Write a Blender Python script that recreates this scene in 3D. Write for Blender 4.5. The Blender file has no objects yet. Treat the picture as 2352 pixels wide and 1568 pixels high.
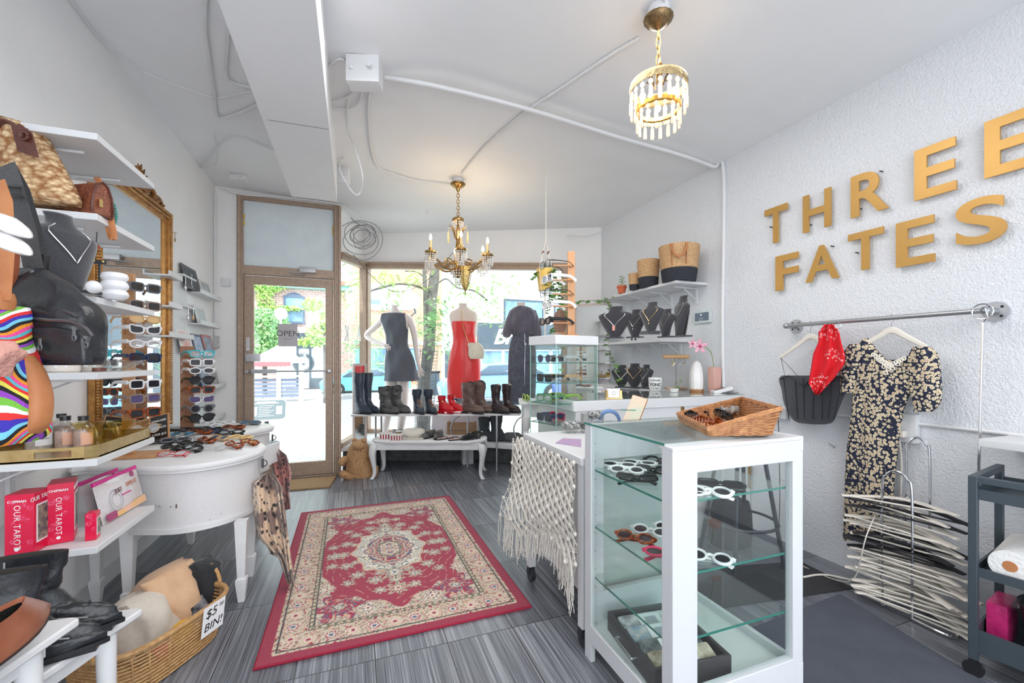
import bpy,bmesh,math,random
from math import sin,cos,pi,radians,sqrt,atan2
from mathutils import Vector,Matrix,Euler
random.seed(7)
C = bpy.context.scene.collection
S = bpy.context.scene

# ------------------------------------------------------------------ camera, world, sun, area lights, exposure
FPX,CU,HV,CAMH = 975.0,1176.0,827.0,1.25           # focal length in pixels of the 2352 px frame, centre column, horizon row, eye height
YAW = radians(20.47)
CC,SS = cos(YAW),sin(YAW)
cam = bpy.data.cameras.new('camera'); camo = bpy.data.objects.new('camera',cam); C.objects.link(camo)
cam.sensor_width = 36; cam.lens = FPX/2352*36; cam.shift_y = 43/2352; cam.clip_start = .02; cam.clip_end = 200
camo.location = (0,0,CAMH); camo.rotation_euler = (pi/2,0,-YAW)
S.camera = camo
S.view_settings.view_transform = 'Standard'; S.view_settings.look = 'None'
S.view_settings.exposure = 0.42; S.view_settings.gamma = 1.0; S.view_settings.use_curve_mapping = False
S.cycles.transparent_max_bounces = 32
W = bpy.data.worlds.new('world'); S.world = W; W.use_nodes = True
wn = W.node_tree; bg = wn.nodes['Background']
bg.inputs[0].default_value = (.86,.93,1.0,1); bg.inputs[1].default_value = 2.6
def lamp(name,kind,loc,rot,energy,col=(1,1,1),size=1,size_y=None,**k):
    l = bpy.data.lights.new(name,kind); o = bpy.data.objects.new(name,l); C.objects.link(o)
    o.location = loc; o.rotation_euler = rot; l.energy = energy; l.color = col
    if kind == 'AREA':
        l.size = size
        if size_y: l.shape = 'RECTANGLE'; l.size_y = size_y
    for a,b in k.items(): setattr(l,a,b)
    return o
lamp('sun','SUN',(0,0,20),(radians(38),0,radians(-25)),4.0,(1,.96,.9),angle=radians(1))
lamp('fill_area_rear','AREA',(.75,-1.3,2.8),(0,0,0),30,(1,.98,.96),2.6,1.2)  # unseen fill light added under the ceiling behind the camera
lamp('fill_area_front','AREA',(.7,1.8,2.82),(0,0,0),24,(1,.98,.96),2.2,1.0)  # added fill light, no ceiling fitting belongs to it
lamp('fill_point_rear','POINT',(.9,-1.1,1.75),(0,0,0),9,(1,.97,.94),shadow_soft_size=.35)  # unseen point fill added behind the camera to brighten ceiling and walls
lamp('fill_point_side','POINT',(-.2,-.9,1.7),(0,0,0),14,(1,.97,.94),shadow_soft_size=.35)  # second added point fill, lifts the left wall

# ------------------------------------------------------------------ pixel ray helpers: where a thing seen at column u, row v stands
V = Vector
def ray(u,v):
    r = (u-CU)/FPX
    return V((r*CC+SS,-r*SS+CC,-(v-HV)/FPX))
EYE = V((0,0,CAMH))
def P(u,v,f): return EYE+ray(u,v)*f
def onZ(u,v,z=0.0): d = ray(u,v); return EYE+d*((z-CAMH)/d.z)
def onX(u,v,x): d = ray(u,v); return EYE+d*(x/d.x)
def onY(u,v,y): d = ray(u,v); return EYE+d*(y/d.y)
RV = V((CC,-SS,0)); FV = V((SS,CC,0)); UP = V((0,0,1))   # image right, image forward, up

# ------------------------------------------------------------------ materials
MATS = {}
def nd(nt,t,**k):
    n = nt.nodes.new(t)
    for a,b in k.items():
        if a == 'i':
            for x,y in b.items(): n.inputs[x].default_value = y
        else: setattr(n,a,b)
    return n
def c4(c): return (c[0],c[1],c[2],1)
def srgb(r,g,b):
    f = lambda x: ((x/255+.055)/1.055)**2.4 if x > 10 else x/255/12.92
    return (f(r),f(g),f(b))
def M(name,col,rough=.5,metal=0,col2=None,scale=20,mixf=.5,bump=0,bscale=80,spec=None,stretch=None,emit=0,ecol=None,sheen=0,coat=0,wave=None,alpha=None,detail=4,trans=0,sss=0):
    if name in MATS: return MATS[name]
    m = bpy.data.materials.new(name); m.use_nodes = True; nt = m.node_tree; b = nt.nodes['Principled BSDF']
    b.inputs['Base Color'].default_value = c4(col); b.inputs['Roughness'].default_value = rough; b.inputs['Metallic'].default_value = metal
    if spec is not None: b.inputs['Specular IOR Level'].default_value = spec
    if sheen: b.inputs['Sheen Weight'].default_value = sheen
    if coat: b.inputs['Coat Weight'].default_value = coat
    if trans: b.inputs['Transmission Weight'].default_value = trans
    if emit: b.inputs['Emission Color'].default_value = c4(ecol or col); b.inputs['Emission Strength'].default_value = emit
    if alpha is not None: b.inputs['Alpha'].default_value = alpha
    tc = nd(nt,'ShaderNodeTexCoord'); mp = nd(nt,'ShaderNodeMapping'); nt.links.new(tc.outputs['Object'],mp.inputs[0])
    if stretch: mp.inputs['Scale'].default_value = stretch
    if col2 is not None:
        if wave:
            t = nd(nt,'ShaderNodeTexWave',bands_direction=wave[0],i={'Scale': scale,'Distortion': wave[1],'Detail': 2,'Detail Scale': 1.5}); o = t.outputs['Fac']
        else:
            t = nd(nt,'ShaderNodeTexNoise',i={'Scale': scale,'Detail': detail,'Roughness': .6}); o = t.outputs['Fac']
        nt.links.new(mp.outputs[0],t.inputs[0])
        r = nd(nt,'ShaderNodeValToRGB'); r.color_ramp.elements[0].position = max(0,mixf-.2); r.color_ramp.elements[1].position = min(1,mixf+.2)
        r.color_ramp.elements[0].color = c4(col); r.color_ramp.elements[1].color = c4(col2)
        nt.links.new(o,r.inputs[0]); nt.links.new(r.outputs[0],b.inputs['Base Color'])
    if bump:
        t = nd(nt,'ShaderNodeTexNoise',i={'Scale': bscale,'Detail': 3,'Roughness': .55}); nt.links.new(mp.outputs[0],t.inputs[0])
        bn = nd(nt,'ShaderNodeBump',i={'Strength': bump,'Distance': .01}); nt.links.new(t.outputs['Fac'],bn.inputs['Height']); nt.links.new(bn.outputs[0],b.inputs['Normal'])
    MATS[name] = m
    return m
def glass(name,tint=(.97,1,.99),refl=1.0):
    if name in MATS: return MATS[name]
    m = bpy.data.materials.new(name); m.use_nodes = True; nt = m.node_tree; nt.nodes.remove(nt.nodes['Principled BSDF'])
    o = nt.nodes['Material Output']; t = nd(nt,'ShaderNodeBsdfTransparent'); t.inputs[0].default_value = c4(tint)
    g = nd(nt,'ShaderNodeBsdfGlossy',i={'Roughness': .02}); lw = nd(nt,'ShaderNodeLayerWeight',i={'Blend': .5})
    pw = nd(nt,'ShaderNodeMath',operation='POWER'); pw.inputs[1].default_value = 4.5; nt.links.new(lw.outputs['Facing'],pw.inputs[0]); fr = pw
    mu = nd(nt,'ShaderNodeMath',operation='MULTIPLY_ADD'); mu.inputs[1].default_value = .7; mu.inputs[2].default_value = .035*refl
    mx = nd(nt,'ShaderNodeMixShader'); nt.links.new(fr.outputs[0],mu.inputs[0]); nt.links.new(mu.outputs[0],mx.inputs[0])
    nt.links.new(t.outputs[0],mx.inputs[1]); nt.links.new(g.outputs[0],mx.inputs[2]); nt.links.new(mx.outputs[0],o.inputs[0])
    MATS[name] = m
    return m

WHITE = M('white_paint',(.70,.705,.72),.45,bump=.03,bscale=60)
WALLP = M('wall_paint_smooth',(.88,.875,.87),.7,col2=(.83,.83,.83),scale=2.5,mixf=.6,bump=.12,bscale=25)
WOODW = M('white_furniture_paint',(.77,.77,.78),.35,col2=(.70,.69,.69),scale=9,mixf=.62,bump=.05,bscale=40)
GLASS = glass('window_glass'); GLS = glass('green_tinted_glass',(.94,.982,.968)); CRY = glass('clear_crystal',(.93,.93,.92),2.2)
GEDGE = M('glass_edge_green',(.05,.22,.18),.15)
BRONZE = M('bronze_door_metal',srgb(178,156,138),.45,.2,col2=srgb(158,136,120),scale=30)
STEEL = M('galvanised_steel',(.42,.43,.45),.35,.85,bump=.1,bscale=120)
CHROME = M('chrome',(.7,.7,.72),.12,1)
BLACKM = M('black_metal',(.035,.04,.05),.45,.3)
BRASS = M('aged_brass',(.52,.33,.12),.3,1,col2=(.28,.17,.07),scale=40)
GOLD = M('polished_gold',(.85,.6,.25),.2,1)
BLK = M('black_plastic',(.02,.02,.022),.25)
CABLEW = M('painted_cable',(.74,.74,.75),.6)

# ------------------------------------------------------------------ mesh building
class MB:
    def __init__(s): s.v = []; s.f = []; s.m = []; s.cur = 0
    def add(s,vs,fs,xf=None):
        n = len(s.v)
        s.v += [xf @ V(p) for p in vs] if xf else [V(p) for p in vs]
        for f in fs: s.f.append([i+n for i in f]); s.m.append(s.cur)
        return s
    def box(s,lo,hi,xf=None,ch=0):
        s.nb = getattr(s,'nb',-1)+1; e = .00009*(s.nb % 17) if not ch else 0           # neighbouring boxes never share a plane
        x0,y0,z0 = (min(a,b)-e for a,b in zip(lo,hi)); x1,y1,z1 = (max(a,b)+e for a,b in zip(lo,hi))
        if ch:
            c = min(ch,abs(x1-x0)/2.01,abs(y1-y0)/2.01,abs(z1-z0)/2.01); bm = bmesh.new(); bmesh.ops.create_cube(bm,size=1)
            for w in bm.verts: w.co = V(((x0+x1)/2+w.co.x*(x1-x0),(y0+y1)/2+w.co.y*(y1-y0),(z0+z1)/2+w.co.z*(z1-z0)))
            bmesh.ops.bevel(bm,geom=list(bm.edges),offset=c,segments=2,affect='EDGES',profile=.7)
            bm.verts.index_update(); s.add([w.co.copy() for w in bm.verts],[[w.index for w in f.verts] for f in bm.faces],xf); bm.free(); return s
        return s.add([(x0,y0,z0),(x1,y0,z0),(x1,y1,z0),(x0,y1,z0),(x0,y0,z1),(x1,y0,z1),(x1,y1,z1),(x0,y1,z1)],
                     [(0,3,2,1),(4,5,6,7),(0,1,5,4),(1,2,6,5),(2,3,7,6),(3,0,4,7)],xf)
    def cbox(s,c,d,xf=None,ch=0): return s.box([c[i]-d[i]/2 for i in range(3)],[c[i]+d[i]/2 for i in range(3)],xf,ch)
    def prism(s,poly,h0,h1,xf=None):                      # polygon in xy, extruded z h0..h1
        n = len(poly)
        vs = [(p[0],p[1],h0) for p in poly]+[(p[0],p[1],h1) for p in poly]
        fs = [list(range(n))[::-1],list(range(n,2*n))]+[(i,(i+1) % n,n+(i+1) % n,n+i) for i in range(n)]
        return s.add(vs,fs,xf)
    def lathe(s,prof,c=(0,0,0),n=24,xf=None,sx=1,sy=1,cap=True):            # prof list of (r,z)
        vs = []; fs = []
        for r,z in prof:
            for k in range(n): a = 2*pi*k/n; vs.append((c[0]+r*cos(a)*sx,c[1]+r*sin(a)*sy,c[2]+z))
        for i in range(len(prof)-1):
            for k in range(n): fs.append((i*n+k,i*n+(k+1) % n,(i+1)*n+(k+1) % n,(i+1)*n+k))
        if cap and prof[0][0] > 1e-4: fs.append(list(range(n))[::-1])
        if cap and prof[-1][0] > 1e-4: fs.append([(len(prof)-1)*n+k for k in range(n)])
        return s.add(vs,fs,xf)
    def tube(s,pts,r,n=8,closed=False,caps=True,flat=None,xf=None,up=None):     # r number or list; flat=(a,b) section scale
        pts = [V(p) for p in pts]; L = len(pts); vs = []; fs = []; N = None
        for i,p in enumerate(pts):
            a = pts[(i-1) % L] if (closed or i) else p; b = pts[(i+1) % L] if (closed or i < L-1) else p
            t = (b-a)
            t = t.normalized() if t.length > 1e-9 else V((0,0,1))
            if up is not None: N = V(up)-t*t.dot(V(up)); N = N.normalized() if N.length > 1e-6 else t.orthogonal().normalized()
            elif N is None: N = t.orthogonal().normalized()
            else:
                N = N-t*t.dot(N); N = N.normalized() if N.length > 1e-6 else t.orthogonal().normalized()
            B = t.cross(N); rr = r[i] if hasattr(r,'__len__') else r; fa,fb = flat or (1,1)
            for k in range(n): q = 2*pi*k/n; vs.append(p+N*cos(q)*rr*fa+B*sin(q)*rr*fb)
        for i in range(L if closed else L-1):
            j = (i+1) % L
            for k in range(n): fs.append((i*n+k,i*n+(k+1) % n,j*n+(k+1) % n,j*n+k))
        if caps and not closed: fs.append(list(range(n))[::-1]); fs.append([(L-1)*n+k for k in range(n)])
        return s.add(vs,fs,xf)
    def rings(s,rings,xf=None,cap=True,close=True):              # loft equal-length rings
        n = len(rings[0]); vs = [p for r in rings for p in r]; fs = []
        for i in range(len(rings)-1):
            for k in range(n if close else n-1): fs.append((i*n+k,i*n+(k+1) % n,(i+1)*n+(k+1) % n,(i+1)*n+k))
        if cap and close: fs.append(list(range(n))[::-1]); fs.append([(len(rings)-1)*n+k for k in range(n)])
        return s.add(vs,fs,xf)
    def ball(s,c,r,n=12,m=8,xf=None):
        rx,ry,rz = r if hasattr(r,'__len__') else (r,r,r)
        vs = [(c[0],c[1],c[2]-rz)]; fs = []
        for i in range(1,m):
            a = -pi/2+pi*i/m
            for k in range(n): q = 2*pi*k/n; vs.append((c[0]+rx*cos(a)*cos(q),c[1]+ry*cos(a)*sin(q),c[2]+rz*sin(a)))
        vs.append((c[0],c[1],c[2]+rz)); T = len(vs)-1
        for k in range(n): fs.append((0,1+(k+1) % n,1+k)); fs.append((T,1+(m-2)*n+k,1+(m-2)*n+(k+1) % n))
        for i in range(m-2):
            for k in range(n): fs.append((1+i*n+k,1+i*n+(k+1) % n,1+(i+1)*n+(k+1) % n,1+(i+1)*n+k))
        return s.add(vs,fs,xf)
    def grid(s,fn,nu,nv,xf=None,cu=False):                    # fn(a,b) 0..1 -> point
        vs = [fn(i/nu,j/nv) for j in range(nv+1) for i in range(nu+(0 if cu else 1))]; w = nu+(0 if cu else 1); fs = []
        for j in range(nv):
            for i in range(nu):
                a = i; b = (i+1) % w; fs.append((j*w+a,j*w+b,(j+1)*w+b,(j+1)*w+a))
        return s.add(vs,fs,xf)
    def disc(s,c,r,ax=(0,0,1),h=.002,n=16):
        q = V(ax).normalized(); return s.tube([V(c)-q*h/2,V(c)+q*h/2],r,n)
    def build(s,name,mat,parent=None,local=False,smooth=True,solid=0,sub=0,bevel=0,angle=35,center=True):
        vs = s.v; origin = V((0,0,0))
        if parent is not None and not local:
            inv = wm(parent).inverted(); vs = [inv @ p for p in vs]
        elif parent is None and center and vs:
            lo = [min(p[i] for p in vs) for i in range(3)]; hi = [max(p[i] for p in vs) for i in range(3)]
            origin = V(((lo[0]+hi[0])/2,(lo[1]+hi[1])/2,lo[2])); vs = [p-origin for p in vs]
        me = bpy.data.meshes.new(name); me.from_pydata([tuple(p) for p in vs],[],s.f)
        for k in (mat if isinstance(mat,(list,tuple)) else [mat]): me.materials.append(k)
        if isinstance(mat,(list,tuple)) and len(mat) > 1: me.polygons.foreach_set('material_index',s.m)
        bm = bmesh.new(); bm.from_mesh(me); bmesh.ops.recalc_face_normals(bm,faces=bm.faces); bm.to_mesh(me); bm.free()
        if smooth: me.shade_smooth(); me.set_sharp_from_angle(angle=radians(angle))
        o = bpy.data.objects.new(name,me); C.objects.link(o); o.location = origin
        if parent is not None: o.parent = parent
        if bevel: q = o.modifiers.new('b','BEVEL'); q.width = bevel; q.segments = 2; q.limit_method = 'ANGLE'
        if sub: q = o.modifiers.new('s','SUBSURF'); q.levels = q.render_levels = sub
        if solid: q = o.modifiers.new('t','SOLIDIFY'); q.thickness = solid; q.offset = 0
        return o
def wm(o):
    m = Matrix.LocRotScale(o.location,o.rotation_euler,o.scale)
    return wm(o.parent) @ m if o.parent else m
def tag(o,label=None,cat=None,group=None,kind=None):
    if label: o['label'] = label
    if cat: o['category'] = cat
    if group: o['group'] = group
    if kind: o['kind'] = kind
    return o
def thing(name,label,cat,loc=(0,0,0),rz=0,group=None,rot=None):
    o = bpy.data.objects.new(name,None); C.objects.link(o); o.empty_display_size = .05
    o.location = loc; o.rotation_euler = rot or (0,0,rz)
    return tag(o,label,cat,group)
KIDS = {}
def copy_tree(o,parent=None,loc=None,rz=None,label=None,group=None,rot=None,scale=None,mats=None,nosub=False):
    c = o.copy(); C.objects.link(c); c.parent = parent
    if loc is not None: c.location = loc
    if rz is not None: c.rotation_euler = (0,0,rz)
    if rot is not None: c.rotation_euler = rot
    if scale is not None: c.scale = scale
    if label: c['label'] = label
    if group: c['group'] = group
    if mats and o.type == 'MESH':
        k = o.name.split('.')[0]
        if k in mats: c.data = o.data.copy(); c.data.materials.clear(); c.data.materials.append(mats[k])
    for ch in list(o.children): copy_tree(ch,c,mats=mats)
    return c
def struct(o): o['kind'] = 'structure'; return o
def frame(o,x,y,z):                                         # matrix with origin o and axes x,y,z
    x,y,z = V(x),V(y),V(z)
    return Matrix(((x.x,y.x,z.x,o[0]),(x.y,y.y,z.y,o[1]),(x.z,y.z,z.z,o[2]),(0,0,0,1)))
def text_mb(mb,txt,xf,size,h=.002,align='CENTER',space=1.0,shear=0,bold=0):    # adds extruded lettering; local x right, y up, z out
    cu = bpy.data.curves.new('t','FONT'); cu.body = txt; cu.size = size; cu.extrude = h/2; cu.align_x = align; cu.align_y = 'CENTER'
    cu.space_character = space; cu.shear = shear; cu.offset = bold; cu.resolution_u = 3
    o = bpy.data.objects.new('t',cu); C.objects.link(o); dg = bpy.context.evaluated_depsgraph_get(); me = bpy.data.meshes.new_from_object(o.evaluated_get(dg))
    mb.add([v.co.copy() for v in me.vertices],[list(p.vertices) for p in me.polygons],xf)
    bpy.data.objects.remove(o); bpy.data.curves.remove(cu); bpy.data.meshes.remove(me)
    return mb
def smooth_path(pts,k=6):                                       # Catmull-Rom
    pts = [V(p) for p in pts]; out = []
    for i in range(len(pts)-1):
        p0 = pts[max(i-1,0)]; p1 = pts[i]; p2 = pts[i+1]; p3 = pts[min(i+2,len(pts)-1)]
        for j in range(k):
            t = j/k; out.append(.5*((2*p1)+(p2-p0)*t+(2*p0-5*p1+4*p2-p3)*t*t+(3*p1-p0-3*p2+p3)*t**3))
    return out+[pts[-1]]
def arc(c,r,a0,a1,n,ax1=(1,0,0),ax2=(0,0,1)): return [V(c)+V(ax1)*r*cos(a0+(a1-a0)*i/n)+V(ax2)*r*sin(a0+(a1-a0)*i/n) for i in range(n+1)]

# ================================================================== THE SHELL
XL,XR,YD,YB = -1.30,2.78,5.03,-2.6
def zc(x): return 3.0-.16*(x-XL)/(XR-XL)
A0 = P(776,1090,4.64); A0.z = 0
B0 = P(838,900,5.7); B0.z = 0
C0 = onX(1381,827,XR); C0.z = 0
def stucco():
    m = bpy.data.materials.new('white_stucco'); m.use_nodes = True; nt = m.node_tree; b = nt.nodes['Principled BSDF']; b.inputs['Base Color'].default_value = (.77,.79,.825,1); b.inputs['Roughness'].default_value = .75
    tc = nd(nt,'ShaderNodeTexCoord'); n1 = nd(nt,'ShaderNodeTexNoise',i={'Scale': 62,'Detail': 5,'Roughness': .65,'Distortion': .5}); n2 = nd(nt,'ShaderNodeTexVoronoi',i={'Scale': 95})
    for n in (n1,n2): nt.links.new(tc.outputs['Object'],n.inputs[0])
    ad = nd(nt,'ShaderNodeMath',operation='MULTIPLY_ADD'); nt.links.new(n2.outputs[0],ad.inputs[0]); ad.inputs[1].default_value = .35; nt.links.new(n1.outputs[0],ad.inputs[2])
    bn = nd(nt,'ShaderNodeBump',i={'Strength': .6,'Distance': .012}); nt.links.new(ad.outputs[0],bn.inputs['Height']); nt.links.new(bn.outputs[0],b.inputs['Normal']); return m
STUCCO = stucco()
def floor_mat():
    m = bpy.data.materials.new('grey_streaked_tile'); m.use_nodes = True; nt = m.node_tree; b = nt.nodes['Principled BSDF']
    L = nt.links.new; tc = nd(nt,'ShaderNodeTexCoord'); sp = nd(nt,'ShaderNodeSeparateXYZ'); L(tc.outputs['Object'],sp.inputs[0])
    def mth(op,a,bb=None,c=None):
        n = nd(nt,'ShaderNodeMath',operation=op)
        for i,x in enumerate((a,bb,c)):
            if x is None: continue
            if hasattr(x,'node'): L(x,n.inputs[i])
            else: n.inputs[i].default_value = x
        return n.outputs[0]
    tx = mth('DIVIDE',mth('SUBTRACT',sp.outputs[0],.085),.305); ty = mth('DIVIDE',mth('SUBTRACT',sp.outputs[1],1.86),.62)
    fx,fy = mth('FRACT',tx),mth('FRACT',ty)
    gx = mth('LESS_THAN',mth('ABSOLUTE',mth('SUBTRACT',fx,.5)),.492); gy = mth('LESS_THAN',mth('ABSOLUTE',mth('SUBTRACT',fy,.5)),.496)
    g = mth('MULTIPLY',gx,gy)
    cx = nd(nt,'ShaderNodeCombineXYZ'); L(mth('FLOOR',tx),cx.inputs[0]); L(mth('FLOOR',ty),cx.inputs[1]); wn_ = nd(nt,'ShaderNodeTexWhiteNoise',noise_dimensions='2D'); L(cx.outputs[0],wn_.inputs[0])
    st = nd(nt,'ShaderNodeCombineXYZ'); L(mth('MULTIPLY',sp.outputs[0],190),st.inputs[0]); L(mth('MULTIPLY',sp.outputs[1],1.6),st.inputs[1]); L(mth('MULTIPLY',wn_.outputs[0],40),st.inputs[2])
    n = nd(nt,'ShaderNodeTexNoise',i={'Scale': 1,'Detail': 3,'Roughness': .7}); L(st.outputs[0],n.inputs[0])
    st2 = nd(nt,'ShaderNodeCombineXYZ'); L(mth('MULTIPLY',sp.outputs[0],45),st2.inputs[0]); L(mth('MULTIPLY',sp.outputs[1],.8),st2.inputs[1]); L(mth('MULTIPLY',wn_.outputs[0],9),st2.inputs[2])
    n2 = nd(nt,'ShaderNodeTexNoise',i={'Scale': 1,'Detail': 2}); L(st2.outputs[0],n2.inputs[0])
    tot = mth('ADD',mth('MULTIPLY',n.outputs[0],.75),mth('ADD',mth('MULTIPLY',n2.outputs[0],.25),mth('MULTIPLY',mth('SUBTRACT',wn_.outputs[0],.5),.10)))
    r = nd(nt,'ShaderNodeValToRGB'); L(tot,r.inputs[0]); e = r.color_ramp.elements; e[0].position = .36; e[1].position = .66; e[0].color = (.06,.065,.085,1); e[1].color = (.34,.355,.39,1)
    q = r.color_ramp.elements.new(.5); q.color = (.14,.147,.172,1)
    mx = nd(nt,'ShaderNodeMix',data_type='RGBA'); L(g,mx.inputs[0]); mx.inputs[6].default_value = (.035,.034,.034,1); L(r.outputs[0],mx.inputs[7]); L(mx.outputs[2],b.inputs['Base Color'])
    L(mth('MULTIPLY_ADD',n.outputs[0],.25,.2),b.inputs['Roughness']); b.inputs['Specular IOR Level'].default_value = .7
    bn = nd(nt,'ShaderNodeBump',i={'Strength': .25,'Distance': .004}); L(mth('ADD',mth('MULTIPLY',tot,.3),g),bn.inputs['Height']); L(bn.outputs[0],b.inputs['Normal'])
    return m
struct(MB().prism([(XL-.15,YB),(XR+.15,YB),(XR+.15,C0.y+.1),(C0.x+.1,C0.y+.1),(B0.x,B0.y+.05),(A0.x-.0,YD+.08),(XL-.15,YD+.08)],-.1,0).build('floor',floor_mat(),center=False))
# ceiling follows the line of both side walls, a little lower to the right
CEILM = M('ceiling_paint',(.86,.87,.89),.75,col2=(.81,.82,.84),scale=1.6,mixf=.55,bump=.18,bscale=14)
cv = [(XL-.15,YB),(XR+.15,YB),(XR+.15,C0.y+.15),(B0.x-.05,B0.y+.15),(A0.x-.08,YD+.1),(XL-.15,YD+.1)]
mb = MB(); n = len(cv); mb.add([(x,y,zc(x)) for x,y in cv]+[(x,y,zc(x)+.12) for x,y in cv],[list(range(n)),list(range(n,2*n))[::-1]]+[(i,(i+1) % n,n+(i+1) % n,n+i) for i in range(n)])
struct(mb.build('ceiling',CEILM,center=False,smooth=False))
struct(MB().box((XL-.15,YB,0),(XL,YD+.1,3.0)).build('wall_left',WALLP,center=False))
struct(MB().box((XR,YB,0),(XR+.15,C0.y+.2,2.84)).build('wall_right',STUCCO,center=False))
# door wall at the far left
uL = onY(545,800,YD).x; xDR = A0.x
ztop = 2.93
struct(MB().box((XL,YD,0),(uL-.005,YD+.1,ztop-.01)).build('wall_entrance',WALLP,center=False))
ztop = 2.93
struct(MB().box((XL,YD,ztop-.01),(A0.x+.05,YD+.1,3.02)).build('wall_above_door',WALLP,center=False))
# ---- door frame and transom (structure)
def fbox(mb,x0,x1,z0,z1,y0=YD-.03,y1=YD+.07): return mb.box((x0,y0,z0),(x1,y1,z1))
lx = lambda u: onY(u,800,YD).x
zY = lambda u,v: onY(u,v,YD).z
x0,x1,x2,x3 = lx(545),lx(572),lx(757),lx(783)
zt0 = zY(560,625)
dr = thing('door_1','glass shop door in a brown metal frame',None,((x0+x3)/2,YD,0)); dr['kind'] = 'structure'
mb = MB(); fbox(mb,x0,x0+.055,0,ztop); fbox(mb,x3-.075,x3,0,ztop); fbox(mb,x0,x3,ztop-.04,ztop); fbox(mb,x0,x3,zt0-.02,zt0+.07); fbox(mb,x0+.05,x3-.07,0,.015)
mb.box((x3-.062,YD-.05,0),(x3-.045,YD-.03,ztop)); mb.box((x3-.022,YD-.05,0),(x3,YD-.03,ztop)); mb.box((x0+.012,YD-.05,0),(x0+.04,YD-.03,ztop))
mb.build('door_frame',BRONZE,dr,bevel=.004)
a,b_ = x0+.06,x3-.08; zb0 = .02; zb1 = zt0-.03
leaf = MB().box((a,YD,zb0),(a+.085,YD+.045,zb1)).box((b_-.075,YD,zb0),(b_,YD+.045,zb1)).box((a+.08,YD,zb1-.085),(b_-.07,YD+.045,zb1)).box((a+.08,YD,zb0),(b_-.07,YD+.045,.16)).build('door_leaf',BRONZE,dr,bevel=.004)
MB().box((a+.08,YD+.018,.15),(b_-.07,YD+.026,zb1-.08)).build('glass_pane',GLASS,leaf)
zbar = zY(650,852)
MB().tube([(a+.03,YD-.05,zbar),(b_-.01,YD-.05,zbar)],.008).box((a+.08,YD-.075,zbar-.02),(a+.30,YD-.03,zbar+.02)).box((a+.02,YD-.06,zbar-.012),(a+.05,YD,zbar+.012)).box((b_-.05,YD-.06,zbar-.012),(b_-.02,YD,zbar+.012)).build('push_bar',STEEL,leaf)
MB().box((a+.02,YD-.04,zY(570,830)),(a+.15,YD-.002,zY(570,812)),ch=.004).build('latch_guard',M('light_grey_metal',(.5,.5,.52),.4,.6),leaf)
sg = MB().box((a+.02,YD-.012,zY(562,805)),(a+.05,YD-.001,zY(562,775))).build('push_plate',WHITE,leaf)
for i,ch in enumerate('PUSH'): text_mb(lt := MB(),ch,frame((a+.035,YD-.0135,zY(562,780)-.024*i),(1,0,0),(0,0,1),(0,-1,0)),.022); lt.build('lettering',BLK,sg)
zcl = zY(700,622)
MB().box((lx(690),YD-.09,zcl-.028),(lx(727),YD-.03,zcl+.028),ch=.006).tube([(lx(708),YD-.06,zcl-.03),(lx(665),YD-.14,zcl-.045),(lx(700),YD-.05,zcl-.06)],.006).build('door_closer',M('closer_grey',(.45,.45,.47),.4,.5),dr)
MB().box((x0+.05,YD+.01,zt0+.06),(x3-.07,YD+.03,ztop-.03)).build('transom_panel',M('frosted_panel',(.72,.80,.84),.5,col2=(.66,.73,.78),scale=6),dr)
mb = MB()
for q in (zY(550,515),zY(550,500)): mb.box((x0+.052,YD-.012,q),(x0+.064,YD+.012,q+.04))
mb.box((x3-.085,YD-.012,zY(762,540)),(x3-.073,YD+.012,zY(762,518)))
mb.build('glazing_clip',M('yellow_tape',(.75,.45,.05),.5),dr)
# ---- side window and front window
dS = (B0-A0).normalized(); nS = V((dS.y,-dS.x,0))
dF = (C0-B0).normalized(); nF = V((dF.y,-dF.x,0))        # nF points into the room
def onPl(u,v,o,n): d = ray(u,v); t = (o-EYE).dot(n)/d.dot(n); return EYE+d*t
def wallseg(mb,p,q,z0a,z0b,z1a,z1b,n,t0,t1):            # sloping board from p to q, thickness along n from t0 to t1
    vs = [p+n*t0+UP*z0a,q+n*t0+UP*z0b,q+n*t1+UP*z0b,p+n*t1+UP*z0a,p+n*t0+UP*z1a,q+n*t0+UP*z1b,q+n*t1+UP*z1b,p+n*t1+UP*z1a]
    return mb.add(vs,[(0,3,2,1),(4,5,6,7),(0,1,5,4),(1,2,6,5),(2,3,7,6),(3,0,4,7)])
Wd = onPl(1304,700,B0,nF); Wd.z = 0                       # right end of the front window
zA = P(783,583,4.66).z; zB = P(838,608,5.7).z; zW = onPl(1304,611,B0,nF).z
zAt = zc(A0.x); zBt = zc(B0.x); zCt = zc(C0.x)+.02
A1 = V((x3-.012,YD+.03,0))
struct(wallseg(MB(),A1,B0,zA,zB,zAt,zBt,nS,-.06,.0).build('wall_window_side',WALLP,center=False))
zWc = zc(Wd.x)
struct(wallseg(wallseg(MB(),B0,Wd,zB,zW,zBt,zWc,nF,-.12,0),Wd,C0+dF*.1,0,0,zWc,zCt,nF,-.12,0).build('wall_front',WALLP,center=False))
PZ = .28
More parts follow.
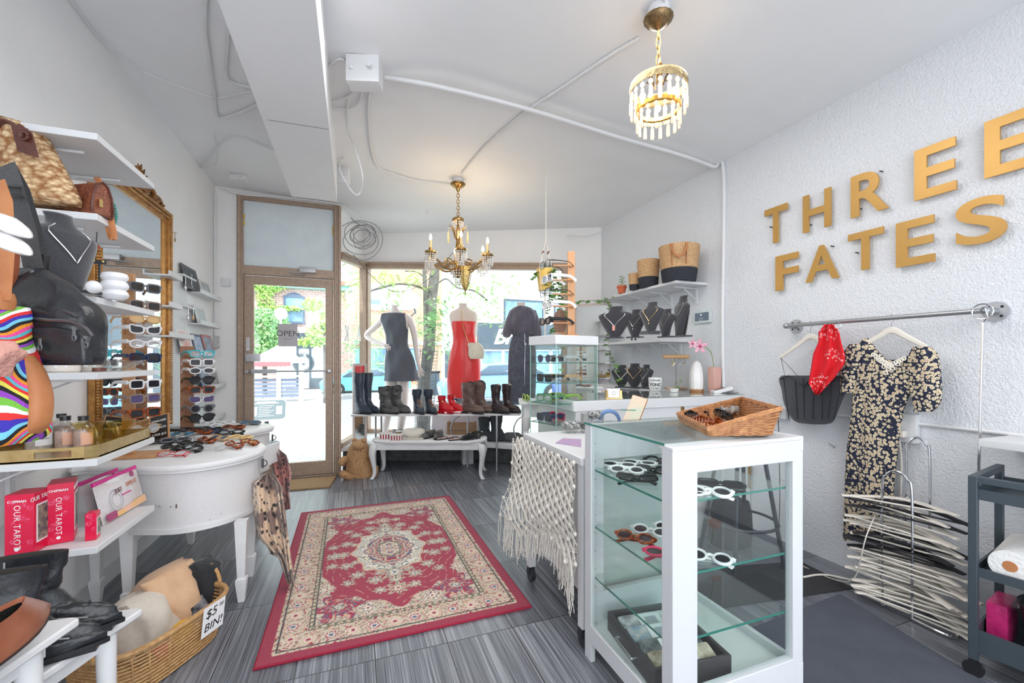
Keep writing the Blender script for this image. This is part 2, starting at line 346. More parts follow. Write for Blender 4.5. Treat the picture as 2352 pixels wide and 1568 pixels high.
def win(name,p,q,z0,za,zb,n,label,posts):
    w = thing(name,label,None,(p+q)/2); w['kind'] = 'structure'
    mb = MB(); wallseg(mb,p,q,za-.05,zb-.05,za+.0,zb+.0,n,-.05,.03); wallseg(mb,p,q,z0,z0,z0+.05,z0+.05,n,-.05,.03)
    wallseg(mb,p,q,za+.0,zb+.0,za+.03,zb+.03,n,-.05,.05)
    d = (q-p).normalized()
    for t,wd in posts: s_ = p+(q-p)*t; zt = za+(zb-za)*t-.02; wallseg(mb,s_-d*wd,s_+d*wd,0,0,zt,zt,n,-.0495,.0345)
    mb.build('window_frame',BRONZE,w)
    wallseg(MB(),p,q,z0+.04,z0+.04,za-.04,zb-.04,n,-.012,-.006).build('window_pane',GLASS,w)
    return w
w1 = win('window_1',A1,B0,PZ,zA,zB,nS,'narrow side window by the door',[(.96,.03)])
w2 = win('window_2',B0,Wd,PZ,zB,zW,nF,'wide front shop window',[(.012,.03),(.985,.035)])
# mirrored letters on the outside of the side window
for u,ch in ((800,'K'),(828,'A')):
    pt = onPl(u,768,A1,nS); lt = MB(); text_mb(lt,ch,frame(pt-nS*.02,-dS,UP,-nS),.25,.004,bold=.006)
    lt.build('window_lettering',M('white_vinyl',(.9,.9,.9),.5,emit=0),w1)
# platform under the window, dark base set back behind it
pf0 = P(787,1019,4.72); pf1 = P(1400,1016,4.75)
pl = [(A1.x+.01,A1.y+.03),(pf0.x+.28,pf0.y+.1),tuple(P(1100,1016,4.98).xy),tuple(C0.xy+V((-.35,-.45))),tuple(C0.xy+V((-.01,-.03))),tuple((B0+nF*.02).xy)]
dp = thing('display_platform','low white window display platform under the shop window','platform',(1.0,5.3,0))
MB().prism(pl,PZ-.05,PZ).build('platform_top',WHITE,dp,bevel=.004)
MB().prism([(A1.x+.03,A1.y+.06),tuple((B0+nF*.02).xy),tuple(C0.xy+V((-.01,-.03))),tuple(C0.xy+V((-.2,-.2))),tuple(P(1100,1040,5.3).xy),tuple(P(870,1040,5.3).xy)],0.0,PZ-.05).build('platform_base',M('dark_stone_base',(.07,.075,.08),.6,col2=(.16,.17,.17),scale=14),dp)
q = P(1073,1063,5.15); MB().cbox((q.x,q.y,(PZ-.05)/2),(.13,.1,PZ-.052)).build('support_post',WHITE,dp)
# ceiling bulkhead (dropped box) leading to the door
XA,XBk,ZB_ = -.485,-.135,2.62
bh = MB(); ye = 3.97
bh.add([(XA,YB,ZB_),(XBk,YB,ZB_),(XBk,ye,ZB_),(XA,ye,ZB_),(XA,YB,zc(XA)),(XBk,YB,zc(XBk)),(XBk,ye,zc(XBk)),(XA,ye,zc(XA))],[(0,3,2,1),(0,1,5,4),(1,2,6,5),(2,3,7,6),(3,0,4,7)])
struct(bh.build('ceiling_bulkhead',CEILM,center=False,smooth=False))
q0,q1 = onZ(615,275,ZB_),onZ(755,297,ZB_)
MB().tube([q0+V((0,0,.002)),q1+V((0,0,.002))],.004).build('trim_1',M('seam_grey',(.25,.26,.28),.6),None)['kind'] = 'structure'
# skirting
struct(MB().box((XL,YB,0),(XL+.012,YD,.09)).build('baseboard_left',WHITE))

# ================================================================== THE STREET OUTSIDE
def brick(name,c1,c2,mort,sc=1.0):
    m = bpy.data.materials.new(name); m.use_nodes = True; nt = m.node_tree; b = nt.nodes['Principled BSDF']; b.inputs['Roughness'].default_value = .85
    tc = nd(nt,'ShaderNodeTexCoord'); mp = nd(nt,'ShaderNodeMapping'); mp.inputs['Rotation'].default_value = (pi/2,0,0); mp.inputs['Scale'].default_value = (sc,sc,sc)
    t = nd(nt,'ShaderNodeTexBrick',i={'Color1': c4(c1),'Color2': c4(c2),'Mortar': c4(mort),'Scale': 1.0,'Mortar Size': .012,'Brick Width': .24,'Row Height': .085,'Bias': 0})
    nt.links.new(tc.outputs['Object'],mp.inputs[0]); nt.links.new(mp.outputs[0],t.inputs[0]); nt.links.new(t.outputs[0],b.inputs['Base Color']); return m
BRK = brick('red_brick',srgb(186,140,132),srgb(205,165,155),srgb(215,205,200)); BRO = brick('orange_brick',srgb(222,160,120),srgb(205,140,105),srgb(235,215,200)); BRW = brick('white_brick',srgb(235,238,240),srgb(222,226,230),srgb(190,195,205))
YF = 21.0
PAVE = M('pale_pavement',(.62,.62,.60),.9,col2=(.5,.5,.49),scale=2)
struct(MB().box((-14,YD+.1,-.14),(25,9.2,-.02)).build('ground_sidewalk',PAVE,center=False))
struct(MB().box((-14,9.2,-.24),(25,17.5,-.14)).build('ground_street',M('pale_asphalt',(.36,.36,.37),.9,col2=(.3,.3,.31),scale=6),center=False))
struct(MB().box((-14,17.5,-.24),(25,YF+.4,-.04)).build('ground_far_sidewalk',PAVE,center=False))
struct(MB().box((A1.x-1.5,YD+.12,-.02),(A1.x-.02,6.6,-.008)).build('ground_threshold',M('wet_leaf_litter',(.33,.32,.28),.9,col2=(.66,.66,.64),scale=12,mixf=.45),center=False))
DKW = M('dark_shop_paint',srgb(70,84,96),.5); BLG = M('blue_window_glass',srgb(140,180,205),.1,col2=srgb(80,110,140),scale=1.2); SASH = M('pale_sash',(.75,.78,.8),.5)
def fpt(u,v,y=YF): return onY(u,v,y)
def shop_window(par,u0,u1,v0,v1,y,bars=1,mat=None,sm=None,arch=False):
    a,b = fpt(u0,v1,y),fpt(u1,v0,y); w = MB()
    t = .07; x0,x1,z0,z1 = a.x,b.x,a.z,b.z
    w.box((x0-t,y-.06,z0-t),(x0,y+.02,z1+t)).box((x1,y-.06,z0-t),(x1+t,y+.02,z1+t)).box((x0,y-.06,z1),(x1,y+.02,z1+t)).box((x0-.1,y-.1,z0-t-.03),(x1+.1,y+.02,z0))
    for i in range(bars): zz = z0+(z1-z0)*(i+1)/(bars+1); w.box((x0,y-.05,zz-.03),(x1,y,zz+.03))
    if arch: w.add([(x0-.1,y-.04,z1+t)]+[(x0+(x1-x0)*i/8,y-.04,z1+t+.16*sin(pi*i/8)) for i in range(9)]+[(x1+.1,y-.04,z1+t)],[list(range(11))])
    o = w.build('window',sm or SASH,par,smooth=False); MB().box((x0,y-.02,z0),(x1,y+.01,z1)).build('pane',mat or BLG,o,smooth=False)
# brick house seen through the door
h1 = thing('brick_house','red brick house with green cornice seen through the door','building',(-3,YF,0))
xa,xb,xc,xd = fpt(540,800).x,fpt(778,800).x,fpt(1012,800).x,fpt(1330,800).x
ztop1 = fpt(660,662).z
MB().box((xa-4,YF,-.1),(xb+.6,YF+6,ztop1)).build('wall',BRK,h1,smooth=False)
MB().box((xa-4,YF-.25,ztop1),(xb+.6,YF+6,ztop1+.22)).build('cornice',M('green_cornice',srgb(120,185,165),.6),h1); MB().box((xa-4,YF-.3,ztop1+.22),(xb+.6,YF+6,ztop1+.42)).build('roof_edge',M('pale_red_trim',srgb(205,120,120),.6),h1)
shop_window(h1,655,696,684,738,YF-.02,1,BLG,M('blue_grey_sash',srgb(80,95,120),.5),True)
MB().box((fpt(620,800).x,YF-.12,fpt(650,764).z),(fpt(755,800).x,YF,fpt(650,750).z)).build('lintel',SASH,h1)
MB().box((fpt(640,800).x,YF-.08,0),(fpt(755,800).x,YF,fpt(650,766).z)).build('shopfront',M('white_shopfront',(.8,.82,.84),.6),h1)
MB().box((fpt(683,800).x,YF-.12,fpt(683,800).z),(fpt(720,800).x,YF-.06,fpt(683,766).z)).build('transom',DKW,h1)
for u in (684,713,745): MB().box((fpt(u,800).x-.04,YF-.15,0),(fpt(u,800).x+.04,YF-.06,fpt(u,790).z)).build('shop_post',DKW,h1)
MB().box((fpt(713,800).x,YF-.12,0),(fpt(748,800).x,YF-.06,fpt(713,868).z)).build('kick_panel',DKW,h1)
q = fpt(697,833,YF-.13); lg = MB()
for k in range(22):
    if k % 11 != 5: a = 2*pi*k/22; lg.cbox((q.x+cos(a)*.36,q.y,q.z+sin(a)*.36),(.085,.02,.085))
lg.tube(arc(q,.43,0,2*pi,30),.015,4).tube(arc(q,.29,0,2*pi,30),.012,4).cbox((q.x,q.y,q.z+.06),(.16,.02,.14)).cbox((q.x,q.y,q.z-.06),(.09,.02,.09)); lg.build('round_emblem',DKW,h1)
# orange brick block
h2 = thing('orange_brick_block','orange brick apartment block behind the street tree','building',(2,YF,0))
MB().box((xb+.6,YF-.3,-.1),(xc,YF+6,9)).build('wall',BRO,h2,smooth=False)
for (u0,u1,v0,v1) in ((850,885,655,706),(892,942,660,706)): shop_window(h2,u0,u1,v0,v1,YF-.32,2,M('pale_blind',(.86,.88,.9),.6))
MB().box((fpt(850,800).x,YF-.4,fpt(850,700).z),(fpt(872,800).x,YF-.36,fpt(850,690).z)).build('window_unit',M('grey_blue_unit',srgb(120,135,160),.5),h2)
MB().box((xb+.6,YF-.42,fpt(800,790).z),(xc,YF-.3,fpt(800,782).z)).build('string_course',SASH,h2)
MB().box((xb+.7,YF-.4,0),(xb+1.6,YF-.3,fpt(800,800).z)).build('teal_door',M('turquoise_paint',srgb(120,190,205),.5),h2)
shop_window(h2,860,905,800,870,YF-.32,1); shop_window(h2,920,960,800,870,YF-.32,1)
# white brick building with the dark shop front
h3 = thing('white_brick_building','white brick building with dark shopfront fascia and white script lettering','building',(7,YF,0))
MB().box((xc,YF-.5,-.1),(xd+6,YF+6,9.5)).build('wall',BRW,h3,smooth=False)
yw = YF-.52
shop_window(h3,1160,1245,694,738,yw,0,BLG,DKW); shop_window(h3,1275,1330,694,738,yw,0,BLG,DKW)
a,b = fpt(1095,800,yw),fpt(1340,749,yw); MB().box((a.x,yw-.18,a.z),(b.x+5,yw,b.z)).build('fascia',DKW,h3)
t_ = fpt(1166,775,yw-.2); lt = MB(); text_mb(lt,'Bru',frame(t_,(1,0,0),UP,(0,-1,0)),1.05,.03,shear=.35,bold=.03); lt.build('script_lettering',M('white_sign_letters',(.9,.9,.9),.4),h3)
for i,(u0,u1) in enumerate(((1107,1152),(1158,1200),(1206,1260),(1268,1325))): shop_window(h3,u0,u1,806,862,yw,0,BLG)
MB().box((fpt(1022,800,yw).x,yw-.1,0),(fpt(1050,800,yw).x,yw,fpt(1040,805,yw).z)).build('side_door',DKW,h3)
# street trees -------------------------------------------------------
LEAF = M('pale_green_leaves',srgb(150,205,120),.6,col2=srgb(205,215,110),scale=2.5,mixf=.55); LEAF2 = M('bluish_green_leaves',srgb(120,175,130),.6,col2=srgb(165,205,130),scale=3)
BARK = M('grey_bark',srgb(120,116,112),.9,col2=srgb(88,84,82),scale=9,bump=.4)
def sprays(mb,c,r,n,ln=.12,droop=.5,lw=.008):                   # feathery compound leaves
    for _ in range(int(n*1.7)):
        p = V(c)+V((random.gauss(0,1)*r[0],random.gauss(0,1)*r[1],random.gauss(0,1)*r[2])); a = random.uniform(0,2*pi); d = V((cos(a),sin(a),-droop*random.uniform(.2,1.4))).normalized(); s_ = d.cross(UP).normalized(); L = ln*random.uniform(.6,1.3); k = 6
        for i in range(k):
            for sg_ in (-1,1):
                q = p+d*L*i/k; e = q+(s_*sg_*.8+d*.5).normalized()*L*.28*(1-.5*i/k); w = d*lw
                mb.add([q-w,e-w*.6,e+w*.6,q+w],[(0,1,2,3)])
    return mb
tt = thing('street_tree','leaning street tree with feathery leaves and wire mesh guard on its trunk','tree',onZ(965,1000))
b0 = onZ(972,1000); trunk = [b0,P(975,880,7.0),P(985,800,7.0),P(990,700,7.05),P(997,640,7.1),P(1002,560,7.1),P(1010,420,7.2)]
MB().tube(smooth_path(trunk,4),[.13,.12,.115,.11,.105,.10,.10,.10,.10,.10,.10,.10,.10,.09,.09,.09,.09,.08,.08,.08,.07,.07,.06,.06,.05][:25],10).tube(smooth_path([P(978,800,7.0),P(977,700,6.95),P(975,620,6.9),P(970,500,6.9)],4),.035,8).build('trunk',BARK,tt)
MB().tube(smooth_path([P(985,668,7),P(950,655,6.9),P(915,652,6.8),P(885,658,6.8),P(850,668,6.8)],4),.018,6).tube(smooth_path([P(1000,655,7),P(1025,640,6.9),P(1050,660,6.8),P(1090,668,6.8),P(1120,690,6.8)],4),.014,6).tube(smooth_path([P(975,640,6.9),P(960,625,6.9),P(930,622,6.8)],4),.01,6).build('branch',BARK,tt)
mb = MB()
for i in range(17):
    for (u0,v0) in ((957,998),(988,1000)): pass
for j in range(26):
    z_ = .02+j*.055; cx_ = b0+(trunk[2]-b0)*(z_/1.45); mb.tube(arc((cx_.x,cx_.y,z_),.155,0,2*pi,14,(1,0,0),(0,1,0)),.004,3,caps=False)
for k in range(18): a = 2*pi*k/18; o_ = V((cos(a)*.155,sin(a)*.155,0)); mb.tube([b0+o_,b0+(trunk[2]-b0)+o_],.004,3)
mb.build('mesh_guard',M('guard_wire',srgb(95,100,105),.5,.4),tt)
mb = MB(); mb2 = MB()
for (u,v,f,ru,rv,n,w) in ((880,640,7,55,10,60,0),(905,672,6.9,30,14,45,0),(800,690,7.4,20,40,70,0),(1000,720,6.7,22,26,70,1),(985,760,6.6,28,30,90,1),(1020,790,6.6,24,18,40,1),(1090,655,6.8,34,20,60,0),(1060,690,6.9,40,22,40,0),(1125,705,6.7,18,30,60,0),(1170,650,6.8,12,18,22,0),(955,640,7,14,10,30,0),
                                (870,760,8.5,30,30,120,1),(870,830,9,40,22,110,1),(815,800,8.5,18,40,100,1),(905,700,7.5,18,12,30,1),(1150,760,6.9,12,20,14,0),(825,640,7.4,22,12,30,0)):
    c_ = P(u,v,f); sprays(mb2 if w else mb,c_,(ru*f/975*.75,.35,rv*f/975*.75),n)
mb.build('foliage',LEAF,tt,smooth=False)['kind'] = 'stuff'; mb2.build('low_foliage',LEAF2,tt,smooth=False)['kind'] = 'stuff'
def leafy(mb,c,r,n,s=.09):
    for _ in range(n):
        d = V((random.gauss(0,1),random.gauss(0,1),random.gauss(0,1))).normalized(); q = random.uniform(.3,1)**.5; p = V(c)+V((d.x*r[0]*q,d.y*r[1]*q,d.z*r[2]*q))
        a = V((random.uniform(-1,1),random.uniform(-1,1),random.uniform(-1,1))).normalized(); b = a.orthogonal().normalized()*s*.6; a = a*s
        mb.add([p-a,p+b*.8,p+a,p-b*.8],[(0,1,2,3)])
bt = thing('leafy_bush','round leafy bush growing beyond the white patio canopy','bush',onY(600,900,18.5))
m1 = MB(); leafy(m1,onY(608,752,18.5),(.95,.8,.75),1500,.1); leafy(m1,onY(590,790,18.5),(.7,.7,.5),500,.1); m1.build('foliage',LEAF2,bt,smooth=False)['kind'] = 'stuff'; q = onY(608,790,18.5); MB().tube([(q.x,q.y,-.04),(q.x,q.y,q.z)],.08).build('trunk',BARK,bt)
iv = thing('climbing_creeper','green creeper climbing the red brick house wall','creeper',onY(610,900,YF-.2))
m1 = MB()
for (u,v,ru,rv,n) in ((610,690,.35,.9,360),(600,660,.9,.22,300),(600,722,.9,.12,220),(650,708,.9,.12,220),(620,655,.9,.2,200)): leafy(m1,onY(u,v,YF-.2),(ru,.12,rv),n,.09)
q = onY(608,720,YF-.1); MB().tube([(q.x,q.y,0),(q.x,q.y,q.z+1)],.03).build('stem',BARK,iv); m1.build('leaves',LEAF,iv,smooth=False)['kind'] = 'stuff'
t2 = thing('sapling','yellow green young tree right of the red brick house','tree',onY(735,900,15))
m1 = MB()
for (u,v,ru,rv,n) in ((720,700,.35,.22,160),(735,770,.45,.4,350),(715,785,.45,.18,150),(745,735,.2,.3,120)): leafy(m1,onY(u,v,15),(ru,.3,rv),n,.075)
q = onY(745,780,15); MB().tube([(q.x,q.y,-.2),(q.x,q.y,q.z+.5)],.035).build('trunk',BARK,t2); m1.build('foliage',LEAF,t2,smooth=False)['kind'] = 'stuff'
# patio across the street
ca = thing('patio_canopy','white peaked patio canopy with red trim across the street','canopy',onY(610,905,17))
p0,p1,pk = onY(560,832,17),onY(668,834,17),onY(640,792,17.8)
MB().add([p0,p1,p1+V((.4,2,0)),p0+V((0,2,0)),pk],[(0,1,4),(1,2,4),(2,3,4),(3,0,4)]).build('roof',M('white_canvas',(.85,.85,.85),.8),ca)
MB().box((p0.x,16.97,p0.z-.14),(p1.x,17.0,p0.z+.02)).build('valance',M('red_valance',srgb(220,110,115),.7),ca)
for x in (p0.x+.3,p1.x-.2): MB().tube([(x,17.1,-.1),(x,17.1,p0.z)],.035).build('pole',SASH,ca)
fn = thing('slatted_patio_fence','grey slatted patio fence with white posts across the street','fence',onY(640,910,16))
for (u0,u1) in ((573,638),(645,690)):
    a,b = onY(u0,905,16),onY(u1,905,16); m1 = MB()
    for k in range(5): m1.box((a.x,15.98,.02+k*.13),(b.x,16.02,.11+k*.13))
    m1.build('slat_panel',M('grey_slats',srgb(120,130,150),.7),fn); MB().box((a.x,15.9,.68),(b.x,16.1,.74)).build('rail',SASH,fn)
for u in (574,641,692): a = onY(u,905,16); MB().box((a.x-.07,15.93,-.14),(a.x+.07,16.07,1.0)).build('post',SASH,fn)
# sign board on a pedestal near the door
sgp = P(612,942,6.4); si = thing('menu_board','dark rounded information board on a pedestal outside the door','sign',(sgp.x,sgp.y,-.02))
R_ = frame(sgp,(.99,.1,0),(-.07,.7,.71),(.07,-.7,.7))
rr = lambda w,h,r,n=5: [(sx*(w-r)+r*cos(a),sy*(h-r)+r*sin(a)) for (sx,sy,a0) in ((1,1,0),(-1,1,pi/2),(-1,-1,pi),(1,-1,1.5*pi)) for a in [a0+pi/2*i/n for i in range(n+1)]]
MB().prism(rr(.27,.20,.07),-.01,.01,R_).build('board_rim',M('white_rim',(.8,.8,.8),.5),si)
bd = MB().prism(rr(.255,.185,.06),.011,.014,R_).build('board',M('sign_slate',srgb(88,100,105),.5),si)
m1 = MB()
for k in range(7): m1.box((-.10,.075-k*.033,.015),(.10-.03*(k % 3),.08-k*.033,.017),R_)
m1.box((-.17,.115,.015),(.16,.13,.017),R_).box((-.13,.14,.015),(.12,.155,.017),R_); m1.build('lettering',M('white_rim',(.8,)*3),bd)
for q_ in ((-.2,-.12,-.12),(.13,.21,-.1)): MB().box((q_[0],q_[2],.015),(q_[1],.06,.017),R_).build('picture',M('pale_picture',srgb(180,195,205),.5),bd)
MB().tube([(sgp.x,sgp.y,-.02),(sgp.x,sgp.y+.02,sgp.z-.02)],.03).lathe([(.17,0),(.17,.03),(.03,.05)],(sgp.x,sgp.y,-.02)).build('pedestal',BLACKM,si)
# parked cars
def car(loc,rz,col,label,sc=1):
    t = thing('car',label,'car',loc,rz); t.scale = (sc,)*3
    prof = [(-2.1,.3),(-2.15,.62),(-2.0,.78),(-1.35,.86),(-.75,1.28),(.55,1.33),(1.25,1.0),(1.95,.92),(2.15,.7),(2.15,.32),(1.8,.25),(-1.8,.25)]
    rg = []
    for (y,k,zk) in ((-.88,.97,.94),(-.8,1,1),(0,1.01,1.02),(.8,1,1),(.88,.97,.94)): rg.append([(x*k,y*(1-.14*max(0,z-.85)/.5),.3+(z-.3)*zk) for x,z in prof])
    MB().rings(rg).build('body',col,t,local=True,bevel=.03)
    gm = M('car_window_glass',srgb(70,90,110),.08)
    for s_ in (-1,1): MB().add([(-1.15,s_*.885,.93),(1.05,s_*.885,.98),(.5,s_*.80,1.27),(-.7,s_*.80,1.22)],[(0,1,2,3)]).build('side_window',gm,t,local=True,solid=.02)
    for (x,s_) in ((-1.35,-1),(-1.35,1),(1.35,-1),(1.35,1)): w = MB().tube([(x,s_*.72,.33),(x,s_*.92,.33)],.33,20).build('wheel',BLK,t,local=True); MB().tube([(x,s_*.9,.33),(x,s_*.93,.33)],.2,12).build('hubcap',CHROME,w,local=True)
    return t
cl = M('light_blue_car_paint',srgb(120,165,205),.2,.2,coat=.5); cd_ = M('deep_blue_car_paint',srgb(85,105,175),.2,.2,coat=.5)
car(tuple(onZ(1160,925,-.14).xy)+(-.14,),-.1,cl,'pale blue car parked across from the shop window'); car(tuple(onZ(1400,922,-.14).xy)+(-.14,),-.25,cd_,'deep blue car parked near the kerb outside')
car(tuple(onZ(840,905,-.14).xy)+(-.14,),.05,M('turquoise_car_paint',srgb(110,200,220),.3),'turquoise car parked beyond the grey dress mannequin',.8)
bn_ = onZ(995,905,-.1); tb = thing('rubbish_bin','dark lidded rubbish bin standing on the pavement by the tree','bin',bn_); MB().box((-.22,-.2,0),(.22,.2,.85),ch=.03).build('body',DKW,tb,local=True); MB().box((-.25,-.23,.85),(.25,.23,.93),ch=.03).build('lid',BLK,tb,local=True)
lp = onY(645,900,17.3); ll = thing('globe_street_lamp','white globe street lamp in front of the brick house window','lamp',(lp.x,lp.y,-.1)); q = onY(645,720,17.3); MB().tube([(lp.x,lp.y,-.1),q],.035).build('pole',SASH,ll); MB().ball(q,.22,14,10).build('globe',M('white_globe',(.9,.9,.9),.3),ll)
lp = P(951,690,6.2)
hl = thing('hanging_street_globe','white globe lamp hanging by the orange brick wall','lamp',onY(951,700,19)); q = onY(951,690,19); MB().ball(q,(.28,.28,.36),14,10).build('globe',M('white_globe',(.9,)*3),hl); MB().tube([q+V((0,0,-.3)),q+V((.1,.3,-.5)),V((q.x+.1,20.7,q.z-.5))],.04).build('bracket',DKW,hl)

# ================================================================== SHARED BUILDERS
def sil(mb,rows,f,depth,n=22,sq=2.4,seed=0,wob=0.0,cap=True):
    """loft of level rings: rows (uL, uR, v[, depth factor[, f shift]]) seen at distance f"""
    rnd = random.Random(seed); rg = []; ph = [rnd.uniform(0,6.28) for _ in range(6)]
    for i,r in enumerate(rows):
        uL,uR,v = r[:3]; df = r[3] if len(r) > 3 else 1; ff = f+(r[4] if len(r) > 4 else 0)
        c = P((uL+uR)/2,v,ff); w = max((uR-uL)/2*ff/FPX,.0008); d = max(depth*df/2,.0008); ring = []
        for k in range(n):
            a = 2*pi*k/n; ca,sa = cos(a),sin(a); x = math.copysign(abs(ca)**(2/sq),ca); y = math.copysign(abs(sa)**(2/sq),sa)
            g = 1+wob*(sin(3*a+ph[0]+i*.35)+.7*sin(5*a+ph[1]-i*.5)+.5*sin(9*a+ph[2]+i*.2))
            ring.append(c+RV*w*x*(1+(g-1)*.3)+FV*d*y*g)
        rg.append(ring)
    mb.rings(rg,cap=cap); return mb
def interp(rows,k=4):
    out = []
    for i in range(len(rows)-1):
        p = [list(r)+[1,0][len(r)-3:] if len(r) < 5 else list(r) for r in (rows[max(i-1,0)],rows[i],rows[i+1],rows[min(i+2,len(rows)-1)])]
        for j in range(k):
            t = j/k; out.append([.5*((2*b)+(c_-a)*t+(2*a-5*b+4*c_-d)*t*t+(3*b-a-3*c_+d)*t**3) for a,b,c_,d in zip(*p)])
    r = rows[-1]; out.append(list(r)+[1,0][len(r)-3:] if len(r) < 5 else list(r)); return out
def drape(mb,left,right,f,amp=.02,waves=3,nu=20,nv=16,seed=1,bulge=0.0):
    """hanging cloth between two edge polylines [(u,v)..], with vertical folds"""
    rnd = random.Random(seed); ph = rnd.uniform(0,6)
    def at(pl,t): x = t*(len(pl)-1); i = min(int(x),len(pl)-2); w = x-i; return (pl[i][0]*(1-w)+pl[i+1][0]*w,pl[i][1]*(1-w)+pl[i+1][1]*w)
    def fn(a,b):
        l,r = at(left,b),at(right,b); off = amp*sin(a*waves*2*pi+ph+b*1.3)+amp*.5*sin(a*waves*4.3+b*4)-bulge*sin(a*pi)
        return P(l[0]*(1-a)+r[0]*a,l[1]*(1-a)+r[1]*a,f+off)
    return mb.grid(fn,nu,nv)
LENS = M('dark_lens',(.02,.022,.028),.06,spec=.8); LENSB = M('blue_mirror_lens',srgb(60,130,170),.08,.5); LENSC = M('clear_lens',(.6,.62,.64),.08,alpha=.35); LENSP = M('violet_lens',srgb(90,80,120),.08); LENSY = M('amber_lens',srgb(215,180,130),.1)
FRM = dict(white=M('white_frame_plastic',(.82,.82,.84),.25),black=M('black_frame_plastic',(.015,.015,.018),.2),tort=M('tortoiseshell',srgb(60,30,18),.2,col2=srgb(205,95,30),scale=90,mixf=.52),teal=M('teal_frame_plastic',srgb(70,185,200),.2),red=M('red_frame_metal',srgb(205,25,45),.25),
           pink=M('hot_pink_frame',srgb(225,40,100),.25),green=M('lime_frame_plastic',srgb(160,190,90),.25),dgreen=M('sage_frame_plastic',srgb(100,150,110),.2),navy=M('navy_frame_plastic',srgb(35,50,90),.2),tan=M('tan_frame_plastic',srgb(205,165,120),.3),taupe=M('taupe_frame_plastic',srgb(150,130,120),.3),
           grey=M('grey_frame_plastic',srgb(110,112,120),.3),silver=M('silver_frame_metal',(.6,.6,.62),.2,.9),gold=M('gold_frame_metal',(.8,.6,.3),.2,.9),clear=M('clear_frame_plastic',(.75,.77,.78),.15,alpha=.55),yellow=M('pale_yellow_frame',srgb(235,205,140),.3))
def lens_outline(shape,n=20):
    pts = []
    for k in range(n):
        a = 2*pi*k/n; c,s_ = cos(a),sin(a); e = {'round': 2,'square': 4.5,'cat': 2.8,'oval': 2.2,'aviator': 2.6}[shape]
        w,h = {'round': (.024,.022),'square': (.026,.019),'cat': (.027,.017),'oval': (.027,.017),'aviator': (.027,.023)}[shape]
        x = w*math.copysign(abs(c)**(2/e),c); z = h*math.copysign(abs(s_)**(2/e),s_)
        if shape == 'cat' and x > 0 and z > 0: z += .010*(x/w); x += .003
        if shape == 'aviator' and z < 0: x *= 1-.25*abs(z/h)
        pts.append((x,z))
    return pts
GPROTO = {}
def glasses_proto(shape,folded,thick):
    key = (shape,folded,thick)
    t = thing('sunglasses','x','sunglasses'); r = .0052 if thick else .0020
    mb = MB(); ol = lens_outline(shape)
    for s_ in (-1,1): mb.tube([(s_*(.034)+s_*x,0,z) for x,z in ol],r,6,closed=True,flat=(1,.7))
    mb.tube([(-.010,0,.006),(0,-.001,.009),(.010,0,.006)],r*.9,6)
    for s_ in (-1,1): mb.tube([(s_*.058,0,.009),(s_*.068,.006,.010)],r,6)
    mb.build('frame',FRM['black'],t,local=True)
    for s_ in (-1,1): MB().prism([(s_*(.034+x),z) for x,z in ol],-.0006,.0006,frame((0,0,0),(1,0,0),(0,0,1),(0,-1,0))).build('lens',LENS,t,local=True)
    for s_ in (-1,1):
        if folded: pts = [(s_*.068,.006,.010),(s_*.055,.012+.004*s_,.008),(-s_*.03,.016+.005*s_,.004),(-s_*.062,.016+.005*s_,-.016)]
        else: pts = [(s_*.068,.004,.010),(s_*.069,.05,.011),(s_*.068,.10,.010),(s_*.066,.12,.003),(s_*.064,.14,-.014)]
        MB().tube(pts,[r*1.3,r*1.1,r,r*1.2] if folded else [r*1.4,r*1.2,r,r,r*1.3],6,flat=(1.0,.6) if not thick else (1.35,.5),up=(0,0,1)).build('temple',FRM['black'],t,local=True)
    return t
def glasses(label,xf,fr='black',lens=None,shape='square',folded=False,thick=True,group=None,scale=1):
    """xf: Matrix placing the frame front; x along the width, y back along the temples, z up"""
    key = (shape,folded,thick)
    loc,rot,sc = xf.decompose()
    mats = {'frame': FRM[fr],'temple': FRM[fr],'lens': lens or LENS}
    if key not in GPROTO: o = GPROTO[key] = glasses_proto(*key); first = True
    else: o = copy_tree(GPROTO[key]); first = False
    for ch in o.children:
        k = ch.name.split('.')[0]; gid = GID.get(ch.data.name,ch.data.name); mk = (gid,mats[k].name)
        if mk not in GMESH: me = ch.data.copy(); me.materials.clear(); me.materials.append(mats[k]); GMESH[mk] = me; GID[me.name] = gid
        ch.data = GMESH[mk]
    o.location = loc; o.rotation_euler = rot.to_euler(); o.scale = (scale,)*3; o['label'] = label
    if group: o['group'] = group
    return o
GMESH = {}; GID = {}
def facing(loc,dirv,tilt=0.0,roll=0.0):                    # frame front looks along dirv (front side), temples run the other way
    d = V(dirv).normalized(); x = d.cross(UP)*-1; x = x.normalized(); y = -d; z = x.cross(y)
    return frame(loc,x,y,z) @ Matrix.Rotation(tilt,4,'X') @ Matrix.Rotation(roll,4,'Y')
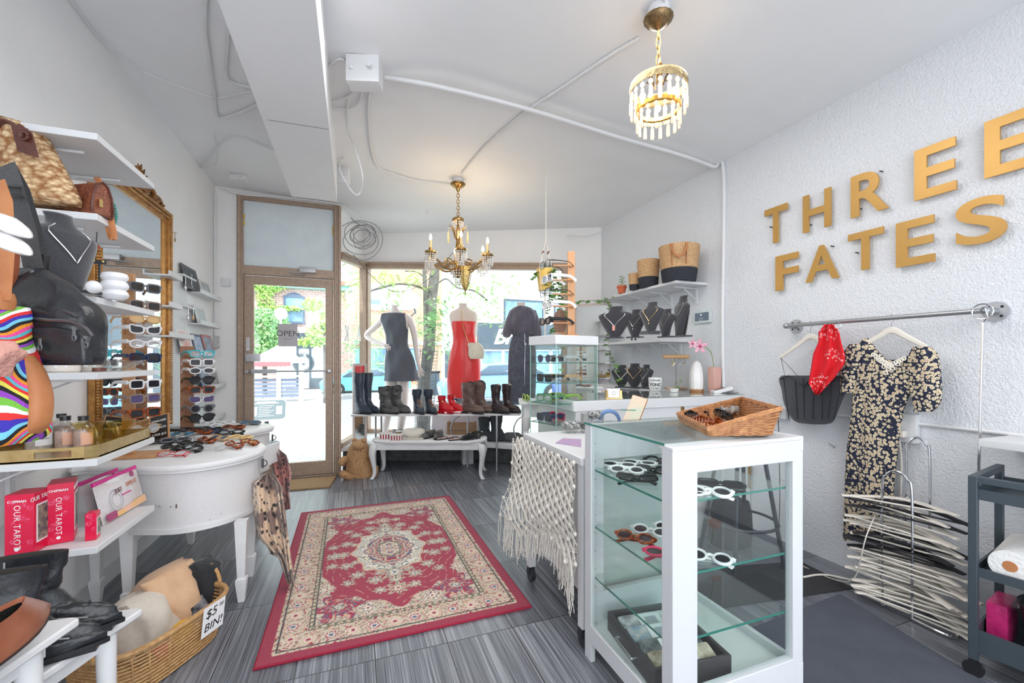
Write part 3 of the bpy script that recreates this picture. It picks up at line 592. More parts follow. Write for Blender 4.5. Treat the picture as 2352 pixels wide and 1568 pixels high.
# footwear: stacked level outlines, toe along +x
def foot_rings(lv,n=24,seed=0,wob=0):
    rnd = random.Random(seed); rg = []; ph = rnd.uniform(0,6)
    for i,(z,xb,xf,hw,*tp) in enumerate(lv):
        t = tp[0] if tp else .35; xc,hx = (xb+xf)/2,(xf-xb)/2; ring = []
        for k in range(n):
            a = 2*pi*k/n; c = cos(a); w = hw*(1-t*max(0,c)**2); g = 1+wob*sin(2*a+i*1.1+ph)+wob*.6*sin(3*a-i*1.7)
            ring.append((xc+hx*c*(1+(g-1)*.5),w*sin(a)*g,z+ (wob*.15*sin(a*2+i) if 0 < i < len(lv)-1 else 0)))
        rg.append(ring)
    return rg
def lv_interp(lv,k=3):
    out = []
    for i in range(len(lv)-1):
        a,b = lv[i],lv[i+1]
        ta = a[4] if len(a) > 4 else .35; tb = b[4] if len(b) > 4 else .35
        for j in range(k): t = j/k; out.append(tuple(a[q]*(1-t)+b[q]*t for q in range(4))+(ta*(1-t)+tb*t,))
    a = lv[-1]; out.append(tuple(a[:4])+((a[4] if len(a) > 4 else .35),)); return out
def boot(name,label,loc,rz,H,mat,heel=.03,L=.28,cat='boot',sole=BLK,shaft=.055,wob=.05,group=None,lining=None,toe=.5,extra=None,seed=1,dip=0):
    t = thing(name,label,cat,loc,rz,group); x1 = L*.62; x0 = -L*.38; h0 = heel*.35
    lv = [(h0+.012,x0+.004,x1-.004,.040,toe),(h0+.03,x0,x1,.042,toe),(h0+.052,x0+.002,x1-.02,.040,toe),(h0+.075,x0+.004,x1-.07,.037),(h0+.10,x0+.008,x1-.115,.035,.25),(h0+.135,x0+.012,x1-.145,.036,.1)]
    if H > .16: lv += [(H*.55+.04,x0+.004,x1-.14,(.038+shaft)/2,.05),(H*.8,x0-.002,x1-.13,shaft*.95,.02),(H,x0-.004,x1-.125,shaft,.0)]
    else: lv += [(H,x0+.008,x1-.145,.038,.05)]
    R = foot_rings(lv_interp(lv,3),wob=wob,seed=seed); top = R[-1]
    if dip: R[-1] = [(p[0],p[1],p[2]+dip*((abs(p[1])/shaft)**2-.3)) for p in top]; top = R[-1]
    inn = [[((p[0]-(x0+x1-.13)/2)*.90+(x0+x1-.13)/2,p[1]*.9,p[2]-.001) for p in top],[((p[0]-(x0+x1-.13)/2)*.8+(x0+x1-.13)/2,p[1]*.8,p[2]-min(.08,H*.3)) for p in top]]
    MB().rings(R+[inn[0]],cap=False).build('upper',mat,t,local=True,angle=60)
    m = MB(); m.rings(inn,cap=False); k = len(inn[1]); m.add(inn[1],[list(range(k))]); m.build('lining',lining or M('dark_lining',(.05,.045,.04),.9),t,local=True)
    so = [(x,y) for x,y,z in foot_rings([(0,x0-.004,x1+.005,.045,toe)])[0]]
    MB().prism(so,h0,h0+.012).build('sole',sole,t,local=True)
    MB().prism([(x0-.002,-.03),(x0-.002,.03),(x0+.06,.034),(x0+.06,-.034)],0,h0+.002).build('heel',sole,t,local=True,bevel=.004); MB().prism([(x1-.14,-.034),(x1-.14,.034),(x1-.02,.02),(x1-.02,-.02)],max(0,0),h0+.001 if heel < .05 else .001+h0*.3).build('forefoot_sole',sole,t,local=True)
    if extra == 'lace':
        ma = M('tan_lace',srgb(190,130,75),.7); m = MB()
        for i in range(7): z = h0+.07+i*(H-.1-h0)/7; xx = x1-.075-.009*i-.05*min(1,i/3); m.tube([(xx,-.018,z),(xx+.008,0,z+.004),(xx,.018,z+.01)],.003,5); m.tube([(xx,.018,z),(xx+.01,0,z+.006),(xx,-.018,z+.012)],.003,5)
        m.build('laces',ma,t,local=True)
    if extra == 'strap':
        MB().tube(arc(((x0+x1-.145)/2,0,h0+.115),.048,0,2*pi,18,(1.2,0,.15),(0,.9,0)),.006,6,flat=(1,.4)).build('strap',mat,t,local=True); MB().ball((.0,-.043,h0+.115),(.012,.006,.012)).build('buckle',GOLD,t,local=True)
    if extra == 'pull': MB().tube([(x0,.0,H-.04),(x0-.012,0,H+.005),(x0+.01,0,H+.006)],.004,6,flat=(1,2)).build('pull_tab',mat,t,local=True)
    if extra == 'seam':
        for s_ in (-1,1): MB().tube([(x0+.05,s_*.050*shaft/.055,H-.005),(x0+.06,s_*.042,H*.6),(x0+.09,s_*.04,h0+.08),(x1-.07,s_*.035,h0+.05)],.0022,5).build('seam_stitching',M('pale_stitch',(.35,.35,.36),.6),t,local=True)
    return t
def flat_shoe(name,label,loc,rz,mat,inner,L=.25,heel=.015,tas=False,toe=.55,opening=.55,group=None,cat='shoe',high=.055):
    t = thing(name,label,cat,loc,rz,group); x1,x0 = L*.55,-L*.45; h = heel*.5+.004
    ring = lambda z,xb,xf,hw,lift=0: [(p[0],p[1],p[2]+lift*max(0,(xb-p[0])+.05)) for p in foot_rings([(z,xb,xf,hw,toe)])[0]]
    a = ring(h,x0,x1,.036); b = ring(h+.02,x0-.003,x1+.003,.039); c = ring(h+.038,x0,x1-.02,.037); d = ring(h+high,x0+.004,x1-L*(1-opening)*.6-.02,.029); e = ring(h+high-.01,x0+.012,x1-L*(1-opening)*.6-.03,.025); g = ring(h+.012,x0+.02,x1-.04,.026)
    MB().rings([a,b,c,d,e],cap=False).build('upper',mat,t,local=True,angle=60)
    m = MB().rings([e,g],cap=False); m.add(g,[list(range(len(g)))]); m.build('insole',inner,t,local=True)
    MB().prism([(p[0]*1.02,p[1]*1.04) for p in a],.001 if heel < .02 else heel*.5,h+.002).box((x0,-.025,0),(x0+.05,.025,h)).build('sole',BLK,t,local=True)
    if tas: MB().ball((x1-.085,0,h+high+.001),(.012,.012,.006)).tube([(x1-.085,-.028,h+high-.006),(x1-.085,0,h+high),(x1-.085,.028,h+high-.006)],.005,6).build('tassel',mat,t,local=True)
    return t
def shelf_slab(name,label,lo,hi,cat='shelf',group=None,brackets=(),bl=.2,axis='x',wallside=None,chamfer=0):
    t = thing(name,label,cat,((lo[0]+hi[0])/2,(lo[1]+hi[1])/2,lo[2]),0,group)
    MB().box(lo,hi).build('board',WHITE,t,bevel=.002)
    for y in brackets:
        x0,x1 = (lo[0],lo[0]+bl) if wallside == 'left' else (hi[0],hi[0]-bl)
        s_ = 1 if x1 > x0 else -1
        MB().box((min(x0,x0+s_*.012),y-.012,lo[2]-.14),(max(x0,x0+s_*.012),y+.012,lo[2]-.0005)).tube([(x0+s_*.01,y,lo[2]-.012),(x0+s_*bl,y,lo[2]-.006)],.006,6).tube([(x0+s_*.008,y,lo[2]-.11),(x0+s_*bl*.6,y,lo[2]-.012)],.004,6).build('bracket',WHITE,t)
    return t
NECKV = M('black_velvet',(.022,.022,.028),.95,sheen=.6,col2=(.05,.05,.06),scale=260); NECKB = M('grey_card_back',(.18,.17,.17),.8)
def neck_bust(label,u,v,f,h,wpx=None,face=0.0,group=None,chain='silver',pend=None,base=True,lean=0.0,z=None,w=.5,nlabel=None):
    """standing necklace display: a curved velvet board with neck and shoulders, and an easel back"""
    p = onZ(u,v,z) if z is not None else P(u,v,f)
    t = thing('necklace_bust',label,'necklace display',p,face,group); hw = h*w
    prof = [(.0,.25),(.12,.42),(.3,.62),(.5,.84),(.64,.98),(.72,1.0),(.78,.78),(.82,.5),(.87,.40),(.94,.36),(1.0,.40)]
    def fn(a,b):
        x = b*(len(prof)-1); i = min(int(x),len(prof)-2); q = x-i; z_ = (prof[i][0]*(1-q)+prof[i+1][0]*q)*h; ww = (prof[i][1]*(1-q)+prof[i+1][1]*q)*hw
        ang = (a-.5)*2; yy = -.13*h*(1-abs(ang)**2*.9)*(1 if z_ < .75*h else .9)+.02*h-lean*z_*.5+.12*h*((z_/h)**2)
        return (ww*sin(ang*1.3)/sin(1.3),yy+.03*h,z_+.012)
    MB().grid(fn,14,22).build('velvet_front',NECKV,t,local=True,solid=.008)
    MB().prism([(-.12*h,0),(.12*h,0),(.26*h,.62*h),(.12*h,.92*h),(-.12*h,.92*h),(-.26*h,.62*h)],0,.005,frame((0,.10*h,.01),(1,0,0),(0,.06-.02,1),(0,1,0))).build('easel_back',NECKB,t,local=True)
    if base: MB().box((-.28*h,-.12*h,0),(.28*h,.2*h,.012),ch=.004).build('base',NECKV,t,local=True)
    ch = []
    for i in range(21):
        a = -1+2*i/20; z_ = (.84-.50*(1-abs(a))**.85)*h if chain else 0; b = 0
        for j in range(len(prof)-1):
            if prof[j][0]*h <= z_ <= prof[j+1][0]*h: b = (j+(z_/h-prof[j][0])/(prof[j+1][0]-prof[j][0]))/(len(prof)-1)
        q = V(fn(.5+a*.30,b)); ch.append(q+V((0,-.009,0)))
    if chain:
        cm = {'silver': FRM['silver'],'gold': FRM['gold'],'pearl': M('pearl_white',(.85,.83,.8),.25)}[chain]
        o = MB().tube(ch,.0022 if chain != 'pearl' else .003,5).build('necklace',cm,None); tag(o,'x','necklace'); o.parent = None
        o.location = V(o.location); o['_p'] = 1
        # the necklace hangs on the bust: a thing of its own
        M_ = wm(t); vs = [M_ @ (v_.co+o.location) for v_ in o.data.vertices]
        lo = [sum(q[i] for q in vs)/len(vs) for i in range(3)]
        for v_,q in zip(o.data.vertices,vs): v_.co = q-V(lo)
        o.location = lo; del o['_p']; o['label'] = nlabel or 'fine chain necklace on a bust'
        if pend:
            mid = M_ @ ch[10]; MB().cbox(tuple(mid-V((0,0,.015))),(.02*pend[1],.006,.026*pend[1]),ch=.003).build('pendant',pend[0],o)
    return t

# ================================================================== LEFT WALL: SHELVES NEAR THE CAMERA
SX,SY0,SY1 = -.85,1.92,2.385
SZ = [2.053,1.769,1.475,1.2055,.90,.59]
SNAME = ['topmost white wall shelf on the left wall, bare above the straw bag','white wall shelf holding the straw bag and tooled leather purses','white wall shelf holding the black bust and bubble vase','white wall shelf holding candles and the crystal dish','white wall shelf holding the gold tray','lowest white wall shelf, holding the red tarot boxes']
for z,lb in zip(SZ,SNAME): shelf_slab('wall_shelf',lb,(XL,SY0,z-.024),(SX,SY1,z),group='white shelves on the left wall',brackets=(SY0+.12,SY1-.08),bl=.36,wallside='left')
MB().box((XL,SY0+.105,.2),(XL+.014,SY0+.135,2.03)).build('bracket_rail',WHITE); tag(bpy.data.objects['bracket_rail'],'nearer white upright rail carrying the left wall shelves','shelf rail')
tag(MB().box((XL,SY1-.095,.2),(XL+.014,SY1-.065,2.03)).build('bracket_rail',WHITE),'farther white upright rail carrying the left wall shelves','shelf rail')
def woven(name,c1,c2,sc,st=(1,1,1),bump=.6):
    m = bpy.data.materials.new(name); m.use_nodes = True; nt = m.node_tree; b = nt.nodes['Principled BSDF']; b.inputs['Roughness'].default_value = .7
    tc = nd(nt,'ShaderNodeTexCoord'); mp = nd(nt,'ShaderNodeMapping'); mp.inputs['Scale'].default_value = st; nt.links.new(tc.outputs['Object'],mp.inputs[0])
    v = nd(nt,'ShaderNodeTexVoronoi',i={'Scale': sc}); w = nd(nt,'ShaderNodeTexNoise',i={'Scale': sc*.4,'Detail': 3}); nt.links.new(mp.outputs[0],v.inputs[0]); nt.links.new(mp.outputs[0],w.inputs[0])
    r = nd(nt,'ShaderNodeValToRGB'); r.color_ramp.elements[0].color = c4(c1); r.color_ramp.elements[1].color = c4(c2); r.color_ramp.elements[0].position = .15; r.color_ramp.elements[1].position = .75
    nt.links.new(v.outputs['Distance'],r.inputs[0]); nt.links.new(r.outputs[0],b.inputs['Base Color'])
    bn = nd(nt,'ShaderNodeBump',invert=True,i={'Strength': bump,'Distance': .01}); nt.links.new(v.outputs['Distance'],bn.inputs['Height']); nt.links.new(bn.outputs[0],b.inputs['Normal']); return m
STRAW = woven('woven_straw',srgb(236,208,165),srgb(150,100,58),42,(1,1,1.5)); LEATH = M('brown_leather',srgb(105,58,48),.4,col2=srgb(75,38,32),scale=20,bump=.2,bscale=60); TAN = M('tan_leather',srgb(196,132,84),.55,col2=srgb(170,104,62),scale=9,bump=.15,bscale=70)
# straw bag
t = thing('straw_bag','woven straw bag with brown leather tab on the second shelf','bag',onZ(110,470,SZ[1]))
mb = MB(); rows = interp([(48,172,470),(35,174,455),(30,160,425),(20,140,390),(10,118,350),(2,95,310),(-8,80,292),(0,60,288)],5)
def braided(mb,rows,f,depth,n,amp):
    rg = []
    for i,r in enumerate(rows):
        uL,uR,v = r[:3]; ff = f+(r[4] if len(r) > 4 else 0); c = P((uL+uR)/2,v,ff); w = (uR-uL)/2*ff/FPX; ring = []
        for k in range(n):
            a = 2*pi*k/n; g = amp*(1 if (k+i) % 2 else -.6); ring.append(c+RV*(w+g)*cos(a)+FV*(depth/2+g)*sin(a))
        rg.append(ring)
    mb.rings(rg)
braided(mb,rows,1.47,.13,44,.0035); mb.build('body',STRAW,t,angle=180)
MB().prism([(-.035,-.05),(.035,-.05),(.035,.035),(0,.055),(-.035,.035)],0,.004,frame(P(58,322,1.385),RV*.95+UP*-.3,UP*.95+RV*-.25,-FV)).build('leather_tab',LEATH,t)
MB().tube(smooth_path([P(-12,300,1.40),P(5,278,1.40),P(28,284,1.40),P(48,300,1.39),P(58,318,1.38)],5),.009,8,flat=(1,.6)).tube(arc(P(56,312,1.375),.012,0,2*pi,12,RV,UP),.005,6).build('handle',LEATH,t)
# tooled clutch with wrist strap, and teal laced wallet
TOOL = M('tooled_leather',srgb(150,85,58),.45,col2=srgb(98,50,36),scale=45,mixf=.5,bump=.7,bscale=55)
def loft_y(mb,cx,z0,w,h,y0,y1,n=18,sq=3):
    rg = []
    for y in (y0,y0+.01,y1-.01,y1):
        k = .8 if y in (y0,y1) else 1; rg.append([V((cx+w/2*k*math.copysign(abs(cos(2*pi*i/n))**(2/sq),cos(2*pi*i/n)),y,z0+h/2+h/2*k*math.copysign(abs(sin(2*pi*i/n))**(2/sq),sin(2*pi*i/n)))) for i in range(n)])
    return mb.rings(rg)
def poly_bag(name,label,cat,quad,depth,mat,trim,z):
    """flat-ish bag with the big side seen obliquely: quad of pixels on the plane y, depth along the wall"""
p_ = onZ(232,497,SZ[1]); t = thing('leather_clutch','tooled brown leather clutch with wrist strap on the second shelf','clutch',p_)
fx = frame((p_.x-.02,p_.y,SZ[1]),(1,0,0),(0,1,0),UP)
MB().rings([[(x*k+.012,y,z*k) for x,z in ((-.03,.002),(.03,.002),(.036,.03),(.03,.075),(.018,.11),(0,.122),(-.018,.11),(-.03,.075),(-.036,.03))] for y,k in ((-.02,1.0),(.03,1.02),(.14,1.0))],fx @ Matrix.Rotation(1.1,4,'Z')).build('body',TOOL,t,angle=50)
ga = fx @ Matrix.Rotation(1.1,4,'Z'); MB().tube([(x*1.02+.012,-.022,z*1.01) for x,z in ((-.03,.002),(.03,.002),(.036,.03),(.03,.075),(.018,.11),(0,.122),(-.018,.11),(-.03,.075),(-.036,.03))],.004,6,closed=True,xf=ga).build('laced_edge',LEATH,t)
MB().tube(smooth_path([P(222,408,p_.to_2d().length and 1.66),P(240,440,1.62),P(252,490,1.58),P(262,545,1.56),P(254,540,1.57),P(240,480,1.60)],5),.010,6,flat=(1,.25),up=(1,0,0)).build('wrist_strap',TAN,t)
MB().box((-.006,-.03,.03),(.006,-.026,.058),ga).build('zip_pull',GOLD,t)
q_ = onZ(287,522,SZ[1]); t = thing('leather_wallet','small tooled wallet laced in turquoise on the second shelf','wallet',q_)
fx = frame((q_.x-.04,q_.y-.02,SZ[1]),(1,0,0),(0,1,0),UP) @ Matrix.Rotation(.55,4,'Z'); wr = [(-.016,.002),(.016,.002),(.02,.04),(.014,.082),(-.014,.082),(-.02,.04)]
MB().rings([[(x,y,z) for x,z in wr] for y in (-.01,.09)],fx).build('body',M('orange_tooled_leather',srgb(190,100,60),.45,col2=srgb(110,50,35),scale=60,bump=.5,bscale=60),t,angle=50)
m = MB()
for i in range(len(wr)):
    a,b = wr[i],wr[(i+1) % len(wr)]
    for k in range(4): x = a[0]+(b[0]-a[0])*(k+.5)/4; z = a[1]+(b[1]-a[1])*(k+.5)/4; m.tube([(x*.8,-.014,z),(x*1.15,.002,z*1.02)],.004,5,xf=fx)
m.build('lacing',M('turquoise_lace',srgb(40,170,160),.5),t); MB().box((-.008,-.0125,.012),(.008,-.009,.072),fx).build('edge_panel',BLK,t)
tg = P(221,568,1.62); t = thing('copper_disc_tag','round copper tag hanging under the second shelf','tag',tg+V((0,0,.05))); MB().disc(tg,.013,(.2,-1,.3),.002).build('disc',M('copper',srgb(190,120,90),.35,.7),t); MB().tube([tg+V((0,0,.012)),tg+V((0,.005,.06))],.0015,5).build('cord',BLK,t)
# third shelf: bust, vase, earring stand, glass ball
BX = neck_bust('large black velvet bust with thin rope chain on the third shelf',166,672,1.55,.25,z=SZ[2],w=.40,chain='silver',face=radians(62),lean=-.15,nlabel='thin silver rope chain on the large bust on the left shelves')
pv = onZ(270,690,SZ[2]); pv.y = min(pv.y,SY1-.06); t = None
tag(MB().lathe([(0.0,0),(.026,.0),(.038,.010),(.041,.018),(.037,.030),(.031,.035),(.038,.042),(.041,.052),(.037,.064),(.031,.069),(.038,.077),(.040,.086),(.036,.097),(.024,.101),(.022,.096),(.0,.092)],(pv.x,pv.y-.02,SZ[2]),32).build('bubble_vase',M('satin_white_ceramic',(.85,.85,.88),.3)),'white bubble vase of three stacked rings on the third shelf','vase')
pe = onZ(232,690,SZ[2]); t = thing('earring_stand','small black stand holding gold stud earrings beside the bubble vase','earring stand',(pe.x,pe.y-.01,SZ[2])); c_ = V((pe.x,pe.y-.01,SZ[2])); MB().lathe([(.022,0),(.018,.012),(.006,.02)],c_).build('base',NECKV,t); MB().box((-.003,-.003,.015),(.003,.003,.14),frame(c_,(1,0,0),(0,1,0),UP)).build('stem',BLK,t); MB().box((-.022,-.004,.135),(.022,.004,.15),frame(c_,(1,0,0),(0,1,0),UP)).build('crossbar',NECKV,t)
for sx in (-.013,.014): tag(MB().ball(tuple(c_+V((sx,-.007,.144))),.0045,8,6).build('stud_earring',GOLD),('left' if sx < 0 else 'right')+' gold stud earring on the small black stand','earring','gold studs on the black stand')
pb = onZ(207,672,SZ[2]); tag(MB().ball((pb.x,pb.y+.02,SZ[2]+.022),.022,18,12).build('glass_ball',M('milky_glass',(.8,.8,.82),.15)),'milky white ball behind the large black bust on the third shelf','ball')
# fourth shelf: candles, jar, crystal dish
CANDLE = M('cream_candle_glass',srgb(222,214,205),.25); LABEL = M('paper_label',(.82,.82,.84),.7)
for (u,r,h,lb) in ((105,.045,.075,'cream candle in glass nearest the camera on the fourth shelf'),(165,.034,.075,'cream candle in glass in the middle of the fourth shelf')):
    c_ = onZ(u,858,SZ[3]); c_ = V((-.99+(u-105)*.0005,SY0+.1+(u-105)*.0018,SZ[3])); t = thing('candle',lb,'candle',c_); MB().lathe([(r*.9,0),(r,.006),(r,h),(r*.93,h),(r*.93,h-.012),(0,h-.012)],c_).build('jar',CANDLE,t); MB().box((-.018,-r-.001,.018),(.018,-r+.004,.055),frame(c_,(.9,.3,0),(-.3,.9,0),UP)).build('label',LABEL,t)
c_ = V((-.935,SY0+.2,SZ[3])); t = thing('spice_jar','low glass jar with yellow lid and red spice on the fourth shelf','jar',c_); MB().lathe([(.026,0),(.027,.05),(.024,.056)],c_).build('jar',GLS,t); MB().lathe([(.024,.002),(.024,.015),(0,.016)],c_).build('spice',M('red_spice',srgb(150,80,60),.9,col2=srgb(90,50,40),scale=200),t); MB().lathe([(.027,.056),(.027,.085),(.022,.09),(0,.09)],c_).build('lid',M('yellow_lid',srgb(225,185,50),.5),t)
cd = onZ(285,845,SZ[3]); cd = V((-.90,SY0+.25,SZ[3])); m = MB(); rg = []
for (r,z) in ((.025,0),(.05,.012),(.075,.032),(.092,.042),(.084,.038),(.05,.018),(.0,.008)): rg.append([cd+V(((r+(.006 if k % 2 else -.006)*(r > .03))*cos(2*pi*k/24),(r+(.006 if k % 2 else -.006)*(r > .03))*sin(2*pi*k/24),z+(.004 if k % 2 else 0))) for k in range(24)])
m.rings(rg); tag(m.build('crystal_dish',CRY,None,smooth=False),'cut crystal dish on the fourth shelf of the left wall','dish')
# fifth shelf: gold tray, bottles, gold glass bowls
tz = SZ[4]; t = thing('gold_tray','gold rectangular tray with cut out handle on the fifth shelf','tray',(-1.03,2.14,tz)); HAM = M('hammered_gold',srgb(205,180,130),.28,.8,col2=srgb(180,150,95),scale=25,bump=.15,bscale=25)
x0,x1,y0,y1 = -1.24,SX-.01,SY0+.01,SY1-.02; wl = MB(); out = [(x0,y0),(x1-.03,y0),(x1,y0+.03),(x1,y1),(x0,y1)]
MB().prism(out,tz+.0005,tz+.006).build('bottom',HAM,t)
for i in range(5):
    a,b = V(out[i]+(0,)),V(out[(i+1) % 5]+(0,)); d = (b-a).normalized(); n_ = V((-d.y,d.x,0))*.004; L_ = (b-a).length
    segs = [(0,1,0,.045)] if i != 0 else [(0,.62,0,.045),(.62,.9,0,.012),(.62,.9,.034,.045),(.9,1,0,.045)]
    for (s0,s1,za,zb) in segs: q0,q1 = a+d*L_*s0,a+d*L_*s1; wl.add([q0+UP*(tz+za),q1+UP*(tz+za),q1+n_+UP*(tz+za),q0+n_+UP*(tz+za),q0+UP*(tz+zb),q1+UP*(tz+zb),q1+n_+UP*(tz+zb),q0+n_+UP*(tz+zb)],[(0,3,2,1),(4,5,6,7),(0,1,5,4),(1,2,6,5),(2,3,7,6),(3,0,4,7)])
wl.build('rim',HAM,t)
def salt_bottle(u,v,h,r,lb,peach=True):
    c_ = onZ(u,v,tz+.0065); c_.x = min(max(c_.x,x0+r+.01),x1-r-.012); c_.y = min(max(c_.y,y0+r+.01),y1-r-.012); t = thing('bath_salt_bottle',lb,'bottle',c_)
    MB().lathe([(r,0),(r,h*.55),(r*.9,h*.68),(r*.45,h*.8),(r*.42,h*.86)],c_,24).build('bottle',CRY,t)
    MB().lathe([(r*.9,.003),(r*.9,h*.55),(0,h*.6)],c_,20).build('salts',M('pink_salt' if peach else 'white_salt',srgb(228,190,178) if peach else (.75,.74,.72),.8,col2=srgb(190,175,170),scale=60,bump=.5,bscale=160),t)
    MB().lathe([(r*.5,h*.86),(r*.52,h),(0,h)],c_,20).build('cap',BLK,t)
    lab = MB(); a0 = atan2(-c_.y,-c_.x)+.35
    for k in range(7):
        aa,ab = a0-.6+k*.17,a0-.6+(k+1)*.17; lab.add([c_+V((cos(aa)*r*1.02,sin(aa)*r*1.02,h*.12)),c_+V((cos(ab)*r*1.02,sin(ab)*r*1.02,h*.12)),c_+V((cos(ab)*r*1.02,sin(ab)*r*1.02,h*.5)),c_+V((cos(aa)*r*1.02,sin(aa)*r*1.02,h*.5))],[(0,1,2,3)])
    o = lab.build('label',M('peach_label',srgb(240,190,165),.7) if peach else LABEL,t)
    return t,c_,a0,o
salt_bottle(150,1028,.125,.032,'pink bath salt bottle with peach label, left of the front two'); salt_bottle(192,1028,.125,.032,'pink bath salt bottle with peach label, right of the front two'); salt_bottle(168,1008,.12,.030,'pink bath salt bottle standing behind the front two')
tb,c_,a0,o = salt_bottle(90,1032,.155,.042,'tall white bath salt bottle with long grey label on the gold tray',False)
for i,(tx,sz) in enumerate((('herr',.022),('SEA SALT',.006))):
    p = c_+V((cos(a0)*.0445,sin(a0)*.0445,.075-i*.03)); n_ = V((cos(a0),sin(a0),0)); l = MB(); text_mb(l,tx,frame(p,UP.cross(n_),UP,n_),sz,.001); l.build('lettering',BLK,o)
AMB = glass('gold_rimmed_glass',(.93,.87,.62),1.6)
for i,(x,y,r) in enumerate(((-.945,2.15,.05),(-.93,2.27,.055),(-1.03,2.25,.05))):
    m = MB(); rg = [[V((x+r*k*(1+.25*cos(3*a_)*(k-.4))*cos(a_),y+r*k*(1+.25*cos(3*a_)*(k-.4))*sin(a_),tz+z)) for a_ in [2*pi*j/24 for j in range(24)]] for k,z in ((.3,.008),(.45,.014),(.35,.035),(.5,.06),(.95,.095),(.9,.094),(.42,.06),(.2,.03))]; m.rings(rg)
    tag(m.build('glass_candle_bowl',AMB),['yellow tinted flared glass bowl nearest the front of the gold tray','yellow tinted flared glass bowl at the far end of the gold tray','yellow tinted flared glass bowl at the back of the gold tray'][i],'glass bowl','flared yellow glass bowls on the tray')
# sixth shelf: boxed decks and dye kits
REDB = M('crimson_box',srgb(222,20,70),.3); REDP = M('box_pattern_pink',srgb(236,90,130),.4); WT = M('white_print',(.88,.88,.88),.5)
def deck(lb,u0,v0,u1,v1,h,d,txt=True,open_=False):
    z = SZ[5]+.001; a,b = onZ(u0,v0,z),onZ(u1,v1,z); X = (b-a); w = X.length; X.normalize(); Y = V((-X.y,X.x,0)); xf = frame(a,X,Y,UP)
    t = thing('card_deck_box',lb,'box',(a+b)/2+Y*d/2)
    o = MB().box((0,0,0),(w,d,h),xf).build('box',REDB,t,bevel=.001); m = MB()
    for i in range(9 if txt else 4):
        cx_,cz_ = random.uniform(.12,.88)*w,random.uniform(.08,.92)*h
        for k in range(8): aa = k*pi/4; m.box((-.0003,-.001,.004),(.0003,-.0004,.008),xf @ Matrix.Translation((cx_,0,cz_)) @ Matrix.Rotation(aa,4,'Y'))
    m.build('starburst_pattern',REDP,o)['kind'] = 'stuff'
    if txt:
        l = MB(); text_mb(l,'OUR TAROT',xf @ frame((w*.42,-.001,h*.46),(0,0,-1),(1,0,0),(0,-1,0)),w*.33,.0008,space=1.1); text_mb(l,'CHIPMAN',xf @ frame((w*.42,-.001,h*.885),(1,0,0),(0,0,1),(0,-1,0)),.011,.0008,bold=.0003)
        l.disc(tuple(xf @ V((w*.42,-.001,h*.1))),w*.085,tuple(-Y),.0012); text_mb(l,'OUR TAROT',xf @ frame((w+.001,d*.5,h*.90),(0,1,0),(0,0,1),(1,0,0)),.021,.0008); l.build('lettering',WT,o)
    MB().box((w,d*.14,h*.16),(w+.0012,d*.88,h*.8),xf).build('picture',WT,o); MB().box((w+.001,d*.2,h*.19),(w+.002,d*.82,h*.77),xf).build('printed_figure',M('figure_collage',srgb(60,70,85),.5,col2=srgb(190,180,150),scale=45,mixf=.55),o)
    return t
deck('red boxed tarot set in clear wrap, nearest the camera',10,1279,78,1271,.205,.085); deck('taller red boxed tarot set in the middle of the lowest shelf',108,1253,170,1241,.215,.10); deck('small red card box beside the dye kits',195,1243,221,1239,.098,.045,False)
def kit(lb,u0,v0,u1,v1,hh,text=True):
    z = SZ[5]+.001; a,b = onZ(u0,v0,z),onZ(u1,v1,z); b.x = min(b.x,SX-.005) if b.x > SX else b.x; X = (b-a); w = X.length; X.normalize(); Y = V((-X.y,X.x,0)); lean = .22; Z_ = (UP+Y*lean).normalized(); N_ = X.cross(Z_); xf = frame(a,X,Z_,N_)
    t = thing('dye_kit_pouch',lb,'pouch',(a+b)/2); h = hh
    m = MB(); nx = 12
    def fn(s_):
        return lambda p,q: xf @ V((p*w,q*h,s_*.012*sin(pi*p)*sin(pi*q)**.5 if 0 < q < 1 else 0))
    m.grid(fn(1),nx,12); m.grid(fn(-1),nx,12); o = m.build('pouch',M('clear_white_pouch',srgb(225,222,225),.2,col2=srgb(205,195,190),scale=12,coat=.5),t)
    MB().box((0,h-.012,-.003),(w,h+.004,.004),xf).build('zip_strip',M('magenta_strip',srgb(215,35,140),.4),t)
    MB().disc(tuple(xf @ V((w*.82,h*.86,.008))),h*.075,tuple(N_),.002).build('round_badge',M('plum_badge',srgb(165,60,110),.4),o)
    MB().tube(arc(xf @ V((w*.32,h*.42,.0125)),h*.26,0,2*pi,30,X,Z_),.0012,5).tube(arc(xf @ V((w*.32,h*.42,.013)),h*.17,0,2*pi,24,X,Z_),.001,5).build('window_outline',M('grey_print',srgb(170,170,180),.5),o)
    MB().prism([(w*.02,h*.02),(w*.98,h*.02),(w*.98,h*.2),(w*.3,h*.14)],.0095,.0115,xf).build('colour_band',M('pink_yellow_band',srgb(240,190,200),.5,col2=srgb(235,185,90),scale=12),o)
    MB().box((w*.05,h*.03,.011),(w*.26,h*.2,.013),xf).build('logo_square',M('plum_badge',srgb(165,60,110),.4),o)
    for i,(wd,cl_) in enumerate((('JUST',(120,60,60)),('DYE IT',(190,100,50)))):
        l = MB(); text_mb(l,wd,xf @ Matrix.Translation((w*(.40,.72)[i],h*(.62,.66)[i],.0145)),h*.15,.001,bold=.0002); l.build('lettering',M('rust_print_%d' % i,srgb(*cl_),.5),o)
    l = MB(); text_mb(l,'Tie-Dye Kit  Kit Tie-Dye',xf @ Matrix.Translation((w*.55,h*.47,.0145)),h*.042,.001,bold=.0003); l.build('lettering',M('magenta_strip',(.7,.02,.3)),o)
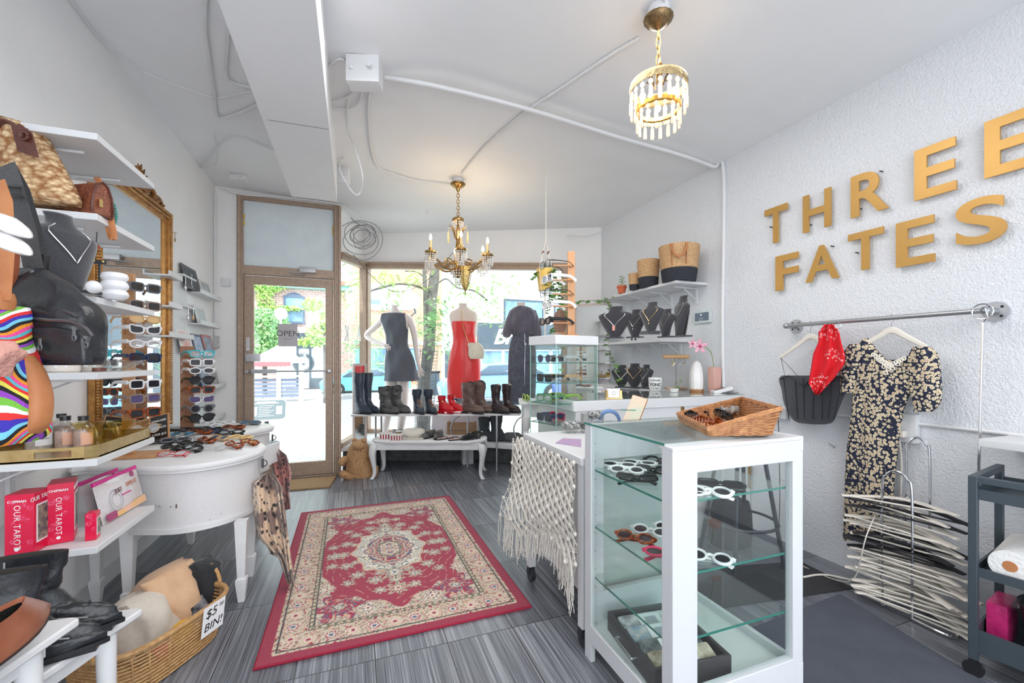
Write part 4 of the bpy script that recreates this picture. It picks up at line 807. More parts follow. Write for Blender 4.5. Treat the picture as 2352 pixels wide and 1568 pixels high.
kit('clear tie dye kit pouch with magenta strip, front one',236,1207,332,1150,.17); kit('tie dye kit pouch with magenta strip, half hidden behind the front one',205,1200,290,1155,.165)
# ------------------------------------------------------------------ things hanging in front at the far left
f0 = 1.12
t = thing('black_leather_bag','black leather waist bag hanging by a wide webbing strap','bag',P(120,845,f0)); BLL = M('black_leather',(.010,.011,.014),.30,col2=(.028,.03,.035),scale=14,bump=.35,bscale=30)
mb = MB(); sil(mb,interp([(58,215,838),(38,228,820),(22,226,770),(14,222,725,1.05),(18,205,700),(36,180,680,.85),(40,150,650,.7),(46,120,632,.5),(50,100,618,.3)],4),f0,.11,32,3.2,3,.05); mb.build('body',BLL,t)
m = MB(); fr_ = f0-.052; m.prism([(0,0)]+[(0,0)],0,0) if 0 else None
pocket = [P(u,v,fr_) for u,v in ((35,760),(44,752),(120,750),(180,758),(200,775),(203,800),(205,838),(150,833),(80,829),(55,828),(48,800))]; m.add([p-FV*.012 for p in pocket]+[p+FV*.01 for p in pocket],[list(range(11))]+[(i,(i+1) % 11,11+(i+1) % 11,11+i) for i in range(11)]); m.build('front_pocket',BLL,t,bevel=.006)
ZIP = M('dark_zip_metal',(.16,.16,.17),.3,.8)
for pts in (((36,738),(60,730),(110,735),(160,738),(195,752),(212,772)),((40,700),(85,705),(140,712),(180,728)),((74,620),(74,660),(72,700))): MB().tube(smooth_path([P(u,v,fr_-.008 if v > 715 else f0-.045+(.02 if v < 690 else 0)) for u,v in pts],4),.0045,6,flat=(1,1)).build('zip',ZIP,t)
for (u,v,a_) in ((25,695,.5),(52,722,.9),(48,745,.8),(92,790,0),(170,768,0),(200,785,-.3)):
    c_ = P(u,v,fr_-.022); ax = RV*sin(-a_)+UP*cos(a_); MB().tube([c_+ax*.014,c_-ax*.004],.0035,6).tube([c_-ax*(.008+.008*cos(q)) + (RV*cos(a_)+UP*sin(a_))*.005*sin(q) for q in [2*pi*k/10 for k in range(10)]],.0022,5,closed=True).build('zip_pull',ZIP,t)
MB().tube([P(12,380,f0+.02),P(30,430,f0+.01),P(60,530,f0),P(78,620,f0)],.027,8,flat=(1,.06),up=RV).build('strap',M('black_webbing',(.055,.056,.06),.7,bump=.3,bscale=240,col2=(.09,.09,.095),scale=200),t)
MB().tube([P(30,385,f0+.05),P(60,440,f0+.05),P(95,560,f0+.04),P(112,640,f0+.03)],.012,8,flat=(1,.1),up=RV).build('strap_tail',M('black_webbing'.strip(),(.055,.056,.06)),t)
c_ = P(26,438,f0-.005); MB().tube([c_+RV*a_+UP*b_ for a_,b_ in ((-.032,.014),(.032,.008),(.034,-.014),(-.030,-.008))],.004,6,closed=True).build('buckle',BLK,t); c_ = P(100,605,f0+.03); MB().cbox((0,0,0),(.022,.02,.045),frame(c_,RV,FV,UP),ch=.004).build('side_clip',BLK,t)
# colourful woven bag with tan leather
def stripes_mat():
    m = bpy.data.materials.new('rainbow_woven_cloth'); m.use_nodes = True; nt = m.node_tree; b = nt.nodes['Principled BSDF']; b.inputs['Roughness'].default_value = .85; L = nt.links.new
    tc = nd(nt,'ShaderNodeTexCoord'); n = nd(nt,'ShaderNodeTexNoise',i={'Scale': 7,'Detail': 1}); sp = nd(nt,'ShaderNodeSeparateXYZ'); L(tc.outputs['Object'],n.inputs[0]); L(tc.outputs['Object'],sp.inputs[0])
    a = nd(nt,'ShaderNodeMath',operation='MULTIPLY_ADD'); L(n.outputs['Fac'],a.inputs[0]); a.inputs[1].default_value = .18; L(sp.outputs[2],a.inputs[2]); q = nd(nt,'ShaderNodeMath',operation='MULTIPLY'); L(a.outputs[0],q.inputs[0]); q.inputs[1].default_value = 9
    fr = nd(nt,'ShaderNodeMath',operation='FRACT'); L(q.outputs[0],fr.inputs[0]); r = nd(nt,'ShaderNodeValToRGB'); r.color_ramp.interpolation = 'CONSTANT'; L(fr.outputs[0],r.inputs[0])
    cols = [(240,80,160),(235,150,40),(30,30,35),(120,200,225),(60,50,170),(225,50,50),(240,240,240),(120,190,70),(150,70,190),(30,30,35),(230,220,90),(225,50,50),(90,190,200)]
    while len(r.color_ramp.elements) < len(cols): r.color_ramp.elements.new(.5)
    for i,e in enumerate(r.color_ramp.elements): e.position = i/len(cols)
    for e,c in zip(r.color_ramp.elements,cols): e.color = c4(srgb(*c))
    L(r.outputs[0],b.inputs['Base Color']); bn = nd(nt,'ShaderNodeBump',i={'Strength': .6,'Distance': .004}); w = nd(nt,'ShaderNodeTexNoise',i={'Scale': 300}); L(tc.outputs['Object'],w.inputs[0]); L(w.outputs[0],bn.inputs['Height']); L(bn.outputs[0],b.inputs['Normal']); return m
t = thing('woven_bag','rainbow striped woven bag with tan leather side hanging at far left','bag',P(20,1015,1.0)); f1 = 1.0
mb = MB(); sil(mb,interp([(-60,48,1018),(-70,66,990),(-70,70,920),(-60,62,860),(-50,46,820),(-40,24,780),(-40,18,720),(-40,14,700)],4),f1,.14,28,2.6,5,.1); mb.build('body',stripes_mat(),t)
mb = MB(); sil(mb,interp([(46,70,1005),(60,102,975),(66,110,930),(60,106,890),(44,90,850),(24,62,815)],4),f1+.02,.05,20,2.6); mb.build('leather_side',TAN,t)
mb = MB(); sil(mb,interp([(-30,18,712),(-30,22,690),(-30,16,672)],3),f1,.05,16,3); mb.build('leather_flap',TAN,t)
MB().tube([P(-10,420,f1+.05),P(8,470,f1+.03),P(14,560,f1),P(4,690,f1-.01)],.022,8,flat=(1,.1),up=RV).tube([P(22,455,f1+.06),P(24,560,f1+.05)],.008,6,flat=(1,.2),up=RV).build('strap',TAN,t)
mb = MB(); sil(mb,interp([(16,28,672),(12,40,620),(22,42,580),(36,52,570),(40,46,550)],3),f1+.08,.02,12); mb.build('suede_tassel',M('rust_suede',srgb(140,75,48),.95),t)
t = thing('ribbed_knit_scarf','dusty pink ribbed knit draped over the rainbow bag','knit',P(10,860,.93)); mb = MB(); sil(mb,interp([(-40,2,865),(-40,14,840),(-40,26,815),(-40,22,800),(-40,8,782)],4),.9,.06,40,2.4,4,.25); mb.build('cloth',M('dusty_pink_knit',srgb(205,150,138),.9,bump=.6,bscale=120),t)
# two white shell hair claws hooked at the frame edge
for (v,lb) in ((515,'glossy white long cap visor, upper of two at far left'),(555,'glossy white long cap visor, lower of two at far left')):
    mb = MB(); rows = [(-40,v-18,0),(0,v-10,.016),(30,v+4,.019),(52,v+16,.014),(62,v+24,.006)]; rg = []
    for (u,vv,w) in rows: c_ = P(u,vv,.80); rg.append([c_+UP*(w*.9*sin(a_)-.3*w*cos(a_)**2)+FV*w*1.3*cos(a_) for a_ in [2*pi*k/14 for k in range(14)]])
    mb.rings(rg); tag(mb.build('white_visor',M('glossy_white_plastic',(.86,.84,.84),.15)),lb,'visor','white visors at far left')
# ------------------------------------------------------------------ benches and shoes at bottom left
def bench(lb,pa,z,L_,Wd_,leg_u):
    t = thing('plant_bench',lb,'bench',pa); return t
BZ2 = .40
def bench2(lb,c,z,X,W_,D_):
    """tapered bench top: X right unit, corner c = far right corner"""
    Y = V((-X.y,X.x,0)); t = thing('step_bench',lb,'bench',(c-X*W_/2-Y*D_/2)*1.0); t.location.z = 0
    xf = frame(c,X,Y,UP)
    MB().prism([(-W_,.0),(-.02,0),(0,-.012),(-.004,-.03),(-.11,-D_),(-W_,-D_)],-.022,0,xf).build('seat',WOODW,t,bevel=.005)
    m = MB(); m.prism([(-W_+.03,-.05),(-.05,-.05),(-.13,-D_+.02),(-W_+.03,-D_+.02)],-.07,-.022,xf); m.build('apron',WOODW,t)
    for (x,y) in ((-.06,-.09),(-.14,-D_+.05),(-W_+.06,-.09),(-W_+.06,-D_+.05)): MB().tube([xf @ V((x,y,-.022)),xf @ V((x+.005,y,-c.z+.001))],[.026,.019],12).build('leg',WOODW,t)
    return t
Xb = V((.97,.24,0)).normalized()
c1 = P(332,1392,1.42); c2 = P(190,1412,1.16)
bench2('white painted bench carrying the black ankle boots',c1,c1.z,V((.99,-.05,0)).normalized(),.55,.34)
bench2('white painted bench nearest the camera, carrying the brown shoe',c2,c2.z,V((.99,-.05,0)).normalized(),.5,.62)
def toe_at(u,v,z,ang,L,k=.62): return onZ(u,v,z)-V((cos(ang),sin(ang),0))*L*k
boot('ankle_boot','scuffed black leather ankle boot, nearer one of the pair on the bench',toe_at(248,1480,c1.z,radians(8),.3),radians(8),.26,BLL,.03,.30,wob=.05,shaft=.024,extra='seam')
boot('ankle_boot','scuffed black leather ankle boot, farther one of the pair on the bench',toe_at(283,1434,c1.z,radians(6),.3),radians(6),.26,BLL,.03,.30,wob=.05,shaft=.024,seed=4,extra='seam')
BRS = M('burnished_brown_leather',srgb(170,105,75),.28,col2=srgb(135,72,48),scale=7,coat=.3)
flat_shoe('heeled_loafer','burnished brown leather heeled loafer at the bottom left corner',toe_at(112,1452,c2.z,radians(90),.28,.55),radians(90),BRS,M('black_fur_lining',(.012,.012,.012),1,bump=.8,bscale=300),.28,.10,toe=.5,high=.085,opening=.6)
# ------------------------------------------------------------------ basket of clothes
WICK = M('wicker_cane',srgb(205,165,115),.55,col2=srgb(165,120,72),scale=60)
a,b = onZ(318,1610),onZ(538,1440); Yb = (b-a); Lb = Yb.length+.10; Yb.normalize(); Xb_ = V((-Yb.y,Yb.x,0))   # Xb_ points to the wall
cen = b-Yb*(Lb/2-.02)+Xb_*.16; t = thing('wicker_basket','long oval wicker basket of clothes with a five dollar bin sign','basket',cen); Wb,Hb = .36,.185
def oval(k,z,n=44):
    return [cen+Yb*(math.copysign(abs(cos(a_))**.62,cos(a_))*Lb/2*k)+Xb_*(math.copysign(abs(sin(a_))**.62,sin(a_))*Wb/2*k)+UP*z for a_ in [2*pi*i/n for i in range(n)]]
m = MB()
for i in range(12): m.tube(oval(.86+.14*i/12,.012+i*Hb/12.5),.0052,5,closed=True)
for i in range(0,44,2): m.tube([oval(.86,.005)[i],oval(.93,Hb*.5)[i],oval(1.0,Hb)[i]],.0035,5)
m.add(oval(.86,.008),[list(range(44))]); m.build('woven_side',WICK,t,angle=180)
MB().tube(oval(1.0,Hb),.011,8,closed=True).build('rim',WICK,t)
for s_ in (1,-1):
    c_ = cen+Yb*s_*(Lb/2); MB().tube([c_+Xb_*.065*cos(q)+UP*(Hb+.09*sin(q)) for q in [pi*k/10 for k in range(11)]],.008,8).build('handle',WICK,t)
sp_ = cen-Xb_*(Wb/2+.006)+Yb*(Lb*.20)+UP*.135; SX_ = Yb; nn = (-Xb_+UP*-.12).normalized(); UPs = nn.cross(SX_).normalized(); UPs = UPs if UPs.z > 0 else -UPs; xs = frame(sp_,SX_,UPs,SX_.cross(UPs))
t2 = thing('price_card','handwritten white price card on the clothes basket','sign',sp_); o = MB().box((-.055,-.065,0),(.055,.065,.0015),xs).build('card',WT,t2); l = MB(); text_mb(l,'$5',xs @ Matrix.Translation((-.015,.028,.002)),.055,.0008,shear=.15); text_mb(l,'00',xs @ Matrix.Translation((.036,.04,.002)),.022,.0008); text_mb(l,'BIN!',xs @ Matrix.Translation((0,-.03,.002)),.05,.0008,shear=.15); l.build('lettering',BLK,o)
def cloth_lump(name,lb,cu,cv_,f,wu,hv,dep,mat,seed,rows=None,wob=.12):
    m = MB(); R_ = rows or [(cu-wu*.9,cu+wu*.9,cv_+hv),(cu-wu,cu+wu,cv_+hv*.4),(cu-wu*.85,cu+wu*.9,cv_-hv*.1),(cu-wu*.55,cu+wu*.6,cv_-hv*.6),(cu-wu*.2,cu+wu*.25,cv_-hv)]
    sil(m,interp(R_,4),f,dep,36,2.2,seed,wob); return tag(m.build(name,mat,angle=180),lb,'garment')
KN = lambda n,c,c2=None: M(n,c,.92,bump=1.0,bscale=16,col2=c2,scale=14,sheen=.2)
cloth_lump('folded_shirt','camel coloured shirt heaped in the clothes basket',375,1390,1.93,78,62,.24,KN('camel_cloth',srgb(218,178,142),srgb(205,165,130)),1,[(300,455,1450),(296,458,1405),(310,448,1365),(335,425,1325),(365,405,1306)])
cloth_lump('folded_shirt','cream cotton top in the near half of the clothes basket',320,1430,1.80,70,50,.2,KN('cream_cloth',srgb(218,208,196),srgb(205,195,182)),2,[(270,392,1480),(258,388,1440),(262,380,1400),(285,365,1372),(310,345,1360)])
cloth_lump('folded_sweater','black knit sweater standing up at the far end of the basket',460,1350,2.04,36,60,.12,KN('black_knit',(.02,.021,.025)),3,[(430,505,1412),(434,505,1385),(434,503,1340),(438,500,1310),(446,500,1296),(452,468,1286)])
cloth_lump('folded_sweater','oatmeal knit sweater between the cream top and striped top',385,1440,1.84,34,30,.13,KN('oatmeal_knit',srgb(190,178,168)),4)
cloth_lump('folded_blouse','black and white patterned top near the price card',440,1405,1.93,38,26,.12,M('black_white_print',(.02,.02,.025),.85,col2=(.75,.75,.8),scale=9,mixf=.62),5)
cloth_lump('folded_blouse','mustard yellow top peeking over the basket rim',415,1448,1.84,26,20,.09,KN('mustard_cloth',srgb(235,180,45)),6)
cloth_lump('folded_blouse','hot pink top squeezed against the basket side',372,1484,1.79,24,18,.1,KN('hot_pink_cloth',srgb(220,25,100)),7)
cloth_lump('folded_blouse','charcoal fleece top at the near end of the basket',335,1494,1.76,30,18,.1,KN('charcoal_fleece',(.035,.036,.04)),8)

# ================================================================== LEFT SIDE: MIRROR, DESK, LEDGES, EYEWEAR
GILT = M('gilded_frame',srgb(200,150,85),.35,.55,col2=srgb(150,100,50),scale=25,bump=.15,bscale=60)
MY0,MY1,MZ0,MZ1,FWD = 2.84,3.80,.79,2.32,.075
t = thing('gilded_mirror','tall gilded mirror with beaded frame and carved crest on the left wall','mirror',(XL+.03,(MY0+MY1)/2,MZ0))
m = MB()
for (y0,y1,z0,z1) in ((MY0,MY0+FWD,MZ0,MZ1),(MY1-FWD,MY1,MZ0,MZ1),(MY0,MY1,MZ0,MZ0+FWD),(MY0,MY1,MZ1-FWD,MZ1)): m.box((XL+.002,y0,z0),(XL+.035,y1,z1))
for (y0,y1,z0,z1) in ((MY0+.028,MY0+.045,MZ0,MZ1),(MY1-.045,MY1-.028,MZ0,MZ1),(MY0,MY1,MZ0+.028,MZ0+.045),(MY0,MY1,MZ1-.045,MZ1-.028)): m.box((XL+.03,y0,z0),(XL+.05,y1,z1))
m.build('frame',GILT,t,bevel=.006)
m = MB(); step = .0155
def bead(y,z,ax): m.tube([V((XL+.045,y,z))-V(ax)*.006,V((XL+.045,y,z))+V(ax)*.006],.0135,7)
n_ = int((MZ1-MZ0)/step)
for i in range(n_+1): z = MZ0+i*step; bead(MY1-.012,z,(0,0,1)); bead(MY0+.012,z,(0,0,1))
for i in range(int((MY1-MY0)/step)+1): y = MY0+i*step; bead(y,MZ1-.012,(0,1,0)); bead(y,MZ0+.012,(0,1,0))
m.build('beaded_edge',GILT,t)
MIR = bpy.data.materials.new('mirror_silver'); MIR.use_nodes = True; b_ = MIR.node_tree.nodes['Principled BSDF']; b_.inputs['Metallic'].default_value = 1; b_.inputs['Roughness'].default_value = .01; b_.inputs['Base Color'].default_value = (.86,.89,.89,1)
MB().box((XL+.010,MY0+FWD-.01,MZ0+FWD-.01),(XL+.022,MY1-FWD+.01,MZ1-FWD+.01)).build('mirror_glass',MIR,t)
m = MB(); yc = (MY0+MY1)/2
def leafp(y,z,a,L_,w): d = V((0,sin(a),cos(a))); s_ = V((0,cos(a),-sin(a))); c_ = V((XL+.03,y,z)); m.rings([[c_+d*L_*q+s_*w*k*cos(p)+V((1,0,0))*(.012*k*sin(p)+.02*q*q) for p in [2*pi*j/8 for j in range(8)]] for q,k in ((0,.3),(.3,.9),(.6,1),(.85,.7),(1,.15))])
for i in range(9): leafp(yc,MZ1+.02,(i-4)*.33,.145-.008*abs(i-4),.016)
m.ball((XL+.04,yc,MZ1+.03),(.02,.04,.03))
for s_ in (-1,1):
    m.tube(smooth_path([(XL+.03,yc+s_*.06,MZ1+.01),(XL+.035,yc+s_*.14,MZ1+.075),(XL+.035,yc+s_*.21,MZ1+.05),(XL+.035,yc+s_*.20,MZ1+.01),(XL+.035,yc+s_*.17,MZ1+.025)],5),.018,8)
    m.tube(smooth_path([(XL+.03,yc+s_*.2,MZ1+.0),(XL+.03,yc+s_*.28,MZ1+.055),(XL+.03,yc+s_*.35,MZ1+.03),(XL+.03,yc+s_*.33,MZ1+.0)],5),.014,8)
    for k in range(4): leafp(yc+s_*(.1+.07*k),MZ1,s_*(.5+.2*k),.075-.008*k,.014)
    m.tube([(XL+.03,yc+s_*.35,MZ1+.005),(XL+.03,yc+s_*.44,MZ1-.005)],.012,8)
m.build('carved_crest',M('dark_gilt',srgb(170,118,62),.4,.5,col2=srgb(105,66,34),scale=30),t)
# kidney desk
OUT = [(-1.288,2.74),(-1.20,2.63),(-1.089,2.575),(-.956,2.52),(-.821,2.478),(-.694,2.495),(-.575,2.581),(-.498,2.723),(-.48,2.844),(-.51,2.953),(-.58,3.08),(-.65,3.20),(-.70,3.33),(-.70,3.45),(-.65,3.55),(-.60,3.62),(-.575,3.72),(-.61,3.83),(-.70,3.93),(-.82,3.99),(-.947,4.0),(-1.288,4.0)]
def dense(poly,k=4,closed=True):
    p = [V((x,y,0)) for x,y in poly]; n = len(p); o = []
    for i in range(n):
        a,b,c_,d = p[(i-1) % n],p[i],p[(i+1) % n],p[(i+2) % n]
        if i in (n-1,n-2): o.append(b); continue
        for j in range(k): q = j/k; o.append(.5*((2*b)+(c_-a)*q+(2*a-5*b+4*c_-d)*q*q+(3*b-a-3*c_+d)*q**3))
    return [(max(v.x,XL+.006),v.y) for v in o]
def inset(poly,d):
    n = len(poly); o = []
    for i in range(n):
        a,b,c_ = V(poly[i-1]+(0,)),V(poly[i]+(0,)),V(poly[(i+1) % n]+(0,)); t_ = (c_-a).normalized(); nn = V((-t_.y,t_.x,0)); q = b+nn*d; o.append((max(q.x,XL+.006),q.y))
    return o
OD = dense(OUT); DZ = .743
t = thing('kidney_desk','white painted kidney shaped desk covered in sunglasses','desk',(-.95,3.2,0))
def ring_at(poly,z): return [V((x,y,z)) for x,y in poly]
MB().rings([ring_at(inset(OD,.022),DZ-.045),ring_at(inset(OD,.008),DZ-.040),ring_at(inset(OD,.012),DZ-.03),ring_at(inset(OD,.002),DZ-.026),ring_at(OD,DZ-.016),ring_at(inset(OD,.003),DZ-.006),ring_at(inset(OD,.010),DZ)]).build('desktop',WOODW,t,angle=50)
near = [p for p in inset(OD,.032) if p[1] < 2.90]; near = near+[(XL+.008,2.90)] if near[-1][0] > -1.2 else near
idx = [p for p in inset(OD,.032)]; nr = []
for p in idx:
    if p[1] > 2.93 and p[0] > -1.0: break
    nr.append(p)
nr += [(XL+.008,nr[-1][1])]
MB().prism(nr,.415,DZ-.04).build('near_pedestal',M('worn_white_panel',(.74,.73,.74),.45,col2=(.68,.67,.67),scale=120,bump=.15,bscale=200),t,angle=50)
MB().rings([ring_at([(x*1+0.0,y) for x,y in inset(nr,-.008)],.405),ring_at(inset(nr,-.008),.43)]).build('base_moulding',WOODW,t,angle=50)
fr2 = [p for p in inset(OD,.032) if p[1] > 3.5]; MB().prism(fr2+[(XL+.008,3.5)] if fr2[0][0] > -1 else fr2,.415,DZ-.04).build('far_pedestal',WOODW,t,angle=50)
ap = [p for p in inset(OD,.045) if 2.9 < p[1] < 3.55]; ap = [p for p in ap if p[0] > -1.1]; MB().prism(ap+[(XL+.01,ap[-1][1]),(XL+.01,ap[0][1])],.60,DZ-.04).build('apron',WOODW,t,angle=50)
def spade_leg(x,y,ztop=.42,w=.028,tw=0):
    m = MB(); q = lambda s_,z: [V((x+a*s_,y+b*s_,z)) for a,b in ((-1,-1),(1,-1),(1,1),(-1,1))]
    m.rings([q(w,ztop),q(w*.62,.13),q(w*.62,.125),q(w*.88,.118),q(w*.88,.10),q(w*.5,.0)]); return m.build('leg',WOODW,t,smooth=False)
for (x,y) in ((-.545,2.56),(-1.03,2.60),(-.56,2.84),(-1.04,3.48),(-.68,3.70),(-1.24,3.9),(-1.24,2.8)): spade_leg(x,y)
chips = MB()
for (u,v,s_) in ((405,1162,4),(392,1164,1.5),(371,1164,1),(365,1163,1.4),(358,1161,.8),(507,1180,1),(482,1193,1)):
    c_ = P(u,v,2.02); best = min(range(len(nr)-1),key=lambda i: abs(atan2(nr[i][0],nr[i][1])-atan2(c_.x,c_.y))); pt = V((nr[best][0],nr[best][1],0)); ff = pt.dot(FV); q = P(u,v,ff-.004); chips.ball(tuple(q),(.0015*s_**.5,.002,.003*s_),6,4)
chips.build('paint_chip',M('bare_wood_chip',srgb(90,60,45),.8),t); bpy.data.objects['paint_chip']['kind'] = 'stuff'
# drawers: near one closed on the curved end, far one pulled out
c_ = V((-.498,2.80,.63)); MB().tube(arc(V((-.487,2.80,.655)),.018,-pi/2,pi/2,8,(1,0,0),(0,0,1)),.003,6).cbox((-.492,2.80,.655),(.01,.022,.05)).build('drawer_handle',M('dark_pewter',(.1,.1,.11),.4,.7),t)
dx = frame(V((-.60,3.24,.565)),V((.93,-.37,0)),V((.37,.93,0)),UP)
m = MB(); 
for b0_,b1_ in (((-.12,-.085,0),(.10,.085,.008)),((-.12,-.085,0),(.10,-.077,.11)),((-.12,.077,0),(.10,.085,.11)),((-.12,-.085,0),(-.112,.085,.11)),((.085,-.09,-.003),(.10,.09,.125))): m.box(b0_,b1_,dx)
m.build('open_drawer',WOODW,t,bevel=.002)
m = MB().tube(arc(V((-.578,3.70,.655)),.018,-pi/2,pi/2,8,(1,0,0),(0,0,1)),.003,6).cbox((-.584,3.70,.655),(.01,.022,.05)); m.build('drawer_handle',MATS['dark_pewter'],t)
# scarves
def leopard(name,base,spot,dark,sc):
    m = bpy.data.materials.new(name); m.use_nodes = True; nt = m.node_tree; b = nt.nodes['Principled BSDF']; b.inputs['Roughness'].default_value = .6; b.inputs['Sheen Weight'].default_value = .3; L = nt.links.new
    tc = nd(nt,'ShaderNodeTexCoord'); v = nd(nt,'ShaderNodeTexVoronoi',i={'Scale': sc,'Randomness': .9}); n = nd(nt,'ShaderNodeTexNoise',i={'Scale': 6,'Detail': 1}); L(tc.outputs['Object'],v.inputs[0]); L(tc.outputs['Object'],n.inputs[0])
    r = nd(nt,'ShaderNodeValToRGB'); e = r.color_ramp.elements; e[0].color = c4(spot); e[0].position = .33; e[1].color = (1,1,1,1); e[1].position = .37; L(v.outputs['Distance'],r.inputs[0])
    r2 = nd(nt,'ShaderNodeValToRGB'); e = r2.color_ramp.elements; e[0].color = c4(base); e[0].position = .5; e[1].color = c4(dark); e[1].position = .53; L(n.outputs['Fac'],r2.inputs[0])
    mx = nd(nt,'ShaderNodeMix',data_type='RGBA',blend_type='MULTIPLY'); mx.inputs[0].default_value = 1; L(r.outputs[0],mx.inputs[7]); L(r2.outputs[0],mx.inputs[6]); L(mx.outputs[2],b.inputs['Base Color']); return m
LEO = leopard('leopard_silk',srgb(228,200,172),srgb(75,75,85),srgb(150,122,110),32); LEO2 = leopard('rose_leopard_silk',srgb(205,140,130),srgb(60,55,75),srgb(120,75,75),30)
fS = 2.30
m = MB(); drape(m,[(612,1085),(578,1108),(580,1150),(585,1190),(590,1232),(640,1280),(660,1340)],[(616,1085),(640,1115),(648,1160),(655,1200),(662,1240),(672,1300),(676,1343)],fS+.02,.022,2.6,30,34,3,.02)
drape(m,[(622,1082),(632,1110),(640,1170),(648,1230),(656,1290),(664,1330)],[(626,1085),(650,1120),(656,1180),(663,1240),(670,1300),(675,1338)],fS-.03,.012,2,16,30,8)
drape(m,[(600,1100),(588,1160),(592,1205),(610,1250),(622,1272)],[(640,1110),(640,1170),(640,1220),(645,1262),(650,1285)],fS+.06,.02,2.2,20,24,5)
tag(m.build('silk_scarf',LEO,None,solid=.0015),'tan leopard print silk scarf hanging from the near desk drawer','scarf')
m = MB(); drape(m,[(622,1032),(622,1060),(632,1100),(642,1130),(652,1172)],[(640,1030),(658,1045),(670,1085),(664,1130),(668,1168)],2.92,.022,2.4,26,24,9,.02)
tag(m.build('silk_scarf',LEO2,None,solid=.0015),'rose leopard print silk scarf spilling from the open far drawer','scarf')
# eyewear laid out on the desk
GD = 'sunglasses laid out on the kidney desk'
lay = [(366,1016,'black',LENS,'cat',.4,'black cat eye sunglasses at the left of the desk by the tray shelf'),(394,1031,'black',LENS,'oval',-.3,'thick black oval sunglasses behind the red pair'),(396,1046,'red',LENSC,'round',.15,'thin red wire glasses at the front edge of the desk'),
       (418,1000,'silver',LENSB,'aviator',.2,'sunglasses with blue mirrored aviator lenses on the desk'),(403,1014,'grey',LENS,'square',.5,'grey square sunglasses left of the silver wraparound pair'),(441,1008,'silver',LENSC,'oval',.6,'silver wraparound sunglasses in the middle of the desk'),
       (441,1033,'black',LENSC,'cat',-.5,'black framed cat eye sunglasses with pale lenses near the desk front'),(436,1022,'black',LENS,'square',-.2,'small black square sunglasses behind the pale lensed cat eye pair'),(473,1014,'tort',LENS,'cat',-.5,'dark tortoiseshell cat eye sunglasses in the desk centre'),(490,1031,'clear',LENSC,'round',-.1,'clear framed round glasses near the desk front'),
       (503,1009,'tan',LENSB,'square',-.35,'peach framed sunglasses with blue lenses on the desk'),(536,1025,'tort',LENSC,'cat',-.55,'amber tortoiseshell cat eye glasses by the clear pair'),(572,1018,'tort',LENSY,'oval',-.5,'tortoiseshell oval glasses at the right rounded end of the desk'),(553,1007,'yellow',LENSY,'oval',-.2,'pale yellow oval sunglasses near the kneehole'),
       (531,996,'black',LENSC,'round',.5,'small black rimmed round glasses behind the pale yellow pair'),(536,983,'tort',LENS,'oval',.1,'brown tortoiseshell sunglasses at the far lobe of the desk'),(574,973,'grey',LENSB,'square',.1,'smoky grey green sunglasses at the far edge of the desk'),(484,989,'black',LENS,'aviator',.0,'large black aviator sunglasses near the black stand base'),
       (506,981,'white',LENSC,'round',.2,'white round glasses beyond the large black aviators'),(459,995,'tort',LENS,'oval',.15,'reddish tortoiseshell oval sunglasses before the stand base'),(438,990,'black',LENS,'square',.1,'black square sunglasses right in front of the stand base'),(513,973,'white',LENSC,'oval',.2,'white oval glasses at the back of the desk'),(497,994,'navy',LENS,'cat',-.3,'navy cat eye sunglasses beside the large black aviators')]
for (u,v,fr,ln,sh,a_,lb) in lay:
    p = onZ(u,v,DZ+.008); x = (RV*cos(a_)+FV*sin(a_)); tl = .35; y_ = UP.cross(x); zz = (y_*cos(tl)+UP*sin(tl)).normalized(); yy = zz.cross(x)
    glasses(lb,frame(p+UP*.012,x,yy,zz),fr,ln,sh,True,fr not in ('red','silver','clear'),GD,1.15)
def stand(name,lb,base_c,post_top,w,th,X,mat,basemat,bw,bd,peg_z,peg_len,group=None):
    """flat post with pegs for spectacles"""
    t = thing(name,lb,'display stand',base_c); Y = V((-X.y,X.x,0)); xf = frame(base_c,X,Y,UP); h = post_top-base_c.z
    MB().box((-bw/2,-bd/2,0),(bw/2,bd/2,.014),xf,ch=.003).build('base',basemat,t); MB().box((-w/2,-th/2,.014),(w/2,th/2,h),xf).build('post',mat,t,bevel=.002)
    for z in peg_z: MB().tube([xf @ V((-.012,-th/2-.005,z-base_c.z)),xf @ V((-.012,-th/2-.02,z-base_c.z))],.007,8).tube([xf @ V((0,-th/2-.012,z-base_c.z)),xf @ V((peg_len,-th/2-.012,z-base_c.z))],.005,6).build('peg',mat,t)
    return t
PINE = M('oiled_wood',srgb(206,156,112),.5,col2=srgb(182,130,86),scale=14,stretch=(1,1,.12)); HARDB = M('brown_hardboard',srgb(178,130,102),.7,col2=srgb(160,112,86),scale=60)
s1 = onZ(296,1048,DZ+.0015); s1f = s1.dot(FV)
v2z = lambda v,f: CAMH-(v-HV)/FPX*f
v1 = [661,702,733,758,790,822,882,915,948,985]
xs1 = RV*.96+FV*.27
stand('eyewear_stand','oiled wood sunglasses stand on the desk in front of the gilded mirror',s1,v2z(628,s1f),.052,.022,xs1,PINE,PINE,.30,.16,[v2z(v+6,s1f) for v in v1],.10)
cols1 = [('grey',LENS,'square','grey'),('taupe',LENS,'square','dark taupe'),('tan',LENSY,'oval','tan'),('white',LENS,'cat','white cat eye'),('white',LENSC,'oval','white oval'),('navy',LENS,'square','navy'),('white',LENS,'square','chunky white'),('taupe',LENSP,'square','beige'),('tort',LENS,'square','tortoiseshell'),('gold',LENSC,'round','thin gold round')]
ordn = ['topmost','second from top','third from top','fourth from top','fifth from top','sixth from top','seventh from top','eighth from top','ninth from top','lowest']
